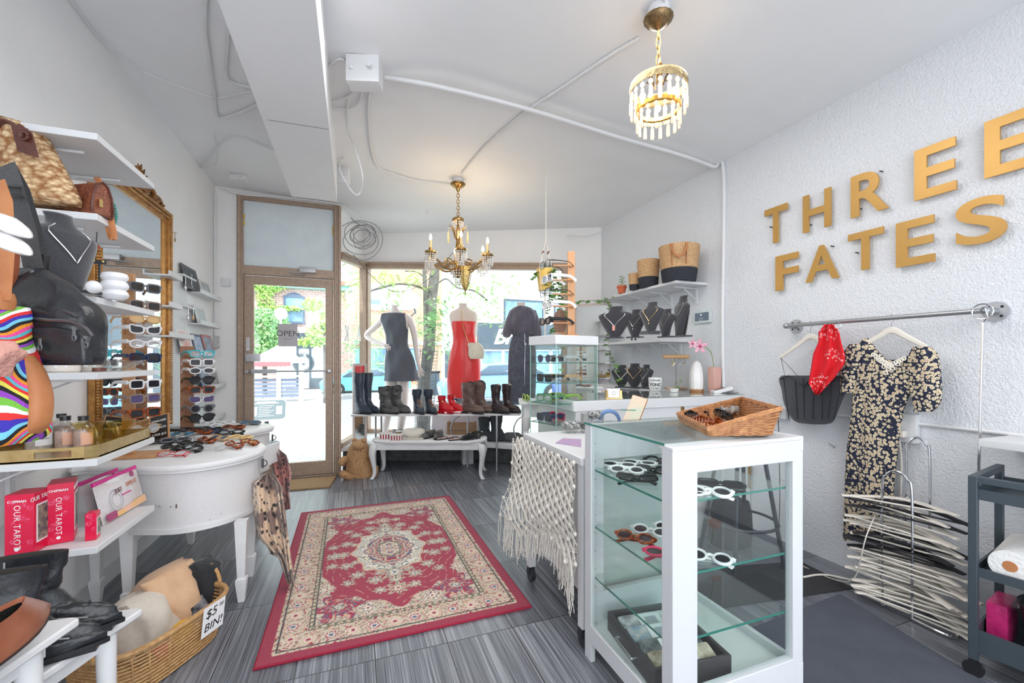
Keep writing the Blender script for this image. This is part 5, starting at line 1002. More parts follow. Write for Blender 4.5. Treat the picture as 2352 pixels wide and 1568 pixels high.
for v,(fr,ln,sh,nm),o_ in zip(v1,cols1,ordn):
    p = P(334,v+1,s1f-.015); glasses(nm+' sunglasses on the wooden stand by the mirror, '+o_,facing(p+UP*.003,RV*.93-FV*.36),fr,ln,sh,False,fr != 'gold','sunglasses on the wooden stand by the mirror',1.12)
s2 = onZ(430,986,DZ+.0015); s2f = s2.dot(FV)
v2 = [812,832,851,873,895,917,938,959]
stand('eyewear_stand','brown hardboard sunglasses stand on a black base on the desk',s2,v2z(795,s2f),.085,.012,xs1,HARDB,BLK,.28,.12,[v2z(v+5,s2f) for v in v2],.06)
cols2 = [('teal',LENSC,'square','teal'),('white',LENS,'square','pale grey square'),('white',LENS,'oval','white oval'),('black',LENS,'aviator','oversized black'),('tort',LENS,'square','orange tortoiseshell'),('silver',LENSP,'cat','thin cat eye'),('grey',LENS,'round','speckled grey round'),('black',LENS,'aviator','black pilot')]
for v,(fr,ln,sh,nm),o_ in zip(v2,cols2,['topmost','second','third','fourth','fifth','sixth','seventh','lowest']):
    p = P(464,v,s2f-.06); glasses(nm+' sunglasses on the brown hardboard stand, '+o_+' row',facing(p,RV*.80-FV*.6),fr,ln,sh,False,fr != 'silver','sunglasses on the hardboard stand',1.18)
# little chalk sign on the desk
cs = onZ(362,1012,DZ+.002); t = thing('chalk_sign','small wood framed black letter sign leaning beside the wooden stand','sign',cs); xs_ = frame(cs+V((0,.03,0)),RV,(UP*.96+FV*.28).normalized(),RV.cross((UP*.96+FV*.28).normalized())) @ Matrix.Rotation(.25,4,'Z')
MB().box((-.06,.0,-.006),(.06,.165,.002),xs_).build('frame',PINE,t); bd = MB().box((-.052,.008,.002),(.052,.157,.003),xs_).build('board',BLK,t)
for i,w_ in enumerate(('SUNGLASSES','$10 EACH','2 FOR $15')): l = MB(); text_mb(l,w_,xs_ @ Matrix.Translation((0,.125-.045*i,.0035)),.020 if i else .016,.0006,bold=.0004); l.build('lettering',WT,bd)
# white picture ledges, booklets, key rings
XW = XL
def ledge(lb,u0,v0,u1,v1,d=.10,near=False):
    a,b = onX(u0,v0,XW+d),onX(u1,v1,XW+d); z = (a.z+b.z)/2; y0,y1 = a.y,min(b.y,YD-.01)
    t = thing('picture_ledge',lb,'shelf',(XW,(y0+y1)/2,z-.02),0,'white picture ledges by the door'); MB().box((XW,y0,z-.02),(XW+d,y1,z-.008)).box((XW+d-.012,y0,z-.02),(XW+d,y1,z+.018)).build('board',WHITE,t,bevel=.002); return (y0,y1,z-.008)
nm = ['topmost','second','third','fourth','lowest']
L5 = [ledge(nm[i]+' white picture ledge beside the shop door',*q) for i,q in enumerate(((463,669,508,687),(463,739,508,751),(463,811,510,811),(477,892,519,881),(474,970,519,951)))]
L3 = [ledge(['upper','middle','lower'][i]+' short white ledge just right of the gilded mirror',*q) for i,q in enumerate(((391,630,420,637),(393,700,420,704),(393,772,446,770)))]
a = onX(389,622,XW+.02); b = onX(430,990,XW+.02); tag(MB().box((XW,a.y,.76),(XW+.02,b.y,a.z)).build('backing_board',WHITE),'white backing board on the wall right of the gilded mirror','board')
def booklet(lb,li,k0,k1,h,cols,dep=.02):
    y0,y1,z = L5[li]; ya,yb = y0+(y1-y0)*k0,y0+(y1-y0)*k1; t = thing('booklet',lb,'booklet',(XW+.05,(ya+yb)/2,z))
    xf = frame(V((XW+.075-dep,ya,z+.001)),(0,1,0),(-.22,0,.975),(.975,0,.22)); MB().box((0,0,0),(yb-ya,h,.006),xf).build('cover',M('cover_%d' % random.randint(0,9999),cols[0],.4),t); MB().box(((yb-ya)*.12,h*.12,.006),((yb-ya)*.88,h*.88,.0068),xf).build('cover_picture',M('pic_%d' % random.randint(0,9999),cols[1],.5,col2=cols[2],scale=20),t)
bk = [('black framed print leaning on the topmost picture ledge',0,-.35,.25,.2,((.1,.1,.11),srgb(90,98,105),srgb(60,66,72))),('white card standing at the far side of the topmost ledge',0,.3,.8,.14,((.7,.7,.7),srgb(190,195,200),srgb(150,155,160))),('pale blue booklet on the second picture ledge',1,.1,.6,.16,((.75,)*3,srgb(170,195,210),srgb(210,205,190))),
      ('red and white booklet on the third picture ledge',2,-.5,-.05,.2,((.8,)*3,srgb(225,140,130),srgb(235,225,220))),('dark blue booklet on the third picture ledge',2,0,.4,.17,(srgb(70,85,110),srgb(120,145,185),srgb(200,205,215))),('booklet with red spine on the third picture ledge',2,.45,.9,.18,(srgb(190,120,120),srgb(180,190,210),srgb(110,120,130))),
      ('blue grey booklet on the fourth picture ledge',3,.05,.45,.19,(srgb(110,125,150),srgb(170,185,205),srgb(120,130,140))),('pale card on the fourth picture ledge',3,.5,.95,.15,((.75,)*3,srgb(200,190,185),srgb(150,160,170))),('white print on the lowest picture ledge',4,.0,.5,.2,((.78,)*3,srgb(180,190,195),srgb(210,210,205)))]
for q in bk: booklet(*q)
for (u,v,lb,mt) in ((426,632,'silver key ring hanging left on the upper hook strip','silver'),(440,632,'clear bauble key ring hanging right on the upper hook strip','clear'),(432,703,'silver key ring hanging left on the lower hook strip','silver'),(444,703,'bronze wooden key ring hanging right on the lower hook strip','tan')):
    p = onX(u,v,XW+.05); t = thing('key_ring',lb,'key ring',p); MB().tube(arc(p,.012,-.5,4.2,10,(0,1,0),UP),.002,5).build('hook',FRM['silver'],t); MB().tube([p+UP*-.012,p+UP*-.075],.0025,5).build('chain',FRM['silver'],t); MB().ball(tuple(p+UP*-.095),(.008,.02,.022),10,6).build('fob',FRM[mt],t)
for (u0,u1,v,lb) in ((418,448,630,'upper white hook strip by the ledges'),(420,450,701,'lower white hook strip by the ledges')): a,b = onX(u0,v,XW+.04),onX(u1,v,XW+.04); tag(MB().box((XW+.001,a.y,a.z-.008),(XW+.05,b.y,a.z+.008)).build('hook_strip',WHITE),lb,'hook strip')
# small wall fittings
p = onX(402,545,XW+.02); t = thing('small_brass_charm','small brass charm hanging on a nail right of the mirror','charm',p); MB().tube([p+UP*.03,p+UP*-.01],.002,5).ball(tuple(p+UP*-.02),(.005,.01,.016),8,6).tube([p+V((-.02,0,.035)),p+V((.01,0,.035))],.0025,5).build('body',BRASS,t)
p = onY(519,648,YD-.012); tag(MB().cbox((p.x,YD-.013,p.z),(.075,.022,.085),ch=.006).build('wall_thermostat',WHITE),'small white box thermostat beside the door frame','thermostat')
p = onX(497,785,XW+.02); t = thing('wall_outlet','grey metal outlet box on the wall above the third ledge','outlet',p); MB().cbox((XW+.02,p.y,p.z),(.038,.08,.12),ch=.004).build('box',M('grey_painted_metal',(.5,.51,.52),.5,.2),t)
for s_ in (-1,1): MB().cbox((XW+.0405,p.y,p.z+s_*.025),(.003,.03,.03),ch=.001).build('socket',WHITE,t)
tag(MB().tube([(XW+.012,p.y-.02,p.z+.06),(XW+.012,p.y-.02,2.9)],.009,8).build('wall_conduit',CABLEW),'thin painted conduit rising above the grey outlet','conduit')
# OPEN sign on the door
a,b = onY(638,795,YD-.01),onY(683,744,YD-.01); t = thing('open_sign','grey card sign reading open on the door glass','sign',((a.x+b.x)/2,YD-.01,a.z)); MB().box((a.x,YD+.008,a.z),(b.x,YD+.0145,b.z)).build('card',M('grey_card',srgb(190,186,190),.6),t)
l = MB(); text_mb(l,'OPEN',frame(((a.x+b.x)/2,YD+.0065,(a.z+b.z)/2+.015),(1,0,0),UP,(0,-1,0)),.085,.001,space=1.0,bold=-.0005); l.box((a.x+.05,YD+.006,a.z+.075),(b.x-.05,YD+.007,a.z+.078)); l.build('lettering',BLK,t)
# door mat
q = [onZ(662,1128),onZ(757,1120),onZ(762,1094),onZ(672,1100)]; tag(MB().prism([tuple(onZ(650,1129).xy),tuple(onZ(757,1120).xy),(-.17,4.93),(-.72,4.93)],.001,.014).build('door_mat',M('coir_mat',srgb(190,155,115),.95,col2=srgb(150,120,85),scale=80,bump=.8,bscale=300)),'tan coir door mat inside the shop door','mat')

# ================================================================== CENTRE: RUG
import numpy as np
def rug():
    corners = [onZ(*p) for p in ((588,1540),(690,1183),(1030,1140),(1217,1390))]
    cx_ = sum((c for c in corners),V((0,0,0)))/4; w_,l_ = .607,.935; nx,ny = 330,510
    xs = np.linspace(-w_,w_,nx); ys = np.linspace(-l_,l_,ny); X,Y = np.meshgrid(xs,ys); ax,ay = np.abs(X),np.abs(Y)
    cream,red,blue,olive,peach,dk,lt = [np.array(srgb(*c)) for c in ((204,190,168),(160,48,74),(92,106,134),(122,122,98),(208,166,140),(60,64,70),(226,218,202))]
    col = np.zeros((ny,nx,3)); col[:] = cream
    def put(mask,c): col[mask] = c
    wx = .012*np.sin(ax*61+ay*17)+.010*np.sin(ay*73-ax*23); wy = .012*np.sin(ay*57+ax*29)+.010*np.sin(ax*79-ay*19)
    U_,V_ = (ax+wx)*150,(ay+wy)*150
    f1 = np.sin(U_)*np.sin(V_); f2 = np.sin(U_*.62+1.3)+np.sin(V_*.71-.6); f3 = np.sin((U_+V_)*.48)*np.sin((U_-V_)*.52+.8)
    rnd = np.random.RandomState(5); nz = rnd.rand(ny,nx)
    put(np.abs(f2) < .16,peach); put((np.abs(f3) < .10) & (f1 > -.3),red); put((f1 > .72),olive); put((f1 < -.80),blue); put((f1 > .5) & (f1 < .6),lt)
    # field: lobed red medallion, cream scalloped ring, busy centre
    th = np.arctan2(Y/ l_*.9,X/w_*.9); r = np.sqrt((X/.43)**2+(Y/.65)**2); lob = 1+.055*np.cos(8*th)+.035*np.cos(16*th)
    big = r < 1.0*lob
    save = col.copy(); fieldred = big & (r > .50*lob); put(fieldred,red)
    fl = []
    for k in range(16): a = k*pi/8; fl.append((.70*cos(a)*.405,.70*sin(a)*.60,.040))
    for k in range(12): a = (k+.5)*pi/6; fl.append((.88*cos(a)*.405,.88*sin(a)*.60,.032))
    for k in range(8): a = (k+.5)*pi/4; fl.append((.57*cos(a)*.405,.57*sin(a)*.60,.024))
    def flower(cx,cy,R,c1=cream,c2=blue,c3=lt):
        dx,dy = X-cx,Y-cy; rr = np.sqrt(dx*dx+dy*dy); t_ = np.arctan2(dy,dx); e = R*(1+.28*np.cos(8*t_)+.12*np.cos(5*t_+cx*40))
        m = rr < e; put(m & (np.abs(f1) < .75),c1); put(m & (rr > e*.55) & (rr < e*.66),c2); put(m & (rr < e*.34),c3); put(m & (rr < e*.16),c2); put(m & (np.abs(np.sin(t_*4)) < .2) & (rr > e*.35),olive)
    for f in fl:
        flower(*f); 
    vine = fieldred & (np.abs(np.sin(r*30+2.2*np.sin(8*th))) < .12) & (f2 > .1); put(vine,peach)
    ring = (r < .50*lob) & (r > .345*lob); put(ring,lt); put(ring & (f1 > .55),olive); put(ring & (f1 < -.6),blue); put((np.abs(r-.50*lob) < .012),peach)
    inn = (r <= .345*lob); put(inn,red); put(inn & (np.abs(f3) < .34),cream); put(inn & (f1 > .5),blue); put(inn & (f1 < -.62),peach)
    r3 = r/(1+.09*np.cos(8*th)); put(r3 < .17,peach); put((r3 < .17) & (np.abs(f1) > .5),blue); put((r3 < .17) & (np.abs(f3) < .12),lt); put(np.abs(r3-.17) < .012,olive)
    for s_ in (-1,1): flower(0,s_*.335,.07); flower(0,s_*.52,.055,cream,red); flower(s_*.335,0,.045)
    for sx in (-1,1):
        for sy in (-1,1):
            cxx,cyy = sx*.30,sy*.60; rr = np.sqrt((X-cxx)**2+(Y-cyy)**2); m = (rr < .105*(1+.3*np.cos(6*np.arctan2(Y-cyy,X-cxx)))) & ~big; put(m & (np.abs(f2) > .25),red); put(m & (f1 > .5),blue); flower(cxx,cyy,.032); flower(sx*.16,sy*.66,.045,lt,red); flower(sx*.36,sy*.40,.04,lt,red)
    # borders
    d = np.minimum(w_-ax,l_-ay)
    bd = d < .205; put(bd,cream); put(bd & (np.abs(f2) < .18),peach); put(bd & (f1 > .68),olive); put(bd & (np.abs(f3) < .08),red)
    along = np.where(w_-ax < l_-ay,Y,X); mid = .115
    k = .093; ph = (along/k) % 1-.5; rr = np.sqrt((ph*k)**2+(d-mid)**2); tt = np.arctan2(d-mid,ph*k); e = .030*(1+.2*np.cos(8*tt)); m = bd & (rr < e); par = (np.floor(along/k).astype(int) % 2) == 0
    put(m,lt); put(m & (rr > e*.6) & (rr < e*.85) & par,red); put(m & (rr > e*.6) & (rr < e*.85) & ~par,peach); put(m & (rr < e*.35) & par,blue); put(m & (rr < e*.35) & ~par,red)
    for q in (.068,.185,.205): put(np.abs(d-q) < .0022,dk)
    put((d > .187) & (d < .203) & (np.sin(along*180) > .2),olive); put(d < .048,red*.92)
    col *= (.86+.26*nz)[...,None]
    Z = .012-.003*np.clip((.006-d)/.006,0,1); vs = np.stack([X,Y,Z],-1).reshape(-1,3)
    me = bpy.data.meshes.new('rug'); idx = np.arange(nx*ny).reshape(ny,nx); fs = np.stack([idx[:-1,:-1],idx[:-1,1:],idx[1:,1:],idx[1:,:-1]],-1).reshape(-1,4)
    me.vertices.add(len(vs)); me.vertices.foreach_set('co',vs.ravel()); me.loops.add(fs.size); me.loops.foreach_set('vertex_index',fs.ravel()); me.polygons.add(len(fs)); me.polygons.foreach_set('loop_start',np.arange(0,fs.size,4)); me.polygons.foreach_set('loop_total',np.full(len(fs),4)); me.update(calc_edges=True)
    at = me.color_attributes.new('pattern','FLOAT_COLOR','POINT'); at.data.foreach_set('color',np.concatenate([col.reshape(-1,3),np.ones((nx*ny,1))],1).ravel())
    m = bpy.data.materials.new('woven_rug_wool'); m.use_nodes = True; nt = m.node_tree; b = nt.nodes['Principled BSDF']; b.inputs['Roughness'].default_value = .95; b.inputs['Sheen Weight'].default_value = .15
    a_ = nd(nt,'ShaderNodeVertexColor',layer_name='pattern'); nt.links.new(a_.outputs[0],b.inputs['Base Color']); tc = nd(nt,'ShaderNodeTexCoord'); n = nd(nt,'ShaderNodeTexNoise',i={'Scale': 350,'Detail': 2}); nt.links.new(tc.outputs['Object'],n.inputs[0]); bn = nd(nt,'ShaderNodeBump',i={'Strength': .5,'Distance': .003}); nt.links.new(n.outputs[0],bn.inputs['Height']); nt.links.new(bn.outputs[0],b.inputs['Normal'])
    me.materials.append(m); o = bpy.data.objects.new('rug',me); C.objects.link(o); o.location = (cx_.x,cx_.y,0); o.rotation_euler = (0,0,radians(.6))
    tag(o,'red and cream medallion rug on the tiled floor','rug')
    bdr = MB(); q = [(-w_,-l_),(w_,-l_),(w_,l_),(-w_,l_)]; bdr.tube([(x,y,.006) for x,y in q],.006,6,closed=True); bo = bdr.build('bound_edge',M('rug_binding',srgb(160,30,58),.9,bump=.5,bscale=200),o,local=True)
rug()

# ================================================================== CENTRE: SHOE RACK, BOOTS, COFFEE TABLE
RZ = .645
ra,rb,rc,rd = P(806,950,4.72),P(1196,950,4.80),P(1200,945,5.06),P(815,945,4.98)
t = thing('shoe_rack','long white topped rack on thin metal legs carrying the boots','rack',((ra.x+rb.x)/2,(ra.y+rb.y)/2,0))
MB().prism([tuple(p.xy) for p in (ra,rb,rc,rd)],RZ-.022,RZ).build('shelf_board',WHITE,t,bevel=.003)
for (u,f) in ((863,4.78),(876,4.93),(1141,4.78),(1074,4.95)):
    p = P(u,900,f); MB().tube([(p.x,p.y,0),(p.x,p.y,RZ-.02)],.011,8).lathe([(.014,0),(.014,.02),(.011,.03)],(p.x,p.y,0),10).build('leg',STEEL,t)
for (u,s_) in ((1045,-1),(1190,-1)):
    pts = [P(u+12,955,4.9),P(u-2,965,4.9),P(u-10,985,4.9),P(u-6,1003,4.9)]; MB().tube(smooth_path(pts,4),.008,8).build('curved_brace',STEEL,t)
def rk(u,f): p = P(u,900,f); return V((p.x,p.y,RZ))
NAVYL = M('navy_black_leather',(.03,.042,.065),.28,col2=(.05,.065,.09),scale=8,bump=.2,bscale=30); SCUF = M('scuffed_dark_leather',(.045,.045,.05),.45,col2=(.14,.14,.14),scale=16,bump=.3,bscale=40)
BRNL = M('worn_brown_leather',srgb(84,66,62),.4,col2=srgb(125,100,90),scale=10,bump=.3,bscale=35); REDL = M('red_leather',srgb(205,25,40),.2,coat=.3); OX = M('oxblood_black_leather',(.035,.018,.022),.18,col2=(.06,.05,.055),scale=6)
A_ = radians
boot('riding_boot','tall dark riding boot at the left end of the rack',rk(829,4.80),A_(-50),.46,NAVYL,.025,.27,wob=.03,shaft=.058,extra='pull')
boot('riding_boot','tall dark riding boot second from the left end of the rack',rk(848,4.90),A_(-50),.46,NAVYL,.025,.27,wob=.03,shaft=.058,seed=3,extra='pull',lining=M('pale_lining',srgb(190,175,150),.8))
boot('slouch_boot','scuffed black calf boot beside the riding boots, left of its pair',rk(889,4.82),A_(-48),.30,SCUF,.025,.29,wob=.08,shaft=.062,dip=.02)
boot('slouch_boot','scuffed black calf boot beside the riding boots, right of its pair',rk(914,4.90),A_(-42),.30,SCUF,.025,.29,wob=.08,shaft=.062,seed=7,dip=.02)
boot('lace_up_boot','dark navy lace up boot with tan laces, left of its pair',rk(960,4.83),A_(-75),.27,NAVYL,.025,.27,wob=.03,shaft=.052,extra='lace')
boot('lace_up_boot','dark navy lace up boot with tan laces, right of its pair',rk(987,4.84),A_(-72),.27,NAVYL,.025,.27,wob=.03,shaft=.052,seed=8,extra='lace')
boot('red_ankle_boot','red heeled ankle boot with gold buckle, left of its pair',rk(1021,4.82),A_(-48),.20,REDL,.07,.22,wob=.03,shaft=.042,extra='strap',sole=REDL)
boot('red_ankle_boot','red heeled ankle boot, right of its pair',rk(1042,4.90),A_(-48),.20,REDL,.07,.22,wob=.03,shaft=.042,seed=5,sole=REDL)
boot('cowboy_boot','brown western boot on the rack, left of its pair',rk(1081,4.82),A_(-44),.34,BRNL,.045,.29,wob=.07,shaft=.062,dip=.035)
boot('cowboy_boot','brown western boot on the rack, right of its pair',rk(1105,4.92),A_(-38),.34,BRNL,.045,.30,wob=.07,shaft=.060,seed=5,dip=.035)
boot('black_dress_boot','glossy black boot at the right of the rack, nearer the brown pair',rk(1145,4.84),A_(-50),.32,OX,.03,.25,wob=.05,shaft=.045,lining=MATS['pale_lining'],dip=.02)
boot('black_dress_boot','glossy black boot nearest the right end of the rack',rk(1170,4.90),A_(-50),.32,OX,.03,.25,wob=.05,shaft=.045,seed=5,lining=MATS['pale_lining'],dip=.02)
def pz(u,f): p = P(u,900,f); return V((p.x,p.y,PZ+.001))
boot('dark_boot','dark suede boot on the window platform under the rack, left one',pz(1118,5.12),A_(-40),.28,M('dark_suede',(.05,.055,.06),.9),.02,.27,wob=.05,shaft=.055); boot('dark_boot','dark suede boot on the window platform under the rack, right one',pz(1146,5.10),A_(-30),.30,MATS['dark_suede'],.02,.28,wob=.05,shaft=.055,seed=6)
for (u,f,a_,lb) in ((915,5.22,-60,'dark ankle shoe on the platform near the grey mannequin feet, left one'),(930,5.24,-50,'dark ankle shoe on the platform near the grey mannequin feet, right one'),(972,5.2,-30,'dark ankle shoe on the platform left of the wooden crate'),(1182,5.05,-20,'black bow shoe on the platform at the right end')): flat_shoe('ankle_shoe',lb,pz(u,f),A_(a_),SCUF,BLK,.25,.03,high=.09)
t = thing('slatted_crate','small slatted wooden crate on the window platform','crate',pz(1060,5.2)); xf = frame(pz(1060,5.2),RV,FV,UP); PL = M('crate_pine',srgb(180,140,100),.7,col2=srgb(150,112,78),scale=20,stretch=(.3,1,3))
for i in range(4): MB().box((-.175,-.01,.012+i*.052),(.175,.0,.052+i*.052),xf).box((-.175,.13,.012+i*.052),(.175,.14,.052+i*.052),xf).build('slat',PL,t)
for s_ in (-1,1): MB().box((s_*.165-.01,0,0),(s_*.165+.01,.13,.21),xf).build('end_panel',PL,t)
q = pz(1060,5.33); MB().tube([q,q+UP*.0],.01)
tag(MB().box((-.36,-.015,0),(.36,.015,.42),frame(pz(1059,5.3),RV,FV,UP),ch=.01).build('white_board',M('off_white_board',srgb(228,222,228),.6)),'rounded off white board standing behind the red dress mannequin','board')
# narrow framed standing mirror at the left of the window
a = pz(826,5.0); t = thing('standing_mirror','narrow pale framed mirror standing left of the riding boots','mirror',a); xf = frame(a,V((.75,.66,0)).normalized(),V((-.66,.75,0)).normalized(),UP); m = MB(); PF = M('pale_pink_frame',srgb(205,190,185),.5)
for b0_,b1_ in (((-.10,-.012,0),(-.075,.012,.93)),((.075,-.012,0),(.10,.012,.93)),((-.10,-.012,.90),(.10,.012,.93)),((-.10,-.012,0),(.10,.012,.03))): m.box(b0_,b1_,xf)
m.build('frame',PF,t,bevel=.003); MB().box((-.076,-.004,.03),(.076,.004,.9),xf).build('mirror_glass',MIR,t)
# coffee table
TZ = .405; ctr = P(989,900,4.63); ctr.z = 0; hw,hd = .615,.20
t = thing('coffee_table','white coffee table with curved legs in front of the shoe rack','table',ctr); xf = frame(ctr,RV,FV,UP)
ol = []
for i in range(60):
    a_ = 2*pi*i/60; x = math.copysign(abs(cos(a_))**.35,cos(a_))*hw; y = math.copysign(abs(sin(a_))**.5,sin(a_))*(hd+.012*cos(3*pi*x/hw)); ol.append((x,y))
MB().rings([[xf @ V((x*.985,y*.96,TZ-.028)) for x,y in ol],[xf @ V((x*.97,y*.94,TZ-.02)) for x,y in ol],[xf @ V((x,y,TZ-.016)) for x,y in ol],[xf @ V((x,y,TZ-.004)) for x,y in ol],[xf @ V((x*.99,y*.98,TZ)) for x,y in ol]]).build('tabletop',WOODW,t,angle=50)
MB().box((-hw+.06,-hd+.03,TZ-.10),(hw-.06,hd-.03,TZ-.028),xf).build('apron',WOODW,t,bevel=.003)
for sx in (-1,1):
    for sy in (-1,1):
        x,y = sx*(hw-.055),sy*(hd-.035); pr = [(0,TZ-.028,.036),(.012,TZ-.09,.036),(.020,TZ-.14,.031),(.010,TZ-.21,.023),(-.004,.10,.018),(-.004,.05,.016),(.012,.02,.019),(.022,.008,.021),(.02,0,.018)]
        MB().rings([[xf @ V((x+sx*o_*1.0+w*a,y+sy*o_*.6+w*b,z)) for a,b in ((-1,-1),(0,-1.15),(1,-1),(1.15,0),(1,1),(0,1.15),(-1,1),(-1.15,0))] for o_,z,w in [(lerp[0],lerp[1],lerp[2]) for lerp in pr]]).build('leg',WOODW,t,angle=60,sub=1)
def ct(u,f): p = P(u,900,f); return V((p.x,p.y,TZ+.001))
STR = bpy.data.materials.new('red_white_stripes'); STR.use_nodes = True; nt = STR.node_tree; w_ = nd(nt,'ShaderNodeTexWave',bands_direction='X',i={'Scale': 12}); tc = nd(nt,'ShaderNodeTexCoord'); nt.links.new(tc.outputs['Object'],w_.inputs[0]); r_ = nd(nt,'ShaderNodeValToRGB'); r_.color_ramp.interpolation = 'CONSTANT'; r_.color_ramp.elements[0].color = c4(srgb(150,40,60)); r_.color_ramp.elements[1].color = (.8,.78,.74,1); r_.color_ramp.elements[1].position = .5; nt.links.new(w_.outputs['Fac'],r_.inputs[0]); nt.links.new(r_.outputs[0],nt.nodes['Principled BSDF'].inputs['Base Color'])
for (u,f,lb,s_) in ((886,4.58,'red striped tin at the left end of the coffee table',1),(911,4.50,'red striped tin second on the coffee table, nearer the front',1),(916,4.72,'small gold lidded tin behind the striped tins',.5)):
    c_ = ct(u,f); t = thing('small_tin',lb,'tin',c_); xf2 = frame(c_,RV,FV,UP); MB().prism(rr(.062*s_,.035,.015),0,.05,xf2).build('box',STR if s_ == 1 else BRASS,t); MB().prism(rr(.065*s_,.038,.016),.05,.062,xf2).build('lid',M('cream_lid',(.75,.72,.68),.4),t)
c_ = ct(950,4.62); t = thing('newsboy_cap','cream newsboy cap lying on the coffee table','cap',c_); xf2 = frame(c_,RV,FV,UP); CAPM = M('cream_twill',srgb(215,210,200),.9)
MB().rings([[xf2 @ V((.13*k*cos(a),.10*k*sin(a),z+.015*cos(a)*cos(a))) for a in [2*pi*j/24 for j in range(24)]] for k,z in ((.72,0),(.85,.015),(1.0,.045),(.93,.072),(.6,.09),(.05,.094))]).build('crown',CAPM,t); MB().rings([[xf2 @ V((.02+.12*k*cos(a),-.085-.045*k*sin(a),z)) for a in [2*pi*j/20 for j in range(20)]] for k,z in ((1,.004),(.9,.012))]).build('brim',CAPM,t); MB().ball(tuple(xf2 @ V((.01,0,.096))),(.008,.008,.005)).build('button',CAPM,t)
PAT = M('black_patent',(.012,.014,.014),.08); INS = M('tan_insole',srgb(185,150,115),.7)
flat_shoe('tassel_loafer','dark tassel loafer on the coffee table, left of its pair',ct(987,4.66),A_(-128),SCUF,INS,.26,.018,tas=True,toe=.4,opening=.5); flat_shoe('tassel_loafer','dark tassel loafer on the coffee table, right of its pair',ct(1007,4.62),A_(-118),SCUF,INS,.26,.018,tas=True,toe=.4,opening=.5)
def sandal(lb,c_,a_):
    t = thing('flat_sandal',lb,'sandal',c_,a_); so = [(x,y) for x,y,z in foot_rings([(0,-.115,.13,.036,.2)])[0]]; MB().prism(so,0,.012).build('sole',BLK,t,local=True); MB().prism([(x*.96,y*.9) for x,y in so],.012,.015).build('insole',M('pink_beige_insole',srgb(215,185,178),.6),t,local=True)
    MB().tube([(.085,0,.014),(.06,0,.032),(.02,-.03,.03),(.0,-.036,.012)],.005,6,flat=(1,.5)).tube([(.06,0,.032),(.02,.03,.03),(.0,.036,.012)],.005,6,flat=(1,.5)).build('straps',BLK,t,local=True)
sandal('black strap sandal with pale insole, left of its pair',ct(1024,4.57),A_(-150)); sandal('black strap sandal with pale insole, front right of its pair',ct(1055,4.52),A_(-165)); 
flat_shoe('ballet_flat','black patent ballet flat at the right end, nearer the front',ct(1082,4.53),A_(-155),PAT,INS,.25,.02,toe=.35,opening=.85,high=.04); flat_shoe('ballet_flat','black patent ballet flat at the right end, behind its twin',ct(1092,4.68),A_(-150),PAT,INS,.25,.02,toe=.35,opening=.85,high=.04)
# wicker frog basket
WK2 = woven('frog_wicker',srgb(222,180,132),srgb(168,120,78),95,(1,1,1.4),.7); ff = 4.52
t = thing('wicker_frog','wicker frog shaped basket sitting by the door post','basket',P(825,1104,ff)); t.location.z = 0
m = MB(); rows = interp([(812,858,1103),(802,862,1097),(797,860,1078),(797,855,1058),(800,848,1038),(806,842,1022),(814,834,1013),(820,828,1011)],5); braided(m,rows,ff+.1,.26,50,.0022); m.build('body',WK2,t,angle=180)
def wk(name,pts,rs): m = MB(); m.tube(smooth_path([P(*p) for p in pts],5),[rs[min(int(i/5),len(rs)-2)]*(1-(i % 5)/5)+rs[min(int(i/5)+1,len(rs)-1)]*((i % 5)/5) for i in range((len(pts)-1)*5+1)],14); return m.build(name,WK2,t)
wk('arm',[(800,1052,ff+.08),(790,1056,ff),(786,1062,ff-.02),(792,1064,ff-.02)],[.03,.04,.038,.02]); wk('arm',[(848,1048,ff+.05),(853,1048,ff),(856,1053,ff)],[.028,.03,.02])
wk('foot',[(812,1098,ff),(800,1094,ff-.05),(788,1088,ff-.08),(784,1084,ff-.08)],[.035,.04,.042,.03]); wk('foot',[(858,1092,ff+.05),(862,1080,ff+.05),(862,1074,ff+.08)],[.04,.035,.02])
MB().ball(tuple(P(824,1023,ff-.02)),(.062,.05,.045),16,10).build('hood_knot',WK2,t)
for u in (815,836): MB().ball(tuple(P(u,1011,ff+.06)),(.028,.028,.028),12,8).build('eye',WK2,t)
# mannequins
SKIN = M('mannequin_shell',srgb(226,216,212),.35); LIN = M('linen_bust',srgb(228,214,204),.8)
fm = 5.36
t = thing('mannequin','white headless mannequin with arms, left of three in the window','mannequin',P(912,1000,fm)); t.location.z = PZ
m = MB(); sil(m,interp([(889,930,868,1),(884,936,845,1),(884,938,820,1),(888,934,790,.85),(883,935,765,1),(876,940,745,1.05),(872,946,733,.95),(878,940,724,.8),(893,924,717,.5),(899,914,708,.4),(899,915,701,.42)],4),fm,.16,24,2.2)
def limb(m,pts,rs,n=12):
    sp = smooth_path([P(*p) for p in pts],5); R_ = [];
    for i in range(len(sp)): k = min(int(i/5),len(rs)-2); q = (i-5*k)/5; R_.append(rs[k]*(1-q)+rs[k+1]*q)
    m.tube(sp,R_,n)
limb(m,[(879,734,fm),(860,752,fm+.04),(842,771,fm+.06),(866,786,fm+.0),(886,794,fm-.06)],[.045,.040,.034,.028,.022]); limb(m,[(940,733,fm),(950,760,fm),(955,792,fm),(959,822,fm-.03),(963,843,fm-.05)],[.045,.040,.034,.028,.021])
limb(m,[(899,862,fm),(897,905,fm),(894,935,fm+.02),(887,970,fm+.04),(884,994,fm+.05),(882,1002,fm)],[.085,.068,.052,.05,.032,.03]); limb(m,[(924,862,fm),(926,905,fm),(926,935,fm),(922,970,fm),(918,996,fm),(918,1004,fm-.06)],[.085,.068,.052,.05,.032,.03])
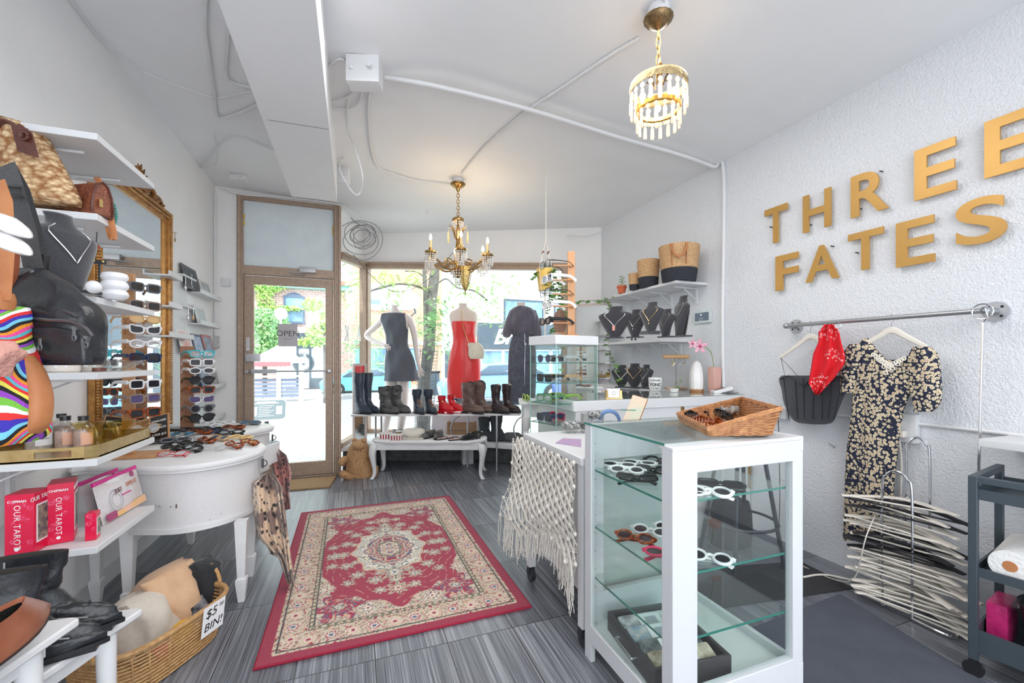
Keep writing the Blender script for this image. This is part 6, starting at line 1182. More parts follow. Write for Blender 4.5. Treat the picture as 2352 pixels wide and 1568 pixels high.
for pts in (((963,843),(966,852),(970,864)),((963,843),(967,853),(974,862)),((962,844),(963,855),(966,868)),((962,843),(960,855),(962,866)),((964,842),(970,850),(975,855)),): limb(m,[(u,v,fm-.06) for u,v in pts],[.012,.009,.006],7)
for pts in (((886,794),(893,795),(898,798)),((886,795),(893,798),(897,803)),((885,796),(890,801),(893,806)),((885,793),(890,792),(894,790))): limb(m,[(u,v,fm-.10) for u,v in pts],[.012,.009,.006],7)
m.build('body',SKIN,t)
GREYD = M('charcoal_wool',srgb(104,108,116),.95,col2=srgb(84,88,98),scale=140,mixf=.5)
m = MB(); sil(m,interp([(882,962,874,1.7),(885,956,850,1.6),(887,950,825,1.4),(888,943,805,1.2),(889,937,792,1.08),(886,936,770,1.12),(880,936,750,1.15),(876,936,738,1.1),(878,934,722,.85),(884,930,719,.6)],4),fm,.20,40,2.2,2,.10); o = m.build('dress',GREYD,t)
t = thing('mannequin','linen dress form wearing the red dress in the window','mannequin',P(1065,1000,fm)); t.location.z = PZ
m = MB(); sil(m,interp([(1036,1098,870,1),(1033,1100,830,1),(1040,1093,790,.85),(1038,1096,760,1),(1034,1097,740,1),(1032,1097,725,.9),(1036,1092,716,.75),(1046,1082,711,.5),(1054,1074,705,.42),(1054,1073,697,.42)],4),fm,.17,24,2.2); m.build('body',LIN,t)
REDD = M('red_faux_leather',srgb(228,58,58),.35,bump=.15,bscale=18)
m = MB(); sil(m,interp([(1028,1102,912,1.3),(1028,1104,880,1.3),(1029,1104,845,1.25),(1033,1102,815,1.15),(1041,1093,782,1.0),(1040,1093,765,1.05),(1037,1095,745,1.1),(1037,1095,739,1.08)],5),fm,.21,36,2.2,4,.04); o = m.build('dress',REDD,t)
MB().tube([P(1066,740,fm-.117),P(1066,780,fm-.108),P(1066,820,fm-.125),P(1066,870,fm-.14)],.0025,5).build('back_seam',M('dark_red_seam',srgb(150,30,35),.5),o)
p = P(1065,1000,fm); MB().tube([(p.x,p.y,PZ+.02),(p.x,p.y,.95)],.014,8).lathe([(.15,0),(.14,.02),(.02,.03)],(p.x,p.y,PZ)).build('pole_base',STEEL,t)
t = thing('crossbody_bag','small cream quilted crossbody bag on a gold strap over the red dress','bag',P(1092,826,fm-.18)); m = MB(); sil(m,interp([(1080,1110,824,1),(1076,1112,815,1),(1076,1110,800,.9),(1074,1104,790,.7),(1078,1100,787,.5)],4),fm-.18,.09,24,2.8,2,.08); m.build('body',M('cream_quilted_leather',srgb(225,218,200),.5,bump=.4,bscale=25,col2=srgb(205,198,180),scale=9),t)
MB().tube(smooth_path([P(1060,712,fm-.09),P(1063,745,fm-.12),P(1072,775,fm-.13),P(1078,792,fm-.16)],4),.007,6,flat=(1,.5)).tube([P(1098,790,fm-.16),P(1096,770,fm-.05)],.005,6).build('strap',M('gold_strap',srgb(205,175,110),.4),t)
t = thing('mannequin','dress form in slate velvet blouse and long dark skirt','mannequin',P(1200,1000,5.3)); t.location.z = PZ; f3 = 5.2
m = MB(); sil(m,interp([(1174,1226,860),(1172,1228,830),(1178,1222,770,.85),(1172,1230,735),(1176,1226,712,.8),(1188,1208,706,.45),(1187,1207,695,.45)],4),f3,.16,20,2.2); m.build('body',LIN,t)
VEL = M('slate_velvet',srgb(104,100,114),.8,sheen=.5,col2=srgb(84,82,98),scale=30,stretch=(3,3,.6)); DEN = M('black_washed_denim',srgb(74,76,88),.85,col2=srgb(98,102,116),scale=22)
m = MB(); sil(m,interp([(1176,1226,768,1.05),(1172,1228,760,1.1),(1169,1231,740,1.25),(1170,1230,722,1.15),(1176,1224,709,.85),(1186,1210,703,.5)],5),f3,.21,44,2.2,5,.10); o = m.build('blouse',VEL,t)
m = MB(); limb(m,[(1182,715,f3),(1174,738,f3),(1165,762,f3-.03),(1163,772,f3-.05)],[.06,.07,.058,.042],16); m.build('sleeve',VEL,o); m = MB(); limb(m,[(1220,715,f3),(1227,738,f3),(1234,762,f3-.03),(1236,776,f3-.05)],[.06,.07,.058,.042],16); m.build('sleeve',VEL,o)
m = MB(); sil(m,interp([(1170,1230,920,1.1),(1167,1231,880,1.15),(1167,1232,840,1.2),(1170,1231,800,1.15),(1176,1226,775,1.0),(1178,1224,764,1.0)],5),f3,.23,36,2.2,6,.04); o = m.build('skirt',DEN,t); MB().tube([P(1205,766,f3-.12),P(1206,800,f3-.135),P(1205,860,f3-.14),P(1205,918,f3-.125)],.003,5).build('back_zip',FRM['silver'],o); MB().cbox(tuple(P(1207,790,f3-.14)),(.02,.004,.022)).build('paper_tag',LABEL,o)
p = P(1200,1000,5.3); MB().tube([(p.x,p.y,PZ+.02),(p.x,p.y,.9)],.014,8).lathe([(.15,0),(.14,.02),(.02,.03)],(p.x,p.y,PZ)).build('pole_base',STEEL,t)

# ================================================================== CHANDELIERS
BEAD = M('crystal_bead',(.9,.88,.85),.05,alpha=.62,spec=1)
FIL = M('warm_bulb',(1,.8,.5),.3,emit=22,ecol=(1,.72,.38)); CANDLEW = M('candle_sleeve',srgb(225,200,150),.5); FILD = M('clear_bulb',(.8,.8,.78),.05,alpha=.4)
def chain(m,p0,p1,n,r=.012,w=.0028):
    for i in range(n):
        c_ = p0+(p1-p0)*(i+.5)/n; h = (p1-p0).length/n*.72; ax = RV if i % 2 else FV; m.tube([c_+ax*r*cos(a)+UP*h*sin(a) for a in [2*pi*k/12 for k in range(12)]],w,5,closed=True)
cc = P(1052,410,3.9); cztop = zc(cc.x)
cz = lambda v: CAMH-(v-HV)/FPX*3.9
t = thing('crystal_chandelier','gilt six arm crystal chandelier hanging before the shop window','chandelier',(cc.x,cc.y,cz(600)))
ctr_ = lambda v,du=0: V((cc.x,cc.y,cz(v)))
MB().lathe([(.05,0),(.05,-.03),(.035,-.035)],(cc.x,cc.y,cztop),20).build('ceiling_box',WHITE,t)
MB().lathe([(.012,-.115),(.02,-.09),(.05,-.07),(.068,-.052),(.07,-.045),(.03,-.035)],(cc.x,cc.y,cztop),24).build('canopy',BRASS,t)
m = MB(); chain(m,V((cc.x,cc.y,cztop-.11)),ctr_(502),9,.014,.003); m.build('chain',BRASS,t); 
MB().lathe([(.012,cz(505)-cz(505)),(.052,0),(.055,.015),(.045,.028),(.01,.032)],(cc.x,cc.y,cz(508)),24).build('crown',BRASS,t)
MB().lathe([(.0,cz(640)),(.02,cz(636)),(.035,cz(628)),(.05,cz(622)),(.02,cz(612)),(.015,cz(590)),(.03,cz(575)),(.022,cz(565)),(.012,cz(540)),(.010,cz(505))],(cc.x,cc.y,0),20).build('stem',BRASS,t)
def beads(m,c_,r,n,rows,dz,br,taper=0):
    for k in range(n):
        a = 2*pi*k/n
        for j in range(rows): m.ball((c_[0]+(r-taper*j)*cos(a),c_[1]+(r-taper*j)*sin(a),c_[2]-dz*(j+.6)),br,6,4)
    return m
beads(MB(),ctr_(509),.047,12,4,.021,.0085,.004).build('crystal_strands',BEAD,t)
for k in range(6):
    a = k*pi/3+.3; d = V((cos(a),sin(a),0)); b0_ = ctr_(553); w = d.cross(UP)
    MB().rings([[b0_+d*x+UP*z+w*ww*cos(q)+d*.003*sin(q) for q in [2*pi*j/8 for j in range(8)]] for x,z,ww in ((.012,0,.008),(.03,.03,.016),(.04,.07,.018),(.055,.105,.014),(.09,.13,.004))]).build('leaf',BRASS,t)
    e_ = b0_+d*.10+UP*.10; MB().tube([b0_+d*.05+UP*.10,e_],.002,4).tube([e_+UP*-.0,e_-UP*.03],.0012,4).rings([[e_+UP*z+V((ww*cos(q),ww*sin(q),0)) for q in [2*pi*j/4 for j in range(4)]] for z,ww in ((-.03,.003),(-.05,.008),(-.10,.009),(-.11,.002))]).build('prism_drop',M('amber_crystal',(.9,.75,.45),.05,alpha=.7),t)
lit = 0
for k in range(6):
    a = k*pi/3+radians(-38); d = V((cos(a),sin(a),0)); R_ = .29
    ar = thing('arm',None,None); ar.parent = t; 
    base = ctr_(612); cup = V((cc.x,cc.y,0))+d*R_+UP*cz(594)
    mb_ = MB().tube(smooth_path([base,base+d*.07-UP*.035,base+d*.15-UP*.03,base+d*.21+UP*.02,V((cup.x,cup.y,cup.z-.02))],5),.0085,8).tube(smooth_path([base+d*.04+UP*.02,base+d*.09+UP*.06,base+d*.14+UP*.04,base+d*.12+UP*.005,base+d*.09+UP*.02],5),.006,6)
    bpy.data.objects.remove(ar); o = mb_.build('arm',BRASS,t)
    MB().lathe([(.01,-.02),(.045,-.004),(.052,.004),(.05,.018),(.03,.02),(.018,.024),(.016,.05)],cup,20).build('cup',BRASS,o)
    MB().lathe([(.011,.02),(.011,.115)],cup,12).build('candle',CANDLEW,o)
    on = k != 3
    MB().lathe([(.004,.113),(.012,.128),(.013,.14),(.008,.158),(.0,.175)],cup,12).build('bulb',FIL if on else FILD,o)
    m = beads(MB(),cup,.045,14,5,.017,.0075,.0); beads(m,cup-UP*.085,.022,6,2,.02,.008); m.build('crystal_strands',BEAD,o)
    if on: lamp('chandelier_bulb','POINT',cup+UP*.145,(0,0,0),2.2,(1,.72,.42),shadow_soft_size=.02)
m = beads(MB(),ctr_(620),.055,12,3,.022,.009,.008); beads(m,ctr_(640),.03,8,3,.02,.008,.004); m.build('crystal_strands',BEAD,t)
fn_ = V((cc.x,cc.y,0))+RV*.066; o = MB(); 
for k in range(6): a = k*pi/3; o.tube(smooth_path([V((fn_.x+.052*cos(a),fn_.y+.052*sin(a),cz(612))),V((fn_.x+.055*cos(a),fn_.y+.055*sin(a),cz(628))),V((fn_.x+.04*cos(a),fn_.y+.04*sin(a),cz(650))),V((fn_.x,fn_.y,cz(669)))],4),.0035,5)
o.tube([V((fn_.x,fn_.y,cz(668))),V((fn_.x,fn_.y,cz(676)))],.004,6).tube([V((fn_.x,fn_.y,cz(612))),V((cc.x,cc.y,cz(600)))],.004,5); o = o.build('lantern_finial',M('dark_brass',(.2,.14,.06),.4,.8),t)
MB().lathe([(.048,cz(612)),(.050,cz(628)),(.036,cz(650)),(.0,cz(667))],(fn_.x,fn_.y,0),6).build('amber_glass',M('amber_filigree_glass',srgb(240,210,120),.2,col2=srgb(120,90,40),scale=55,mixf=.62,alpha=.9),o)
# round crystal pendant near the camera
pc = onZ(1512,66,2.80); pf_ = pc.dot(FV); px_ = lambda v: CAMH-(v-HV)/FPX*pf_
t = thing('crystal_pendant_light','round brass pendant light ringed with long crystal prisms','pendant light',(pc.x,pc.y,px_(320))); pz_ = zc(pc.x)
MB().lathe([(.05,0),(.052,-.04),(.045,-.05)],(pc.x,pc.y,pz_),20).build('ceiling_box',WHITE,t); m = MB()
m.rings([[V((pc.x+r_*(1+.035*(k % 2)*(r_ > .02))*cos(2*pi*k/32),pc.y+r_*(1+.035*(k % 2)*(r_ > .02))*sin(2*pi*k/32),pz_-.045-z)) for k in range(32)] for r_,z in ((.055,0),(.066,.004),(.064,.012),(.045,.03),(.018,.048),(.008,.055))]); m.build('canopy',M('dark_aged_brass',(.3,.2,.1),.35,.9,col2=(.12,.08,.04),scale=60),t)
zr = px_(200); m = MB(); chain(m,V((pc.x,pc.y,pz_-.1)),V((pc.x,pc.y,zr+.02)),6,.010,.0024); m.build('chain',BRASS,t); MB().tube(smooth_path([V((pc.x,pc.y,pz_-.1)),V((pc.x+.012,pc.y,pz_-.15)),V((pc.x+.004,pc.y,pz_-.22)),V((pc.x,pc.y,zr))],4),.0025,5).build('cord',CANDLEW,t)
for k in range(5):
    a = k*2*pi/5+.4; d = V((cos(a),sin(a),0)); b0_ = V((pc.x,pc.y,zr)); w = d.cross(UP); MB().rings([[b0_+d*x+UP*z+w*ww*cos(q)+d*.002*sin(q) for q in [2*pi*j/8 for j in range(8)]] for x,z,ww in ((.02,0,.006),(.03,.03,.012),(.045,.055,.012),(.075,.062,.006))]).build('leaf',MATS['dark_aged_brass'],t)
PR = .128; MB().lathe([(PR-.004,-.018),(PR,-.02),(PR+.004,0),(PR,.018),(PR-.006,.02),(PR-.006,-.018)],(pc.x,pc.y,zr),48,cap=False).build('top_ring',M('embossed_brass',(.55,.42,.22),.35,.8,col2=(.3,.22,.12),scale=50,bump=.4,bscale=70),t)
MB().lathe([(.085,-.012),(.10,-.012),(.102,.006),(.09,.008),(.085,-.012)],(pc.x,pc.y,zr-.10),36,cap=False).build('inner_ring',M('amber_brass',(.75,.42,.1),.25,.8),t)
PRS = M('warm_crystal_prism',(.95,.86,.70),.04,alpha=.55,emit=.0)
def prism(m,c_,w,h0,h1,yaw): 
    q = [(-w,-.003),(0,-.006),(w,-.003),(w,.003),(0,.006),(-w,.003)]; R2 = Matrix.Rotation(yaw,3,'Z'); m.rings([[c_+R2 @ V((x*k,y*k,0))+UP*z for x,y in q] for z,k in ((h0,.4),(h0-.006,.9),(h1+.01,1.1),(h1,.8))])
for k in range(20):
    a = 2*pi*k/20; c_ = V((pc.x+(PR-.002)*cos(a),pc.y+(PR-.002)*sin(a),zr)); m = MB(); m.tube([c_+UP*-.018,c_+UP*-.03],.001,4); R2 = Matrix.Rotation(a+pi/2,3,'Z'); m.rings([[c_+R2 @ V((x*.011,y,z*.012-.040)) for x,z in [(cos(q),sin(q)) for q in [2*pi*j/8 for j in range(8)]]] for y in (-.003,.003)]); prism(m,c_,.0085,-.053,-.115-.01*(k % 2),a+pi/2); m.build('crystal_drop',PRS,t,smooth=False)
for k in range(16):
    a = 2*pi*k/16; c_ = V((pc.x+.096*cos(a),pc.y+.096*sin(a),zr-.112)); m = MB(); R2 = Matrix.Rotation(a+pi/2,3,'Z'); m.rings([[c_+R2 @ V((x*.010,y,z*.011-.014)) for x,z in [(cos(q),sin(q)) for q in [2*pi*j/8 for j in range(8)]]] for y in (-.003,.003)]); prism(m,c_,.008,-.026,-.085,a+pi/2); m.build('crystal_drop',PRS,t,smooth=False)
for k in range(3):
    a = k*2*pi/3+.9; c_ = V((pc.x+.05*cos(a),pc.y+.05*sin(a),zr-.05)); MB().tube([V((pc.x,pc.y,zr-.04)),c_],.009,8).build('lamp_holder',CANDLEW,t); e_ = c_+V((cos(a),sin(a),-.2))*.0; MB().ball(tuple(c_+V((cos(a)*.03,sin(a)*.03,-.004))),(.014,.014,.018),12,8).build('bulb',FIL,t); lamp('pendant_bulb','POINT',c_+V((cos(a)*.03,sin(a)*.03,-.03)),(0,0,0),.3,(1,.75,.45),shadow_soft_size=.02)

# ================================================================== RIGHT SIDE
# display case
CX0,CX1,CY0,CY1,CZ = .92,1.495,1.05,1.58,.98
t = thing('display_case','white framed glass display case with glass shelves in the right foreground','display case',(1.2,1.3,0))
m = MB()
m.box((CX0,CY0,.0),(CX0+.098,CY0+.03,CZ)).box((CX1-.05,CY0,.0),(CX1,CY0+.03,CZ)).box((CX0,CY0,CZ-.085),(CX1,CY0+.03,CZ)).box((CX0,CY0,.0),(CX1,CY0+.03,.20))
m.box((CX0,CY1-.03,.04),(CX0+.075,CY1,CZ)).box((CX1-.06,CY1-.03,.04),(CX1,CY1,CZ)).box((CX0,CY1-.03,CZ-.15),(CX1,CY1,CZ)).box((CX0,CY1-.03,.10),(CX1,CY1,.27)).box((CX0,CY1-.05,.0),(CX0+.02,CY1,CZ))
m.box((CX0,CY0,.0),(CX0+.018,CY0+.05,CZ)).box((CX0,CY0,.08),(CX0+.018,CY1,.15)).box((CX1-.018,CY0,.08),(CX1,CY1,.18)).box((CX1-.018,CY0,CZ-.05),(CX1,CY1,CZ)).box((CX0+.02,CY0+.02,CZ-.02),(CX0+.05,CY0+.05,CZ-.009))
m.box((CX1-.1,CY0,CZ-.012),(CX1,CY1,CZ-.001)).box((CX0,CY0,CZ-.012),(CX1,CY0+.06,CZ-.001)); m.build('frame',M('chipped_white_paint',(.64,.655,.68),.45,bump=.12,bscale=50),t,bevel=.003)
MB().box((CX0+.018,CY0+.03,.135),(CX1-.018,CY1-.03,.15)).build('bottom_board',M('pale_green_board',(.72,.75,.74),.5),t)
MB().box((CX0+.07,CY0+.06,0),(CX1-.05,CY1-.06,.08)).build('plinth',M('grey_plinth',(.4,.4,.41),.6,col2=(.55,.55,.55),scale=8),t)
for z in (.345,.555,.79):
    o = MB().box((CX0+.02,CY0+.035,z),(CX1-.02,CY1-.035,z+.007)).build('glass_shelf',GLS,t); MB().box((CX0+.018,CY0+.034,z),(CX0+.0198,CY1-.034,z+.007)).box((CX0+.02,CY0+.0325,z),(CX1-.02,CY0+.0345,z+.007)).build('polished_edge',GEDGE,o)
o = MB().box((CX0-.002,CY0+.035,CZ),(CX1-.09,CY1,CZ+.008)).build('glass_top',GLS,t); MB().box((CX0-.004,CY0+.035,CZ),(CX0-.0022,CY1,CZ+.008)).build('polished_edge',GEDGE,o)
MB().box((CX0+.003,CY0+.05,.15),(CX0+.008,CY1-.05,CZ-.002)).build('side_glass',GLASS,t); MB().box((CX0+.09,CY0+.012,.19),(CX1-.05,CY0+.017,CZ-.08)).build('front_glass',GLASS,t); MB().box((CX0+.075,CY1-.017,.27),(CX1-.06,CY1-.012,CZ-.15)).build('rear_glass',GLASS,t)
m = MB()
for k in range(9): m.disc((CX0+.03,CY1-.0305,.3+.075*k),.004,(0,1,0),.002,8)
m.build('shelf_pin_holes',BLK,t)
GC = 'sunglasses inside the display case'
def lie(lb,u,v,z,a_,fr,ln=LENS,sh='round',tl=.3,folded=True,sc=1.1,thick=True,group=GC):
    p = onZ(u,v,z+.012); x = RV*cos(a_)+FV*sin(a_); y_ = UP.cross(x); zz = (y_*cos(tl)+UP*sin(tl)).normalized(); yy = zz.cross(x); glasses(lb,frame(p,x,yy,zz),fr,ln,sh,folded,thick,group,sc)
zt = .797
for q in (('white rounded sunglasses at the far left of the top case shelf',1422,1066,-.35,'white',LENS,'oval'),('white rounded sunglasses second along the top case shelf',1468,1062,-.35,'white',LENS,'oval'),('slim white sunglasses in front on the top case shelf',1440,1078,-.3,'white',LENS,'round'),
          ('black cat eye sunglasses in front on the top case shelf',1463,1096,-.3,'black',LENS,'cat'),('dark oversized round sunglasses on the top case shelf',1500,1078,-.3,'black',LENS,'aviator'),('dark rimmed sunglasses at the back of the top case shelf',1518,1056,-.3,'black',LENSC,'round')): lie(q[0],q[1],q[2],zt,q[3],q[4],q[5],q[6])
for q in (('black shield sunglasses behind the front pane, top case shelf',1655,1112,-.35,'black',LENS,'square'),('white oval sunglasses behind the front pane, top case shelf',1628,1128,-.2,'white',LENS,'round'),('white oval sunglasses by the front corner post, top case shelf',1580,1122,-.3,'white',LENS,'oval')): lie(q[0],q[1],q[2],zt,q[3],q[4],q[5],q[6],sc=1.2)
for q in (('dark tortoiseshell sunglasses on the middle case shelf',1458,1232,-.5,'tort',LENS,'round'),('white round sunglasses beside the tortoiseshell pair, middle case shelf',1494,1218,-.5,'white',LENS,'round'),('white sunglasses by the corner post, middle case shelf',1545,1212,-.5,'white',LENS,'round'),('white round sunglasses behind the front pane, middle case shelf',1630,1278,-.45,'white',LENS,'round'),('hot pink sunglasses near the corner post, middle case shelf',1530,1268,-.2,'pink',LENS,'oval')): lie(q[0],q[1],q[2],.562,q[3],q[4],q[5],q[6],sc=1.15)
# tray drawer with folded scarves in the bottom of the case
c_ = V((1.10,1.30,.152)); xf = frame(c_,V((1,0,0)),V((0,1,0)),UP) @ Matrix.Rotation(-.12,4,'Z'); t = thing('dark_wood_tray','dark wooden drawer with chrome handle in the bottom of the case','tray',c_)
m = MB(); 
for a,b in (((-.15,-.17,0),(.15,.17,.008)),((-.15,-.17,0),(-.138,.17,.075)),((.138,-.17,0),(.15,.17,.075)),((-.15,-.17,0),(.15,-.158,.075)),((-.15,.158,0),(.15,.17,.075))): m.box(a,b,xf)
m.build('body',M('dark_walnut',srgb(70,62,64),.5),t,bevel=.002); MB().tube([xf @ V((-.152,-.06,.04)),xf @ V((-.17,-.06,.04)),xf @ V((-.17,.06,.04)),xf @ V((-.152,.06,.04))],.004,8).build('handle',CHROME,t)
for i,(y,nm_,c1_,c2_) in enumerate(((.10,'black and white patterned folded scarf at the back of the dark tray',(.8,.8,.8),(.1,.1,.12)),(.03,'blue and cream folded scarf in the dark tray',srgb(225,215,200),srgb(110,145,175)),(-.05,'black folded scarf in the middle of the dark tray',(.03,.03,.04),(.3,.3,.3)),(-.115,'brown chequered folded scarf at the front of the dark tray',srgb(225,215,195),srgb(120,95,70)))):
    xs_ = xf @ Matrix.Translation((0,y,.01)) @ Matrix.Rotation(.3,4,'X'); o = tag(MB().box((-.125,-.03,0),(.125,.055,.045),xs_,ch=.012).build('folded_scarf',M('scarf_print_%d' % i,c1_,.8,col2=c2_,scale=22,mixf=.5)),nm_,'scarf','folded scarves in the dark tray')
    ba = MB().box((-.045,-.02,.0455),(.05,.045,.0475),xs_).build('paper_band',LABEL,o); MB().box((-.02,-.005,.0478),(.03,.03,.0482),xs_).build('band_emblem',M('grey_print',(.3,.3,.33)),ba)
# wicker tray basket of hair clips on the case
zb = CZ+.009; bq = [onZ(*p,zb) for p in ((1562,968),(1628,1002),(1772,1000),(1700,955))]; hts = [.028,.022,.092,.075]; t = thing('wicker_tray','slanted wicker basket of hair clips on top of the display case','basket',sum(bq,V((0,0,0)))/4); bc = sum(bq,V((0,0,0)))/4; m = MB(); N_ = 15; WK3 = M('honey_wicker',srgb(205,150,100),.5,col2=srgb(150,95,60),scale=45)
def bring(j,off=0):
    o = []; k = j/N_
    for i in range(4):
        a,b = bq[i],bq[(i+1) % 4]; ha,hb = hts[i],hts[(i+1) % 4]
        for s_ in range(11): q = s_/11; p = a+(b-a)*q; h = (ha+(hb-ha)*q)*k; p = bc+(p-bc)*(1+.16*k*((ha+(hb-ha)*q)/.09)); o.append(p+UP*(h+.003)+(p-bc).normalized()*(.0028 if (s_+j+off) % 2 else -.0028))
    return o
for j in range(N_): m.tube(bring(j),.0033,5,closed=True)
m.add(bring(0),[list(range(44))]); m.build('woven_side',WK3,t,angle=180); r_ = bring(N_); MB().tube(r_,.0058,6,closed=True).tube([p+UP*.006 for p in r_],.004,6,closed=True).build('rim',WK3,t)
for i,(u,v,nm_,mt) in enumerate(((1585,950,'black sprung hair claw at the low end of the wicker tray',BLK),(1612,945,'black claw clip behind the amber clip in the wicker tray',BLK),(1608,962,'amber tortoiseshell claw clip in the wicker tray',FRM['tort']),(1632,970,'rust tortoiseshell claw clip near the wicker tray front',FRM['tort']),(1650,945,'large black claw clip in the middle of the wicker tray',BLK),(1668,955,'black ridged claw clip right of the middle of the wicker tray',BLK),(1652,968,'speckled tortoiseshell claw clip near the wicker tray front',FRM['tort']))):
    p = onZ(u,v,zb+.03); m = MB(); a0 = i*1.3; d = V((cos(a0),sin(a0),0)); s_ = d.cross(UP)
    for sg in (-1,1):
        m.tube([p+d*(-.03)+UP*.0,p+UP*.012,p+d*.03],.006,6)
        for k in range(6): q = p+d*(-.028+.011*k); m.tube([q+UP*.004,q+s_*sg*.012+UP*.004,q+s_*sg*.016-UP*.016],.0028,5)
    tag(m.build('hair_claw',mt),nm_,'hair clip','hair clips in the wicker tray')
t = thing('leopard_scrunchie','grey leopard print scrunchie at the back of the wicker tray','scrunchie',onZ(1670,940,zb+.03)); p = onZ(1672,940,zb+.035); MB().tube([p+V((.035*cos(a),.035*sin(a),.004*sin(7*a))) for a in [2*pi*k/28 for k in range(28)]],[.011+.004*(k % 2) for k in range(28)],8,closed=True).build('fabric_ring',M('grey_leopard',srgb(190,185,180),.9,col2=(.03,.03,.03),scale=60),t)
# white table with macrame throw
TX0,TY0,TY1,TZ2 = .915,1.60,2.27,.83
t = thing('rolling_table','white table on castors behind the display case under a macrame throw','table',(1.15,1.95,0))
MB().box((TX0,TY0,TZ2-.035),(1.50,TY1,TZ2)).build('tabletop',WHITE,t,bevel=.003); MB().box((TX0+.05,TY0+.03,.2),(1.45,TY1-.05,TZ2-.035)).build('cabinet_body',M('grey_white_board',(.6,.6,.61),.6),t)
for (x,y) in ((TX0+.03,TY0+.03),(TX0+.03,TY1-.05),(1.46,TY0+.03),(1.46,TY1-.05)):
    lg = MB().box((x-.02,y-.02,.085),(x+.02,y+.02,TZ2-.035)).build('leg',WHITE,t); MB().tube([(x-.012,y,.04),(x+.012,y,.04)],.039,18).box((x-.018,y-.01,.04),(x+.018,y+.01,.09)).build('castor',BLACKM,lg)
ROPE = M('cream_cotton_rope',srgb(240,236,228),.9,col2=srgb(222,215,204),scale=60,bump=.4,bscale=200)
def ms(a,b):
    y = TY1+.015-(TY1-TY0)*a; z = TZ2-.02-.46*b-(.05*sin(a*7)*b if b > .8 else 0); bul = .02+.075*b*(1-a)**1.5+.02*sin(b*9+a*4)*b
    return V((TX0-.006-bul,y+.06*b*(a < .01),z))
t = thing('macrame_throw','cream macrame throw with fringe hanging over the white table side','throw',(TX0-.03,1.95,.4)); m = MB(); kn = MB(); NA,NB = 9,9
for i in range(-NB,NA+1):
    for s_ in (1,-1):
        for off in (-.012,0,.012):
            pts = []
            for j in range(NB*4+1):
                b = j/(NB*4); a = (i+(j/4 if s_ > 0 else NB-j/4))/NA+off
                if 0 <= a <= 1: pts.append(ms(a,b)+V((-.003*s_,0,0)))
            if len(pts) > 2: m.tube(pts,.0021,4)
for i in range(NA+1):
    for j in range(NB+1):
        if (i+j) % 2: kn.ball(tuple(ms(min(1,max(0,i/NA)),j/NB)+V((-.004,0,0))),(.008,.009,.010),7,5)
for i in range(NA*2+1):
    for k in range(2): a = min(1,i/(NA*2)+k*.012); m.tube([ms(a,j/20) for j in range(21)],.0018,4)
m.build('rope_net',ROPE,t); kn.build('knots',ROPE,t)['kind'] = 'stuff'; m = MB()
for i in range(150):
    a = i/149; p = ms(a,1.0-.08*random.random()); L_ = random.uniform(.10,.17)*(1.15 if a > .75 or a < .2 else .9); m.tube([p,p+V((random.uniform(-.012,.006),random.uniform(-.01,.01),-L_*.5)),p+V((random.uniform(-.02,.006),random.uniform(-.015,.015),-L_))],.0017,4)
for i in range(40):
    y = TY1+.02-.0*i; z0 = .8-.4*random.random(); x = TX0-.06+.3*random.random(); m.tube([(x,y+.01,TZ2-.03),(x-.01,y+.02,.3+.1*random.random())],.002,4)
m.build('fringe',ROPE,t)
# items on the white table
p = onZ(1302,990,TZ2+.001); p.y = min(p.y,TY1-.09); t = thing('glass_bowl','clear glass bowl of scrunchies on the white table','bowl',p); MB().lathe([(.03,0),(.028,.006),(.045,.02),(.068,.055),(.066,.055),(.043,.022),(0,.01)],p,28).build('bowl',CRY,t)
BWS = M('black_white_scrunchie',(.02,.02,.02),.9,col2=(.8,.8,.8),scale=45,mixf=.55)
for k,(dx,dy,lb) in enumerate(((-.02,0,'left'),(.022,.01,'right'))):
    q = p+RV*dx+UP*.045+FV*dy; tag(MB().tube([q+RV*.022*cos(a)+FV*.02*sin(a)+UP*.01*sin(a*2) for a in [2*pi*i/24 for i in range(24)]],[.011+.004*(i % 2) for i in range(24)],8,closed=True).build('scrunchie',BWS),'black and white scrunchie in the glass bowl, '+lb+' one','scrunchie')
q4 = [onZ(*w,TZ2+.002) for w in ((1275,1017),(1293,1006),(1335,1008),(1335,1026))]; t = thing('comic_card','colourful printed postcard lying on the white table','card',q4[0]); m = MB().prism([tuple(w.xy) for w in q4],TZ2+.0005,TZ2+.002); CMC = M('comic_print',srgb(235,150,175),.4,col2=srgb(90,150,200),scale=55,mixf=.5); m.build('card',CMC,t)
p = onZ(1368,970,TZ2+.001); p = V((1.30,2.15,TZ2+.001)); t = thing('acrylic_box','clear acrylic box holding gingham scrunchies','box',p); xf = frame(p,RV,FV,UP); m = MB()
for a,b in (((-.06,-.04,0),(.06,.04,.003)),((-.06,-.04,0),(-.057,.04,.11)),((.057,-.04,0),(.06,.04,.11)),((-.06,-.04,0),(.06,-.037,.11)),((-.06,.037,0),(.06,.04,.11))): m.box(a,b,xf)
m.build('box',CRY,t,smooth=False); GIN = M('gingham_cloth',srgb(70,85,120),.9,col2=(.85,.85,.88),scale=110,mixf=.5)
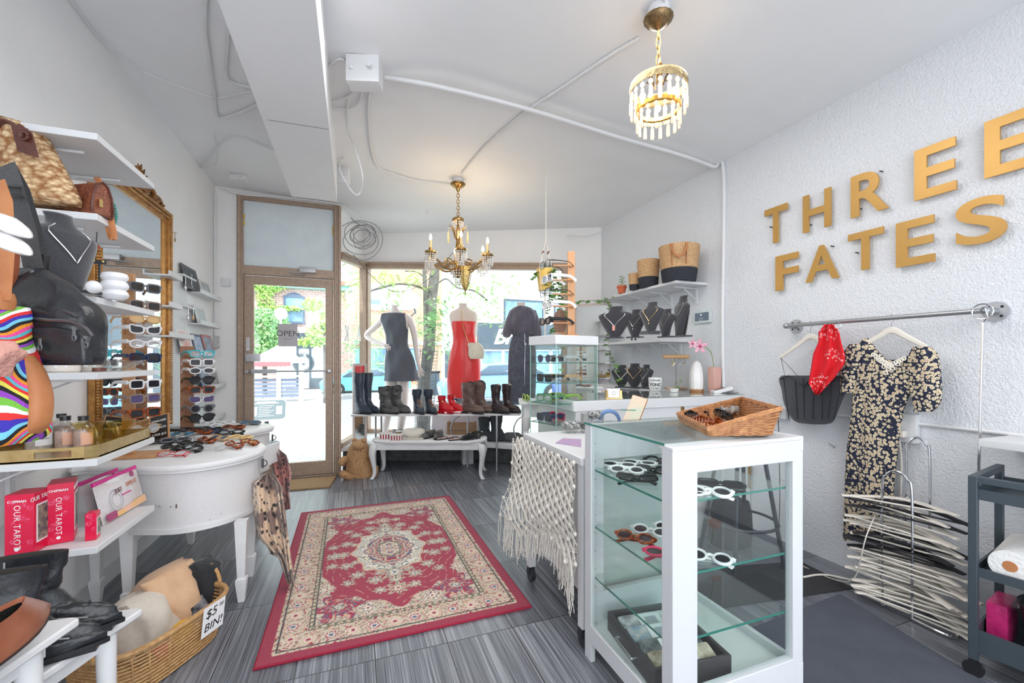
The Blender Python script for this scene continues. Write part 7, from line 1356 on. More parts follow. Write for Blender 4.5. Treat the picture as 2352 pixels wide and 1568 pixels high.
for k,(dx,z,mt,lb) in enumerate(((.0,.03,GIN,'blue gingham scrunchie at the bottom of the acrylic box'),(.015,.065,GIN,'blue gingham scrunchie in the middle of the acrylic box'),(.012,.105,BWS,'black and white check scrunchie on top in the acrylic box'),(-.035,.035,M('dark_grey_cloth',(.06,.06,.07),.9),'dark grey scrunchie in the corner of the acrylic box'))):
    r_ = .024 if k < 3 else .012; tag(MB().tube([xf @ V((dx+r_*cos(a),r_*.8*sin(a),z+.006*sin(3*a))) for a in [2*pi*i/24 for i in range(24)]],[.014+.003*(i % 2) for i in range(24)],8,closed=True).build('scrunchie',mt),lb,'scrunchie','scrunchies in the acrylic box')
hc = p+RV*.10+UP*.062; tag(MB().tube([hc+RV*.058*cos(a)+UP*.062*sin(a) for a in [-.9+(pi+1.8)*k/22 for k in range(23)]],[.005+.007*sin(pi*k/22) for k in range(23)],8,flat=(1,1)).build('headband',M('blue_denim_knot',srgb(110,145,190),.5,col2=srgb(80,110,160),scale=12)),'padded blue headband standing behind the acrylic box','headband')
p = V((1.42,1.98,TZ2+.001)); t = thing('tilted_picture_frame','small pastel print in a thin wooden stand on the white table','picture',p); n_ = (-FV*.8-RV*.45+UP*.45).normalized(); x_ = UP.cross(n_).normalized(); y_ = n_.cross(x_); xf = frame(p+UP*.03,x_,y_,n_) @ Matrix.Rotation(-.25,4,'Z'); MB().box((-.045,0,-.008),(.045,.21,0),xf,ch=.003).build('wood_back',PINE,t); bd = MB().box((-.042,.004,0),(.042,.206,.005),xf).build('print',M('pastel_print',srgb(240,190,165),.3,col2=srgb(170,200,180),scale=9),t); MB().box((-.042,.115,.005),(.042,.12,.0058),xf @ Matrix.Rotation(.3,4,'Z')).build('green_stripe',GEDGE,bd); MB().tube([p+RV*-.04,p+UP*.08,p+RV*.05+FV*.02],.004,6).tube([p+FV*.07,p+UP*.07],.004,6).build('easel_foot',PINE,t)
# glass tower
pl = [(.269,2.60),(.556,2.76),(.59,3.02),(.34,3.12),(.118,2.80)]; tw = [RV*r+FV*f for r,f in pl]; cT = sum(tw,V((0,0,0)))/5; sc_ = lambda k: [tuple((cT+(q-cT)*k).xy) for q in tw]
t = thing('glass_display_tower','five sided glass display tower with white lid full of sunglasses','display case',cT); MB().prism(sc_(1.03),1.348,1.405).build('lid',WHITE,t,bevel=.003); MB().prism(sc_(1.0),0,.70).build('pedestal',WHITE,t,bevel=.003)
m = MB(); e = MB()
for i in range(5): a,b = V(sc_(.985)[i]+(0,)),V(sc_(.985)[(i+1) % 5]+(0,)); n_ = (b-a).cross(UP).normalized()*.004; m.add([a+UP*.70,b+UP*.70,b+n_+UP*.70,a+n_+UP*.70,a+UP*1.348,b+UP*1.348,b+n_+UP*1.348,a+n_+UP*1.348],[(0,3,2,1),(4,5,6,7),(0,1,5,4),(1,2,6,5),(2,3,7,6),(3,0,4,7)]); e.tube([a+UP*.70,a+UP*1.348],.0028,4)
m.build('glass_panel',GLASS,t); e.build('glass_edge',M('pale_glass_edge',srgb(160,200,190),.2),t)
for z in (.845,.973,1.103,1.229): o = MB().prism(sc_(.97),z,z+.005).build('glass_shelf',GLS,t); m = MB(); [m.tube([V(sc_(.972)[i]+(z+.0025,)),V(sc_(.972)[(i+1) % 5]+(z+.0025,))],.003,4) for i in range(5)]; m.build('polished_edge',GEDGE,o)
rows_ = ((1.234,812,(('silver',LENSP,'round','silver rimmed violet lens'),('clear',LENS,'square','clear grey square'))),(1.108,866,(('black',LENS,'square','black square'),('tan',LENSC,'oval','rose tinted oval'))),(.978,912,(('dgreen',LENSC,'square','sage green'),('green',LENSP,'round','lime green'))),(.85,955,(('navy',LENS,'square','navy blue'),('pink',LENS,'square','hot pink'))))
for (z,v,prs),sh_ in zip(rows_,('top','second','third','lowest')):
    for k,(fr,ln,sp_,nm_) in enumerate(prs): p = P(1250+30*k,v,2.78+.06*k); p.z = z+.027; glasses(nm_+' sunglasses on the '+sh_+' glass shelf of the tower',facing(p,-RV*.72-FV*.55),fr,ln,sp_,False,fr not in ('silver',),'sunglasses in the glass tower',1.12)
fT = 2.78; b_ = P(1312,766,fT); b_.z = 1.4065
t = thing('eyewear_stand','tall oiled wood sunglasses stand on top of the glass tower','display stand',b_); xf = frame(b_,RV,FV,UP); MB().box((-.13,-.05,0),(.04,.06,.008),xf).build('base',PINE,t); MB().box((-.024,-.008,.008),(.024,.008,.555),xf).build('post',PINE,t,bevel=.002)
gl = [(607,'black',LENSC,'square','thin black',False),(640,'white',LENS,'square','chunky white',True),(672,'black',LENSC,'square','black and silver',False),(700,'white',LENSC,'oval','slim white',True),(738,'black',LENS,'cat','thick black',True)]
for i,(v,fr,ln,sh,nm_,th_) in enumerate(gl):
    z = CAMH-(v+4-HV)/FPX*fT; MB().tube([xf @ V((-.12,-.014,z-b_.z)),xf @ V((.0,-.014,z-b_.z))],.005,6).ball(tuple(xf @ V((0,-.014,z-b_.z))),.011,8,6).build('peg',PINE,t)
    glasses(nm_+' sunglasses on the tower top stand, '+['highest','second','third','fourth','lowest'][i]+' row',facing(P(1252+5*(i % 2),v,fT-.03),-RV*.93-FV*.35),fr,ln,sh,False,th_,'sunglasses on the tower top stand',1.2)
c_ = P(1286,738,2.86); t = thing('oval_wood_mirror','oval walnut vanity mirror back on the tower lid','mirror',c_); MB().tube([c_+FV*.006,c_-FV*.006],.08,32,flat=(.45,1) if 0 else None).build('oval_back',M('walnut_grain',srgb(140,100,75),.5,col2=srgb(105,72,52),scale=10,stretch=(4,4,.5)),t); [o for o in t.children][0].scale = (.55,.55,1.0); MB().box((-.04,-.015,-.083),(.04,.015,-.075),frame(c_,RV,FV,UP)).build('foot',PINE,t)
# corner mirror
sM = P(1322,827,4.85); dM = V((.66,-.75,0)).normalized(); nM = V((-.75,-.66,0)).normalized(); xf = frame(V((sM.x,sM.y,0)),dM,-nM,UP); t = thing('corner_mirror','frameless tall mirror standing across the far right corner','mirror',(sM.x,sM.y,PZ+.002)); MB().box((0,0,PZ+.002),(.40,.012,1.86),xf).build('mirror_glass',MIR,t); MB().box((-.012,-.004,1.86),(.41,.014,1.885),xf).box((-.014,-.004,PZ+.002),(0,.014,1.87),xf).build('edge_trim',PF,t)
# side table behind the tower
t = thing('side_table','small grey white side table with turned legs behind the glass tower','table',(1.35,3.2,0)); c_ = P(1262,921,3.35); xf = frame(V((c_.x,c_.y,0)),RV,FV,UP); MB().box((-.24,-.03,.90),(.2,.30,.925),xf).build('tabletop',WOODW,t,bevel=.004); MB().box((-.20,0,.80),(.17,.27,.90),xf).build('drawer_box',WOODW,t); MB().box((-.12,-.006,.815),(.15,0,.888),xf).build('drawer_front',WOODW,t,bevel=.003)
for (x,y) in ((-.18,.02),(.15,.02),(-.18,.25),(.15,.25)): q = xf @ V((x,y,0)); MB().lathe([(.012,0),(.02,.1),(.024,.5),(.014,.62),(.024,.66),(.016,.69),(.03,.72),(.03,.80)],(q.x,q.y,0),12).build('leg',WOODW,t)
q_ = xf @ V((-.19,.0,.926)); glasses('green and black sunglasses folded on the grey white side table',facing(q_+UP*.03,-RV-FV*.3),'green',LENS,'round',True,True,None,1.1)
# counter
KZ = .995; t = thing('glass_top_counter','white counter with mirrored glass top against the stuccoed wall','counter',(2.1,2.6,0)); MB().box((1.28,2.335,KZ-.065),(2.775,2.93,KZ-.004)).build('top_frame',WHITE,t,bevel=.002); MB().box((1.30,2.345,0),(2.77,2.92,KZ-.065)).build('body',WHITE,t)
MB().box((1.33,2.365,KZ-.004),(2.74,2.9,KZ)).build('glass_inset',M('dark_reflective_glass',(.42,.46,.45),.05,.75),t)
for u in (1568,1722): x = onY(u,950,2.334).x; MB().box((x-.006,2.325,.3),(x+.006,2.345,KZ-.066)).build('brass_strip',BRASS,t)
def kt(u,v): p = onZ(u,v,KZ); return V((p.x,p.y,KZ+.0005))
p = kt(1553,893); t = thing('jewellery_t_bar','wooden t bar earring stand on the counter','display stand',p); f_ = p.dot(FV); h = (893-819)/FPX*f_; MB().box((-.095,-.03,0),(.085,.03,.018),frame(p,RV,FV,UP),ch=.004).build('base',M('pale_wood',srgb(215,190,165),.6,col2=srgb(195,165,140),scale=14),t); MB().tube([p+UP*.015,p+UP*h],.0035,8).build('stem',STEEL,t); MB().tube([p+UP*h-RV*.115,p+UP*h+RV*.115],.0165,16).build('bar',M('light_beech',srgb(222,175,125),.5),t)
for dx,r_,nm_,mt in ((-.045,.022,'large gold hoop','gold'),(-.03,.016,'smaller gold hoop','gold'),(.02,.010,'thin silver drop','silver'),(.065,.009,'small gold disc','gold'),(.07,.006,'dark bead drop','black')): q = p+UP*(h-.018)+RV*dx; tag(MB().tube([q,q-UP*(.03 if r_ < .02 else .008)-FV*.02],.001,4).tube([q-UP*(r_+.02 if r_ > .012 else .045)-FV*.02+RV*r_*cos(a)*.8+UP*r_*sin(a) for a in [2*pi*k/14 for k in range(14)]],.0016,5,closed=True).build('hanging_earring',FRM[mt]),nm_+' earring hanging from the wooden t bar','earring')
p = kt(1600,899); t = thing('selenite_lamp','white crystal tower lamp on a round wooden base on the counter','lamp',p); m = MB(); f_ = p.dot(FV); rg = []
for z,r_ in ((.022,.052),(.08,.055),(.15,.052),(.20,.042),(.235,.028),(.25,.008)): rg.append([p+V((r_*(1+.05*((k*7) % 3-1))*cos(2*pi*k/14),r_*(1+.05*((k*7) % 3-1))*sin(2*pi*k/14),z)) for k in range(14)])
m.rings(rg).build('crystal',M('selenite',(.82,.80,.80),.25,col2=(.9,.87,.85),scale=30,stretch=(3,3,.2),bump=.3,bscale=60),t,smooth=False); MB().lathe([(.052,0),(.055,.01),(.052,.022),(0,.023)],p,24).build('wood_base',M('olive_wood',srgb(190,140,100),.5,col2=srgb(150,100,65),scale=20),t)
p = onX(1641,900,2.70); p.z = KZ+.0005; t = thing('pink_vase','tall square pink ceramic vase against the wall on the counter','vase',p); MB().rings([[p+V((x*w,y*w,z)) for x,y in ((-1,-1),(1,-1),(1,1),(-1,1))] for z,w in ((0,.032),(.14,.036),(.20,.034),(.20,.028),(.15,.028))]).build('vase',M('dusty_pink_ceramic',srgb(214,165,152),.25,coat=.4),t,bevel=.004)
t2 = thing('orchid_stem','pink orchid spray standing in the pink vase','flower',p+UP*.16); f_ = p.dot(FV); pts = smooth_path([p+UP*.16,P(1635,815,f_-.02),P(1628,803,f_-.05),P(1612,794,f_-.08),P(1590,788,f_-.1)],4); MB().tube(pts,.003,6).build('stem',M('green_stem',srgb(140,160,90),.5),t2)
for (u,v,s_) in ((1607,795,1.0),(1590,789,.7)):
    c_ = P(u,v,f_-.12); m = MB()
    for k in range(5): a = k*2*pi/5+.3; d = RV*cos(a)+UP*sin(a); w = d.cross(FV); m.rings([[c_+d*q*.06*s_+w*ww*s_*cos(b)-FV*(.01*sin(b)*.3+q*.01) for b in [2*pi*j/6 for j in range(6)]] for q,ww in ((.08,.004),(.4,.014),(.75,.013),(1,.002))])
    o = m.build('petals',M('orchid_pink',srgb(232,190,200),.5,col2=srgb(215,140,165),scale=30),t2); MB().ball(tuple(c_-FV*.012),(.011*s_,)*3,8,6).build('flower_lip',M('orchid_magenta',srgb(190,60,110),.5),o)
p = kt(1655,902); t = thing('card_terminal','white card payment terminal on the counter','card reader',p); X_ = RV; xf = frame(p,RV,FV,UP) @ Matrix.Rotation(-.25,4,'Y'); MB().box((-.065,-.04,.004),(.085,.04,.032),xf,ch=.008).build('body',M('terminal_white',(.82,.82,.83),.3),t); MB().box((-.04,-.03,.0325),(.04,.03,.034),xf).build('screen',M('terminal_screen',srgb(120,90,90),.15),t); MB().tube(smooth_path([xf @ V((.08,0,.01)),p+RV*.12+UP*.01,p+RV*.10-FV*.06+UP*.004,p+RV*.02-FV*.05+UP*.004],4),.002,5).build('cable',BLK,t)
p = kt(1397,919); p.x,p.y = 1.62,2.41; t = thing('card_holder','gold business card holder with white cards on the counter','card holder',p); xf = frame(p,RV,FV,UP); MB().box((-.055,-.025,0),(.055,.025,.005),xf).box((-.052,-.02,0),(-.040,.02,.055),xf).box((.040,-.02,0),(.052,.02,.055),xf).build('holder',GOLD,t); o = MB().box((-.042,-.008,.006),(.042,.008,.066),xf).build('cards',WT,t); MB().tube([xf @ V((.013*cos(a),-.0085,.036+.013*sin(a))) for a in [2*pi*k/20 for k in range(20)]],.0007,4,closed=True).box((-.0005,-.009,.028),(.0005,-.0082,.044),xf).build('ring_logo',BLK,o)
# wall shelves on the stuccoed wall
def wshelf(lb,y0,y1,z,d=.33): return shelf_slab('wall_shelf',lb,(XR-d,y0,z-.022),(XR,y1,z),group='white shelves on the stuccoed wall',brackets=[y0+.12+(y1-y0-.3)*k/3 for k in range(4)],bl=.24,wallside='right')
wshelf('topmost white shelf on the stuccoed wall, carrying the rope baskets',2.76,3.98,1.90); wshelf('middle white shelf on the stuccoed wall, with five velvet busts',2.95,3.95,1.43); wshelf('lowest white shelf on the stuccoed wall, with three velvet busts',3.0,4.0,.992)
NAT = M('natural_rope',srgb(222,190,150),.9,col2=srgb(190,150,105),scale=70); BLR = M('black_rope',srgb(62,66,78),.9,col2=(.04,.04,.05),scale=70)
def coil(lb,u0,u1,v0,v1,handle=False):
    z = 1.901; p = onZ((u0+u1)/2,v1-2,z); f_ = p.dot(FV); p = V((p.x,p.y,z)); r1 = (u1-u0)/2/FPX*f_*.93; h = (v1-v0)/FPX*f_*.97; t = thing('rope_basket',lb,'basket',p); n = int(h/.011)
    for nm_,k0,k1,mt in (('black_base',0,int(n*.38),BLR),('natural_wall',int(n*.38),n,NAT)):
        prof = []
        for k in range(k0,k1): z_ = h*k/n; r_ = r1*(.80+.2*(k/n)**.8); prof += [(r_,z_+.001),(r_+.005,z_+h/n/2),(r_,z_+h/n-.001)]
        if nm_ == 'black_base': prof = [(0,.001)]+prof
        else: prof += [(r1-.012,h-.003),(r1*.9,h*.5)]
        MB().lathe(prof,p,32).build(nm_,mt,t)
    if handle:
        an = atan2(-p.y,-p.x)
        for s_ in (-1,1):
            d = lambda a,z_: p+V((cos(a)*(r1*(.80+.2*z_/h)+.009),sin(a)*(r1*(.80+.2*z_/h)+.009),z_)); o = MB().tube([d(an+s_*.36,h*.42),d(an+s_*.36,h*.95)],.009,6,flat=(1,.4)).build('strap',TAN,t)
        MB().tube(smooth_path([d(an-.36,h*.97),d(an-.3,h*.75)+V((cos(an),sin(an),0))*.02,d(an,h*.58)+V((cos(an),sin(an),0))*.03,d(an+.3,h*.75)+V((cos(an),sin(an),0))*.02,d(an+.36,h*.97)],5),.008,8).build('handle',TAN,t)
    return t
coil('smallest black based rope basket beside the potted succulent',1443,1472,629,668); coil('medium black based rope basket on the top shelf',1463,1516,598,663); coil('largest rope basket with tan leather handles on the top shelf',1512,1607,566,650,True)
TER = M('terracotta',srgb(205,105,70),.7); GRN = M('ivy_green',srgb(95,145,70),.5,col2=srgb(140,185,95),scale=8); p = onZ(1428,674,1.901); t = thing('potted_succulent','small green plant in a terracotta pot on the top shelf','potted plant',p); MB().lathe([(.0,.001),(.032,.001),(.042,.055),(.048,.055),(.048,.075),(.041,.075),(.0,.068)],p,24).build('pot',TER,t); m = MB(); MB().tube([p+UP*.065,p+V((.005,0,.15))],.003,5).build('stem',GRN,t)
for k in range(16): a = k*2.4; z_ = .08+.006*k; d = V((cos(a),sin(a),.35)).normalized(); b0_ = p+UP*z_; e_ = b0_+d*(.055-.0018*k); w = d.cross(UP).normalized()*.008; m.add([b0_,b0_+d*.02+w,e_-UP*.008,b0_+d*.02-w],[(0,1,2,3)])
m.build('leaves',GRN,t,solid=.001)
PK = M('rose_pendant',srgb(225,160,145),.3)
bz = 1.4305
for (u,v,h,lb,ch,pend,face,z,w,nl) in ((1412,777,.255,'widest black velvet bust on the middle shelf, left end','silver',(PK,1.6),-.5,bz,.56,'silver chain with square rose pendant, left bust of the middle shelf'),(1457,776,.22,'black velvet bust second from left on the middle shelf','silver',(FRM['silver'],.5),-.85,bz,.45,'fine silver chain on the second bust of the middle shelf'),
      (1494,765,.225,'black velvet bust raised on a small riser, middle shelf','gold',(FRM['gold'],.5),-.85,bz+.025,.45,'gold chain on the raised bust of the middle shelf'),(1527,775,.215,'black velvet bust fourth on the middle shelf','silver',None,-1.2,bz,.45,'silver collar chain on the fourth bust of the middle shelf'),(1560,774,.31,'tall leaning black velvet bust at the right end, middle shelf','silver',(FRM['silver'],.6),-1.45,bz,.34,'long silver chain on the tall leaning bust'),
      (1427,890,.20,'leftmost small velvet bust on the lowest shelf','pearl',None,-.5,.9925,.5,'white v shaped necklace on the leftmost small bust'),(1456,891,.215,'middle velvet bust on the lowest shelf','gold',None,-.6,.9925,.5,'chunky gold necklace on the middle bust, lowest shelf'),(1480,892,.205,'rightmost velvet bust on the lowest shelf','silver',(FRM['silver'],.5),-1.1,.9925,.45,'fine silver necklace on the rightmost bust, lowest shelf')):
    neck_bust(lb,u,v,0,h,face=face-.35,chain=ch,pend=pend,z=z,w=w,nlabel=nl,lean=.0,group='velvet busts on the stuccoed wall shelves')
p = onZ(1494,768,bz); tag(MB().box((p.x-.05,p.y-.04,bz),(p.x+.05,p.y+.05,bz+.0245)).build('riser_block',NECKV),'low black riser under the third velvet bust','riser')
p = onZ(1458,783,bz); t = thing('tassel_earrings','pair of black tassel earrings on a clear stand on the middle shelf','earrings',p+V((-.04,-.06,0))); 
for s_ in (-1,1): q = p+V((-.05,-.05,.035))+RV*.017*s_; MB().lathe([(.009,-.03),(.006,0),(.003,.012)],q,8).ball(tuple(q+UP*.045),(.006,)*3,8,6).tube([q+UP*.01,q+UP*.045],.001,4).build('earring',BLK,t)
# mug, small pot plant on the counter edge
p = kt(1505,897); t = thing('lettered_mug','white planter mug printed with black lettering on the counter','mug',p); MB().lathe([(0,.001),(.04,.001),(.052,.035),(.056,.11),(.052,.11),(.048,.04),(0,.03)],p,32).build('cup',M('white_ceramic',(.85,.85,.84),.25),t); a0 = atan2(-p.y,-p.x); l = MB()
for k,(ch,z_,sz) in enumerate([(c,.052,.034) for c in 'YONC']+[(c,.022,.013) for c in 'IS QUA']+[(c,.088,.012) for c in 'CLIMTCHOH']):
    if ch == ' ': continue
    grp = [4,6,9][0 if k < 4 else 1 if k < 10 else 2]; kk = k-(0 if k < 4 else 4 if k < 10 else 10); a = a0+(kk-(grp-1)/2)*sz*.95/.056*.75; n_ = V((cos(a),sin(a),0)); text_mb(l,ch,frame(p+n_*.0565+UP*z_,UP.cross(n_),UP,n_),sz,.001,bold=.0006)
l.build('lettering',BLK,[o for o in t.children][0])
p = kt(1519,899)+V((.05,-.09,0)); t = thing('white_pot_sprig','trailing green sprig in a shallow white pot beside the mug','potted plant',p); MB().lathe([(0,.001),(.03,.001),(.038,.03),(.034,.03),(0,.02)],p,20).build('pot',M('white_ceramic',(.85,)*3),t)
def ivy(name_parent,strands,nleaf,s=.026,mat=None):
    m = MB(); sm = MB()
    for st in strands:
        pts = smooth_path(st,6); sm.tube(pts,.0016,5)
        for i in range(0,len(pts),max(1,int(len(pts)/nleaf))):
            q = pts[i]; a = random.uniform(0,6.28); k = s*random.uniform(.6,1.25); dn = V((cos(a),sin(a),random.uniform(-.9,.1))).normalized(); w = dn.cross(UP+V((.01,.2,0))).normalized(); q = q+dn*.012
            m.add([q,q+w*k*.55+dn*k*.15,q+w*k*.38+dn*k*.55,q+w*k*.15+dn*k*.5,q+dn*k*1.1,q-w*k*.15+dn*k*.5,q-w*k*.38+dn*k*.55,q-w*k*.55+dn*k*.15],[(0,1,2,3,4,5,6,7)])
    sm.build('vine',M('vine_stem',srgb(120,130,80),.6),name_parent); o = m.build('leaves',mat or GRN,name_parent,smooth=False); return o
ivy(t,[[p+UP*.025,p+UP*.06+RV*.01,p+UP*.10+RV*.04,p+UP*.15+RV*.055],[p+UP*.025,p+UP*.05+RV*.03,p+UP*.09+RV*.06]],5)
# hanging planter with ivy
hp = P(1252,640,3.55); fh = 3.55; t = thing('hanging_planter','yellow pot in a beaded macrame hanger with trailing ivy','hanging plant',hp); MB().lathe([(0,-.10),(.055,-.10),(.072,.08),(.067,.08),(.055,.05),(0,.05)],hp,24).build('pot',M('mustard_pot',srgb(232,190,95),.4),t); top = P(1254,528,fh); top.z = min(top.z+.6,zc(top.x)); nk = P(1254,548,fh); m = MB().tube([top,nk],.004,6); bd = MB()
for k in range(4): a = k*pi/2+.5; o_ = V((cos(a)*.075,sin(a)*.075,0)); md = nk+(hp+o_+UP*.06-nk)*.42; m.tube([nk,md,hp+o_+UP*.06,hp+o_*.75-UP*.10,hp-UP*.14],.0032,5); bd.ball(tuple(md),.008,8,6)
m.tube([hp-UP*.12,hp-UP*.55],.006,6); m.build('macrame_cord',ROPE,t); bd.build('wooden_beads',M('red_bead',srgb(110,45,35),.5),t)
def PP(*a): return [P(*q) for q in a]
ivy(t,[PP((1255,628,fh),(1268,618,fh-.05),(1285,640,fh-.05),(1290,690,fh-.05),(1282,730,fh),(1270,765,fh)),PP((1255,628,fh),(1240,622,fh),(1230,640,fh)),PP((1258,628,fh),(1275,625,fh-.1),(1275,680,fh-.1),(1262,700,fh),(1272,760,fh)),PP((1262,630,fh),(1290,630,fh),(1300,660,fh+.1),(1310,690,fh+.2),(1340,690,fh+.4),(1380,688,fh+.6),(1410,680,fh+.7)),
        PP((1258,628,fh),(1280,650,fh),(1295,690,fh),(1300,740,fh+.1),(1290,800,fh+.1),(1285,860,fh+.1)),PP((1255,630,fh),(1265,660,fh-.08),(1285,700,fh),(1298,730,fh)),PP((1255,628,fh),(1250,615,fh),(1262,612,fh),(1278,650,fh-.1),(1268,690,fh-.1)),PP((1395,690,4.2),(1402,730,4.15),(1398,800,4.1),(1420,850,4.0),(1428,880,3.95))],42,.058)
# wall screen, pipe
p = onX(1615,729,XR); t = thing('wall_screen','small framed thermostat screen with dark blue display on the wall','screen',p); a,b = onX(1597,744,XR),onX(1636,710,XR); MB().box((XR-.02,b.y,a.z),(XR-.001,a.y,b.z),ch=.005).build('frame',M('pale_grey_frame',srgb(205,215,215),.4),t); s_ = MB().box((XR-.023,b.y+.02,a.z+.02),(XR-.0195,a.y-.02,b.z-.02)).build('screen',M('navy_screen',srgb(48,66,92),.2),t); l = MB()
for i,w_ in enumerate(('Thursday','JULY 17','12:05')): text_mb(l,w_,frame((XR-.0238,p.y,p.z-.008-.016*i),(0,-1,0),UP,(-1,0,0)),.012,.0006)
l.ball((XR-.024,p.y,p.z+.022),(.001,.011,.008),8,6); l.build('lettering',WT,s_)

# ================================================================== STUCCOED WALL: LETTERS, RAIL, GARMENTS, HANGERS
GL = M('brushed_gold_letter',srgb(200,158,88),.38,.45,col2=srgb(190,145,80),scale=3)
for (ch,u0,u1,vb,vt,word,pos) in (('T',1757,1809,564,484,'upper','first'),('H',1845,1909,536,452,'upper','second'),('R',1955,2043,502,408,'upper','third'),('E',2101,2198,462,348,'upper','fourth'),('E',2262,2385,411,282,'upper','fifth'),
                                       ('F',1782,1834,669,590,'lower','first'),('A',1851,1928,650,572,'lower','second'),('T',1949,2030,626,540,'lower','third'),('E',2059,2148,615,514,'lower','fourth'),('S',2196,2314,570,468,'lower','fifth')):
    a,b = onX(u0,vb,XR-.03),onX(u1,vb,XR-.03); top_ = onX(u0,vt,XR-.03); cu = bpy.data.curves.new('t','FONT'); cu.body = ch; cu.size = 1; cu.extrude = .006; cu.offset = .018; cu.resolution_u = 8
    o = bpy.data.objects.new('t',cu); C.objects.link(o); me = bpy.data.meshes.new_from_object(o.evaluated_get(bpy.context.evaluated_depsgraph_get())); bpy.data.objects.remove(o)
    xs = [v.co.x for v in me.vertices]; ys = [v.co.y for v in me.vertices]; w = a.y-b.y; h = top_.z-a.z; m = MB()
    m.add([V((XR-.03-v.co.z,a.y-(v.co.x-min(xs))/(max(xs)-min(xs))*w,a.z+(v.co.y-min(ys))/(max(ys)-min(ys))*h)) for v in me.vertices],[list(p.vertices) for p in me.polygons])
    o = m.build('gold_sign_letter',GL,smooth=False); tag(o,'gold letter %s, %s in the %s word on the wall' % (ch,pos,word),'letter','gold letters on the stuccoed wall')
    c_ = V((XR-.03,(a.y+b.y)/2,a.z+h*.5)); MB().tube([c_+V((.005,w*.3,-.3*h*(ch not in 'T'))),c_+V((.03,w*.3,-.3*h*(ch not in 'T')))],.004,6).tube([c_+V((.005,w*.25 if ch in 'TF' else -w*.25,.42*h)),c_+V((.03,w*.25 if ch in 'TF' else -w*.25,.42*h))],.004,6).build('stand_off',BLK,o)
RX = XR-.10
ra_,rb_ = onX(1806,748,RX),onX(2262,713,RX); t = thing('clothes_rail','galvanised pipe clothes rail with round flanges on the stuccoed wall','rail',(ra_+rb_)/2); MB().tube([ra_,rb_],.0125,12).build('pipe',STEEL,t)
for e_ in (ra_,rb_): o = MB().tube([e_,V((XR-.01,e_.y,e_.z))],.017,12).ball(tuple(e_),.019,10,8).build('elbow',STEEL,t); MB().tube([V((XR-.012,e_.y,e_.z)),V((XR-.001,e_.y,e_.z))],.045,24).build('flange',M('zinc_flange',(.5,.51,.53),.4,.6),t); [MB().disc((XR-.0125,e_.y+.03*cos(a),e_.z+.03*sin(a)),.006,(1,0,0),.002,8).build('screw_hole',BLK,t) for a in (.8,2.4,4,5.5)]
def wsil(mb,rows,X,th,n=30,sq=2.4,seed=0,wob=.0,cap=True):
    rnd = random.Random(seed); ph = [rnd.uniform(0,6) for _ in range(3)]; rg = []
    for i,r in enumerate(rows):
        L_,R_ = onX(r[0],r[2],X),onX(r[1],r[2] if len(r) < 6 else r[5],X); c_ = (L_+R_)/2; hv = (R_-L_)/2; d = th*(r[3] if len(r) > 3 else 1)/2; ring = []
        for k in range(n): a = 2*pi*k/n; ca,sa = cos(a),sin(a); g = 1+wob*(sin(5*a+ph[0]+i*.1)+.8*sin(9*a+ph[1])+.5*sin(13*a+ph[2]+i*.2)); ring.append(c_+hv*math.copysign(abs(ca)**(2/sq),ca)+V((d*math.copysign(abs(sa)**(2/sq),sa)*g,0,0)))
        rg.append(ring)
    return mb.rings(rg,cap=cap)
HW = M('hanger_cream',srgb(228,222,212),.4); HB = M('black_velvet_hanger',(.02,.02,.023),.9)
def hang(lb,u,v,X,wu,hv,mat=HW):
    p = onX(u,v,X); t = thing('clothes_hanger',lb,'hanger',p); rp = ra_+(rb_-ra_)*((ra_.y-p.y)/(ra_.y-rb_.y)); MB().tube([p,rp+V((0,0,-.03)),rp+V((0,-.017,.0)),rp+V((0,0,.016)),rp+V((0,.016,.004))],.002,6).build('hook',CHROME,t)
    MB().tube(smooth_path([onX(u-wu,v+hv,X),onX(u-wu*.4,v+hv*.42,X),onX(u,v+2,X),onX(u+wu*.4,v+hv*.38,X),onX(u+wu,v+hv*.95,X)],5),[.009,.011,.012,.013,.014,.014,.015,.016,.017,.018,.018,.018,.017,.016,.015,.014,.014,.013,.012,.011,.009],8,flat=(1,.45),up=(0,0,1)).build('arms',mat,t); return t
hang('cream wooden hanger carrying the black corset',1862,770,RX,72,52); hang('cream wooden hanger carrying the floral dress',2048,756,RX,82,44)
# floral dress
def floral():
    m = bpy.data.materials.new('navy_floral_print'); m.use_nodes = True; nt = m.node_tree; b = nt.nodes['Principled BSDF']; b.inputs['Roughness'].default_value = .8; L = nt.links.new
    tc = nd(nt,'ShaderNodeTexCoord'); v = nd(nt,'ShaderNodeTexVoronoi',i={'Scale': 60,'Randomness': .85}); n = nd(nt,'ShaderNodeTexNoise',i={'Scale': 150,'Detail': 1}); L(tc.outputs['Object'],v.inputs[0]); L(tc.outputs['Object'],n.inputs[0])
    a = nd(nt,'ShaderNodeMath',operation='MULTIPLY_ADD'); L(n.outputs['Fac'],a.inputs[0]); a.inputs[1].default_value = .5; L(v.outputs['Distance'],a.inputs[2]); r = nd(nt,'ShaderNodeValToRGB'); r.color_ramp.interpolation = 'CONSTANT'; e = r.color_ramp.elements
    e[0].color = c4(srgb(190,100,70)); e[1].position = .36; e[1].color = c4(srgb(228,212,182)); k = e.new(.42); k.color = c4(srgb(60,50,55)); k = e.new(.47); k.color = c4(srgb(216,200,168)); k = e.new(.75); k.color = c4(srgb(28,34,58))
    L(a.outputs[0],r.inputs[0]); L(r.outputs[0],b.inputs['Base Color']); return m
FLO = floral(); DX = RX+.005
t = thing('floral_dress','navy floral tea dress with cream lace collar hanging on the rail','dress',onX(2010,1250,DX)); m = MB()
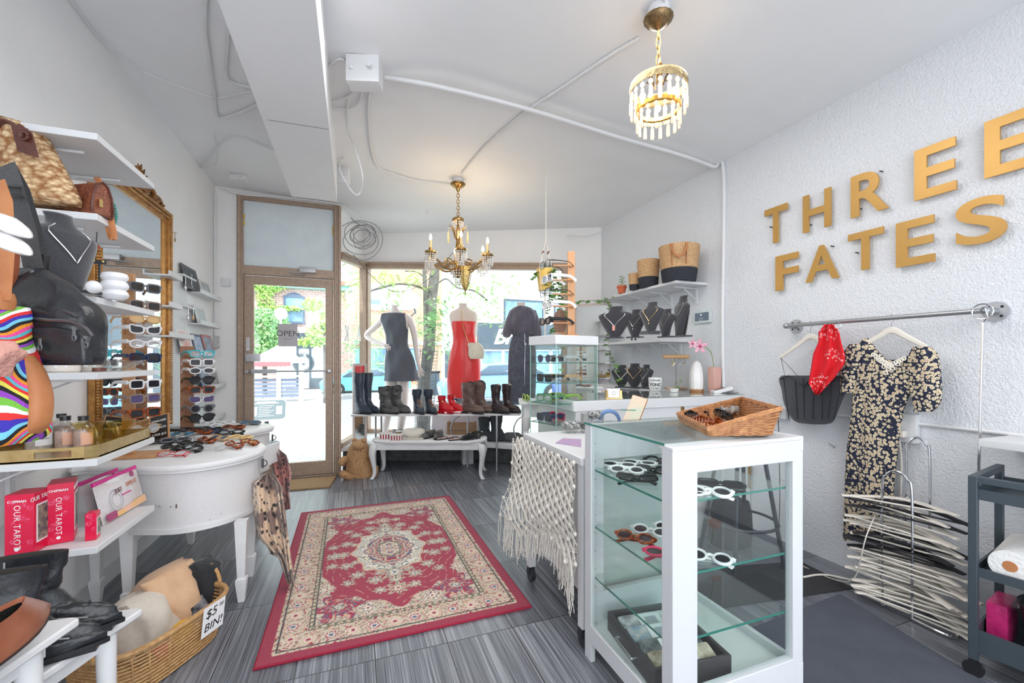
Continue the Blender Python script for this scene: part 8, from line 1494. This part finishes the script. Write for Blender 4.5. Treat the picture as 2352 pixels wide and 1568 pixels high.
wsil(m,interp([(1937,2056,1240),(1940,2052,1140),(1945,2062,1040),(1955,2072,960),(1960,2088,910),(1955,2112,870),(1952,2122,838,1),(1956,2124,826,.7)],5),DX,.05,40,2.6,3,.14); wsil(m,interp([(1954,2044,834),(1956,2026,816),(1966,2010,798),(1978,2000,784,.8),(1986,1997,777,.5)],4),DX,.04,20,2.3); wsil(m,interp([(2052,2128,838),(2078,2132,822),(2100,2134,806),(2112,2130,796,.6)],4),DX,.04,20,2.3); m.build('dress_body',FLO,t,angle=60)
m = MB(); wsil(m,interp([(2100,2142,945),(2098,2160,925),(2090,2163,890),(2085,2160,850),(2088,2155,815),(2098,2138,796)],4),DX-.01,.055,24,2.2,4,.08); m.build('sleeve',FLO,t); m = MB(); wsil(m,interp([(1932,1962,902),(1930,1965,880),(1932,1975,840),(1938,1985,810),(1952,1990,790)],4),DX-.01,.05,24,2.2,6,.08); m.build('sleeve',FLO,t)
m = MB()
for k,(u,v) in enumerate([(2006+5.2*i,814+ (i*3.6 if i < 6 else 21+(i-6)*2.2)) for i in range(9)]+[(2046+6*i,838-3*i) for i in range(6)]+[(2018+6*i,826+i*4) for i in range(5)]+[(2040,848),(2050,846),(2030,842),(2034,856),(2062,836)]): c_ = onX(u,v,DX-.034); m.tube([c_+V((0,.009*cos(a),.009*sin(a))) for a in [2*pi*j/10 for j in range(10)]],.0028,5,closed=True)
m.build('lace_collar',M('cream_lace',srgb(240,234,222),.9),t)
# corset
t = thing('black_corset','sheer black boned corset with thin straps hanging on the rail','top',onX(1868,975,RX)); SHB = M('sheer_black_mesh',(.03,.032,.045),.7,alpha=.74,sheen=.4); m = MB(); wsil(m,interp([(1862,1900,974,.6),(1825,1915,966,.9),(1803,1930,930),(1796,1944,895),(1790,1947,872),(1796,1944,862,.9)],4),RX,.07,36,2.3,5,.05); m.build('body',SHB,t); m = MB()
for (u0,u1) in ((1800,1812),(1826,1832),(1845,1848),(1868,1868),(1890,1888),(1912,1902),(1935,1915)): m.tube([onX(u0,868,RX-.038),onX((u0+u1)/2,915,RX-.04),onX(u1,962,RX-.034)],.0028,5)
m.tube(smooth_path([onX(1792,870,RX-.04),onX(1815,864,RX-.045),onX(1845,884,RX-.05),onX(1868,868,RX-.05),onX(1900,884,RX-.05),onX(1930,864,RX-.04),onX(1946,876,RX-.03)],4),.006,6).build('boning',BLK,t); MB().tube([onX(1803,864,RX-.02),onX(1794,822,RX-.005),onX(1831,862,RX-.02)],.004,5,flat=(1,.3)).tube([onX(1912,864,RX-.02),onX(1932,838,RX-.005),onX(1926,864,RX-.02)],.004,5,flat=(1,.3)).build('strap',BLK,t)
# bandana
RB = bpy.data.materials.new('red_bandana_print'); RB.use_nodes = True; nt = RB.node_tree; v_ = nd(nt,'ShaderNodeTexVoronoi',i={'Scale': 48}); tc = nd(nt,'ShaderNodeTexCoord'); nt.links.new(tc.outputs['Object'],v_.inputs[0]); n_ = nd(nt,'ShaderNodeTexNoise',i={'Scale': 9,'Detail': 0}); nt.links.new(tc.outputs['Object'],n_.inputs[0]); q1 = nd(nt,'ShaderNodeMath',operation='COMPARE'); nt.links.new(v_.outputs['Distance'],q1.inputs[0]); q1.inputs[1].default_value = .3; q1.inputs[2].default_value = .05; q2 = nd(nt,'ShaderNodeMath',operation='GREATER_THAN'); nt.links.new(n_.outputs['Fac'],q2.inputs[0]); q2.inputs[1].default_value = .46
q3 = nd(nt,'ShaderNodeMath',operation='MULTIPLY'); nt.links.new(q1.outputs[0],q3.inputs[0]); nt.links.new(q2.outputs[0],q3.inputs[1]); mx = nd(nt,'ShaderNodeMix',data_type='RGBA'); nt.links.new(q3.outputs[0],mx.inputs[0]); mx.inputs[6].default_value = c4(srgb(222,28,42)); mx.inputs[7].default_value = c4(srgb(245,215,215)); nt.nodes['Principled BSDF'].inputs['Roughness'].default_value = .9; nt.links.new(mx.outputs[2],nt.nodes['Principled BSDF'].inputs['Base Color'])
def wdrape(mb,left,right,X,amp,waves,nu=22,nv=24):
    at = lambda pl,t: (lambda x: (lambda i,w: tuple(pl[i][c]*(1-w)+pl[i+1][c]*w for c in (0,1)))(min(int(x),len(pl)-2),x-min(int(x),len(pl)-2)))(t*(len(pl)-1))
    def fn(a,b): l,r = at(left,b),at(right,b); return onX(l[0]*(1-a)+r[0]*a,l[1]*(1-a)+r[1]*a,X-amp*(1+sin(a*waves*2*pi+b*1.5)))
    return mb.grid(fn,nu,nv)
m = MB(); wdrape(m,[(1893,745),(1880,762),(1880,785),(1868,812),(1862,850),(1857,880),(1872,906)],[(1915,744),(1928,762),(1932,785),(1941,815),(1940,835),(1915,870),(1880,907)],RX-.055,.014,2.3); tag(m.build('red_bandana',RB,solid=.0015),'red paisley bandana tied on the rail in front of the corset','bandana'); 
m = MB(); [m.tube([onX(u,752,RX-.01)+V((0,.016*cos(a),.02*sin(a)+.01)) for a in [2*pi*j/14 for j in range(14)]],.002,5,closed=True) for u in (1890,1925)]; m.build('rail_ring',CHROME,bpy.data.objects['clothes_rail'])
# hook pole, conduits, outlets
pz0,pz1 = onX(2258,740,RX-.01),onX(2247,1110,RX-.02); t = thing('hook_pole','long thin chrome hook pole leaning from the rail end flange','pole',pz1); MB().tube([pz0,pz1],.0055,8).build('pole',CHROME,t); MB().tube([rb_+V((-.02,.035*cos(a),-.005+.035*sin(a))) for a in [2*pi*j/16 for j in range(16)]],.003,5,closed=True).tube(smooth_path([pz0,onX(2268,728,RX-.02),onX(2262,706,RX-.02),onX(2250,715,RX-.02)],4),.0035,6).build('hook',CHROME,t)
MB_ = lambda pts,r,lb,nm='wall_conduit',mat=CABLEW: tag(MB().tube(smooth_path(pts,5),r,8).build(nm,mat),lb,'conduit')
MB_([onX(1735,928,XR-.012),onX(1930,953,XR-.012),onX(2100,972,XR-.012),onX(2352,1000,XR-.012)],.009,'white conduit running low along the stuccoed wall'); cz_ = zc(XR)
p = onX(1662,430,XR-.014); pe_ = onX(1650,900,XR-.014); bx = onZ(885,178,zc(-.1)-.03); MB_([bx,onZ(1010,200,2.875),onZ(1210,250,2.86),onZ(1420,315,2.835),onZ(1560,355,2.82),V((XR-.06,p.y+.06,cz_-.03)),V((XR-.014,p.y,cz_-.10)),V((XR-.014,p.y+.01,1.6)),V((XR-.014,p.y,KZ+.01))],.014,'fat painted conduit from the ceiling junction box down the stuccoed wall')
def outlet(lb,u,v,w,h,plugs): p = onX(u,v,XR-.01); t = thing('wall_outlet',lb,'outlet',p); MB().cbox((XR-.022,p.y,p.z),(.042,w,h),ch=.004).build('box',WHITE,t); [MB().cbox((XR-.062,p.y+a,p.z+b),(.036,c_,.034),ch=.006).build('plug',mt,t) for a,b,c_,mt in plugs]; return p
p1 = outlet('white outlet box with two plugs beside the floral dress',2085,982,.10,.15,((.035,.03,.05,HW),(.01,-.03,.05,HW))); p0 = outlet('white outlet box with a black adapter behind the wicker tray',1792,948,.13,.07,((.02,.02,.11,BLK),))
for a_,pts,lb in ((.0028,[p1+V((-.06,.05,.02)),onX(2048,1010,XR-.06),onX(2040,1080,XR-.06),onX(2028,1140,XR-.1),P(1990,1230,2.1),onZ(1960,1330,.1),onZ(1900,1325,.006),onZ(1845,1300,.006)],'thin white cable curving from the outlet down past the hangers'),(.006,[p1+V((-.06,.01,-.05)),onX(2070,1060,XR-.03),onX(2068,1150,XR-.03),onX(2060,1350,XR-.03),onZ(2010,1345,.01),onZ(1900,1320,.008),onZ(1845,1325,.008)],'thick cream power cable running down behind the hangers')): MB_(pts,a_,lb,'power_cable',HW)
MB_([p0+V((-.06,-.03,-.01)),p0+V((-.05,-.03,-.2)),p0+V((-.03,-.02,-.6)),V((XR-.03,p0.y,.01))],.0025,'thin black cable dropping from the black adapter','power_cable',BLK)
p = onX(2300,1010,XR-.1); t = thing('wall_shelf','white shelf cut off by the right edge of the picture','shelf',(XR-.1,.6,1.0)); a = onX(2247,1010,XR-.21); MB().box((XR-.26,-.3,a.z-.02),(XR-.001,a.y-.02,a.z+.012),ch=.004).build('board',WHITE,t)
p = onX(1912,1023,XR-.012); tag(MB().tube([p+V((0,.02,.01)),p,p+V((-.015,-.02,-.01)),p+V((-.02,-.028,.003))],.0025,6).build('cup_hook',STEEL),'small screw hook in the wall left of the dress','hook')
# stacked hangers on a chrome holder
hc_ = V((2.52,1.36,0)); t = thing('hanger_stand','chrome hoop stand threaded through the floor stack of hangers','stand',hc_)
def hoop(y0,y1,x,top): return smooth_path([V((x,y0,.02)),V((x,y0,top-.12)),V((x,y0+(y1-y0)*.15,top-.03)),V((x,(y0+y1)/2,top)),V((x,y1-(y1-y0)*.15,top-.03)),V((x,y1,top-.12)),V((x,y1,.02))],6)
yA = lambda u,x: onX(u,1200,x).y
MB().tube(hoop(yA(2026,2.50),yA(2095,2.50),2.50,CAMH-(1082-HV)/FPX*V((2.50,yA(2060,2.5),0)).dot(FV)),.006,8).tube(hoop(yA(2082,2.66),yA(2136,2.66),2.66,CAMH-(1005-HV)/FPX*V((2.66,yA(2110,2.66),0)).dot(FV)),.006,8).build('hoop',CHROME,t); MB().tube(smooth_path([V((2.50,yA(2026,2.5),.015)),V((2.66,yA(2082,2.66),.015)),V((2.66,yA(2190,2.66),.015)),V((2.58,yA(2205,2.58),.015)),V((2.50,yA(2180,2.5),.015)),V((2.50,yA(2095,2.5),.015))],5),.007,8).build('base_hoop',CHROME,t)
hp_ = thing('stacked_hanger','x','hanger'); ar_ = smooth_path([(-.215,-.11,0),(-.19,-.095,.0),(-.09,-.03,0),(0,0,0),(.09,-.03,0),(.19,-.095,0),(.215,-.11,0)],4)
MB().tube(ar_,[.010+.004*sin(pi*i/(len(ar_)-1)) for i in range(len(ar_))],8,flat=(.45,1.35),up=(0,0,1)).build('arms',HW,hp_,local=True); MB().tube([(-.19,-.10,0),(.19,-.10,0)],.0045,6).build('trouser_bar',HW,hp_,local=True); MB().tube(smooth_path([(0,0,0),(0,.03,0),(.02,.055,0),(.0,.075,0),(-.02,.06,.0)],4),.0018,5).build('hook',CHROME,hp_,local=True)
ORD = 'lowest,second,third,fourth,fifth,sixth,seventh,eighth,ninth,tenth,eleventh,twelfth,thirteenth,fourteenth,fifteenth,sixteenth,seventeenth,eighteenth,nineteenth,twentieth,twenty first,twenty second,twenty third,twenty fourth,twenty fifth,topmost'.split(',')
dmesh = {}
for i in range(26):
    z = .045+.0195*i; black = i in (13,14,15,17,22,24); o = hp_ if i == 0 else copy_tree(hp_); a_ = radians(-80)+random.uniform(-.16,.16)+(.25 if i in (22,24) else 0)
    o.location = (2.60+random.uniform(-.02,.02)-.02*(black),1.26+random.uniform(-.025,.025)+.004*i*.4,z+.02*(i > 20)); o.rotation_euler = (random.uniform(.0,.16),random.uniform(-.06,.06),a_); o['group'] = 'hangers stacked on the floor'
    for c_ in o.children:
        if black and not c_.name.startswith('hook'):
            k = c_.name.split('.')[0]
            if k not in dmesh: dmesh[k] = c_.data.copy(); dmesh[k].materials.clear(); dmesh[k].materials.append(HB)
            c_.data = dmesh[k]
    o['label'] = ('black velvet' if black else 'white')+' hanger in the floor stack, '+ORD[i]+(' from the bottom' if 0 < i < 25 else ' of all')
# cart at the right edge
CM = M('slate_cart_metal',srgb(72,82,90),.45,.3); cw = onX(2236,1092,2.30); f_c = cw.dot(FV); X_ = V((.985,.17,0)); Y_ = V((.17,-.985,0)); zt_ = cw.z; xf = frame(V((cw.x,cw.y,0)),X_,Y_,UP); t = thing('utility_cart','slate grey three tier metal trolley at the right edge','cart',(cw.x,cw.y,0))
m = MB()
for (x,y) in ((0,0),(.36,0),(0,.42),(.36,.42)): m.box((x-.013,y-.013,.07),(x+.013,y+.013,zt_),xf)
for a,b in (((0,-.012,zt_-.025),(.36,.012,zt_)),((0,.408,zt_-.025),(.36,.432,zt_)),((-.012,0,zt_-.025),(.012,.42,zt_))): m.box(a,b,xf)
m.build('frame',CM,t,bevel=.002)
for z,h in ((zt_-.09,.04),(.40,.035),(.10,.09)): MB().box((.0,.0,z),(.36,.42,z+.004),xf).box((0,-.004,z),(.36,.004,z+h),xf).box((-.004,0,z),(.004,.42,z+h),xf).box((0,.416,z),(.36,.424,z+h),xf).box((.356,0,z),(.364,.42,z+h),xf).build('tray',CM,t)
for (x,y) in ((0,0),(.36,0),(0,.42)): q = xf @ V((x,y,.032)); MB().tube([q-X_*.01,q+X_*.01],.031,16).box((x-.008,y-.012,.03),(x+.008,y+.012,.08),xf).build('castor',BLK,t)
q = xf @ V((.06,.06,.404)); tag(MB().tube([xf @ V((.03,.09,.464)),xf @ V((.33,.08,.464))],.058,28).build('paper_towel_roll',M('paper_towel',(.84,.83,.82),.95,bump=.4,bscale=90)),'paper towel roll lying on the middle shelf of the cart','paper towel'); MB().disc(tuple(xf @ V((.0295,.09,.464))),.02,tuple(X_),.003).build('cardboard_core',TAN,bpy.data.objects['paper_towel_roll'])
m = MB(); q = xf @ V((.13,.20,.440)); m.ball(tuple(q),(.10,.05,.035),20,12); tag(m.build('zip_pouch',M('grey_felt_pouch',srgb(98,98,112),.9,bump=.3,bscale=70)),'soft grey pouch on the middle shelf in front of the towel roll','pouch')
q = xf @ V((.18,.22,.105)); t = thing('waste_bin','black plastic bin on the lowest tray of the cart','bin',q); MB().lathe([(.10,0),(.135,.20),(.138,.20),(.138,.193),(.13,.19),(.1,.01),(0,.01)],q,32).build('body',M('dusty_black_plastic',(.025,.028,.03),.35,col2=(.15,.16,.16),scale=5,mixf=.68),t)
tag(MB().cbox((.19,.04,.19),(.16,.06,.165),xf,ch=.01).build('pink_tape_box',M('pink_plastic_wrap',srgb(215,60,130),.25,col2=srgb(160,25,85),scale=18)),'pink wrapped packet standing behind the black bin','packet')
# floor mats, stool, handbag
tag(MB().prism([tuple(onZ(*p).xy) for p in ((1930,1366),(1650,1475))]+[(1.52,.3),(2.22,.3),tuple(onZ(2245,1560).xy)],.001,.008).build('rubber_mat',M('grey_rubber_mat',srgb(84,88,98),.85,col2=srgb(72,76,86),scale=5,bump=.1)),'dark grey rubber floor mat behind the display case','mat'); tag(MB().prism([tuple(onZ(*p).xy) for p in ((1640,1400),(1962,1352),(1838,1290),(1560,1310))],.001,.005).build('black_mat',M('black_floor_mat',(.03,.03,.033),.9)),'thinner black floor mat beyond the grey rubber mat','mat')
sc0 = V((2.28,2.0,0)); t = thing('bar_stool','black metal stool behind the display case','stool',sc0); sz = .66; m = MB(); MB().lathe([(.0,sz),(.155,sz),(.165,sz+.012),(.15,sz+.03),(0,sz+.032)],sc0,28).build('seat',BLACKM,t)
for k in range(4): a = k*pi/2+.6; d = V((cos(a),sin(a),0)); MB().tube([sc0+d*.13+UP*sz,sc0+d*.235],.012,8).build('leg',BLACKM,t)
MB().tube([sc0+V((.205*cos(a),.205*sin(a),.25)) for a in [2*pi*j/28 for j in range(28)]],.009,6,closed=True).build('foot_ring',BLACKM,t)
q = V((2.40,2.18,0)); t = thing('black_tote','black soft bag on the floor behind the stool','bag',q); MB().rings([[q+V((w*math.copysign(abs(cos(a))**.7,cos(a)),.09*math.copysign(abs(sin(a))**.7,sin(a)),z)) for a in [2*pi*j/20 for j in range(20)]] for z,w in ((.002,.13),(.1,.15),(.22,.14),(.3,.11))]).build('body',M('black_nylon',(.02,.02,.024),.7,bump=.3,bscale=20),t); MB().tube(arc(q+UP*.29,.07,0,pi,12),.008,6).build('handle',BLK,t)
# ================================================================== CEILING: CABLES, BOXES
zC = lambda u,v,dz=.012: (lambda p: onZ(u,v,zc(p.x)-dz))(onZ(u,v,2.92))
def cable(lb,pts,r=.007,ribbed=True,mat=CABLEW,z=None,f=None):
    P_ = smooth_path([zC(*q) if len(q) == 2 else P(*q) for q in pts],6)
    if ribbed:
        D = []; L_ = 0
        for a,b in zip(P_[:-1],P_[1:]): n = max(1,int((b-a).length/.012)); D += [a+(b-a)*k/n for k in range(n)]
        P_ = D; R_ = [r*(1.0 if k % 2 else .72) for k in range(len(P_))]
    else: R_ = r
    return tag(MB().tube(P_,R_,8).build('ceiling_cable',mat),lb,'cable')
cable('armoured cable looping down at the left of the bulkhead',[(475,-30),(472,60),(482,140),(492,210),(498,262),(512,270),(560,255),(597,235)],.009); cable('second armoured cable left of the bulkhead, thinner loop',[(508,-20),(524,60),(522,120),(520,170),(536,190),(583,203)],.008)
cable('thin painted wire sagging across the ceiling at the left',[(160,-5),(230,90),(330,165),(440,208),(500,224),(584,208)],.004,False); cable('painted wire bending near the left wall corner',[(462,385),(500,340),(524,318),(560,318),(636,348)],.006,False); cable('thin painted wire drooping at the left wall corner',[(492,302),(500,345),(492,378),(448,385)],.004,False)
cable('armoured cable hanging in a loop right of the bulkhead',[(802,222),(797,260),(800,300),(815,340,3.0),(832,400,3.0),(828,440,3.1),(815,446,3.1),(795,420,3.1),(781,390,3.1),(782,368),(790,362)],.007)
cable('short armoured cable bowed over the top of the junction box',[(752,158),(765,142),(785,136),(802,150)],.008); cable('armoured cable curving from below the junction box, upper one',[(758,233),(785,228),(808,215),(818,198)],.008); cable('armoured cable curving from below the junction box, lower one',[(758,250),(800,250),(825,235),(833,200)],.008)
cable('painted conduit from the junction box toward the chandelier',[(850,205),(846,260),(852,340),(868,383),(900,398),(960,415),(1036,424)],.008,False); cable('painted cable from the chandelier to the pendant light',[(1060,400),(1110,340),(1200,262),(1300,195),(1400,128),(1478,82)],.010)
cable('dark thin string swagged across the shop window',[(812,585,5.0),(850,630,5.0),(900,668,5.0),(950,662,5.0),(1000,628,4.6),(1040,580,4.0)],.003,False,BLK); cable('painted wire along the ceiling corner above the door',[(505,430,4.2),(560,447,4.3),(650,452,4.4),(770,468,4.6),(800,480,4.7),(830,498,4.9)],.008,False); cable('white pendant cable above the round crystal pendant',[(1524,-20),(1526,5),(1522,28)],.006)
cable('thin painted cord along the top corner of the right wall',[(1300,540,5.0),(1350,542,5.0),(1390,528,4.95)],.006,False)
def jbox(lb,u,v,w,d,h,rz,extra=None):
    p = zC(u,v,0); t = thing('junction_box',lb,'junction box',p,rz); MB().box((-w/2,-d/2,-h),(w/2,d/2,-.001),ch=.004).build('box',CABLEW,t,local=True); MB().tube([(-w/3,-d/2-.002,-h*.6),(-w/3,-d/2-.002,-h*.6+.02)],.012,8).tube([(w/4,-d/2-.004,-h*.5),(w/4,-d/2-.03,-h*.5)],.011,8).build('fitting',CABLEW,t,local=True); return t
jbox('large painted junction box on the ceiling right of the bulkhead',838,138,.18,.10,.15,-.3); jbox('small painted box near the end of the bulkhead',785,385,.13,.05,.14,-.3); jbox('small round edged painted box above the door transom',652,455,.09,.05,.04,0); jbox('painted ceiling box with cables near the left wall corner',548,402,.13,.06,.05,-.2); jbox('little painted box in the corner by the door frame',505,440,.06,.06,.09,0)
m = MB(); cq = P(830,545,4.78)
for k in range(7): r_ = .09+.022*k*((k*3) % 2+.6); a0 = k*.9; m.tube([cq+V((0,0,.0))+RV*(r_*cos(a)+.03*sin(k*2.0))+UP*(r_*.85*sin(a)+.03*cos(k*3.1))+FV*(.03*sin(a*2+k)) for a in [2*pi*j/28 for j in range(28)]],.0045,6,closed=True)
m.tube(smooth_path([P(795,575,4.95),P(803,590,4.95),P(820,600,4.95),P(812,585,4.95)],4),.006,6).tube([P(806,500,4.85),P(815,510,4.9),P(826,516,5.0)],.006,6); tag(m.build('coiled_cable',M('grey_cable',srgb(150,150,152),.5)),'tangled coil of grey cable above the side window','cable')
p = zC(980,482,0); tag(MB().tube([p,p-UP*.02,p+RV*.012-UP*.04,p+RV*.02-UP*.02],.002,5).build('ceiling_hook',STEEL),'small screw hook in the ceiling left of the chandelier','hook')
m = MB(); q = onZ(1190,1105)
for k in range(6): m.tube(smooth_path([onZ(1205,1100,.012),onZ(1188+k,1102+k*2,.03+.004*k),onZ(1168+k*3,1106-k*1.5+(k % 2)*4,.012)],4),.005,5)
tag(m.build('rope_tassel',ROPE),'loose rope tassel lying on the floor by the white table','tassel')

# ------------------------------------------------------------------ end
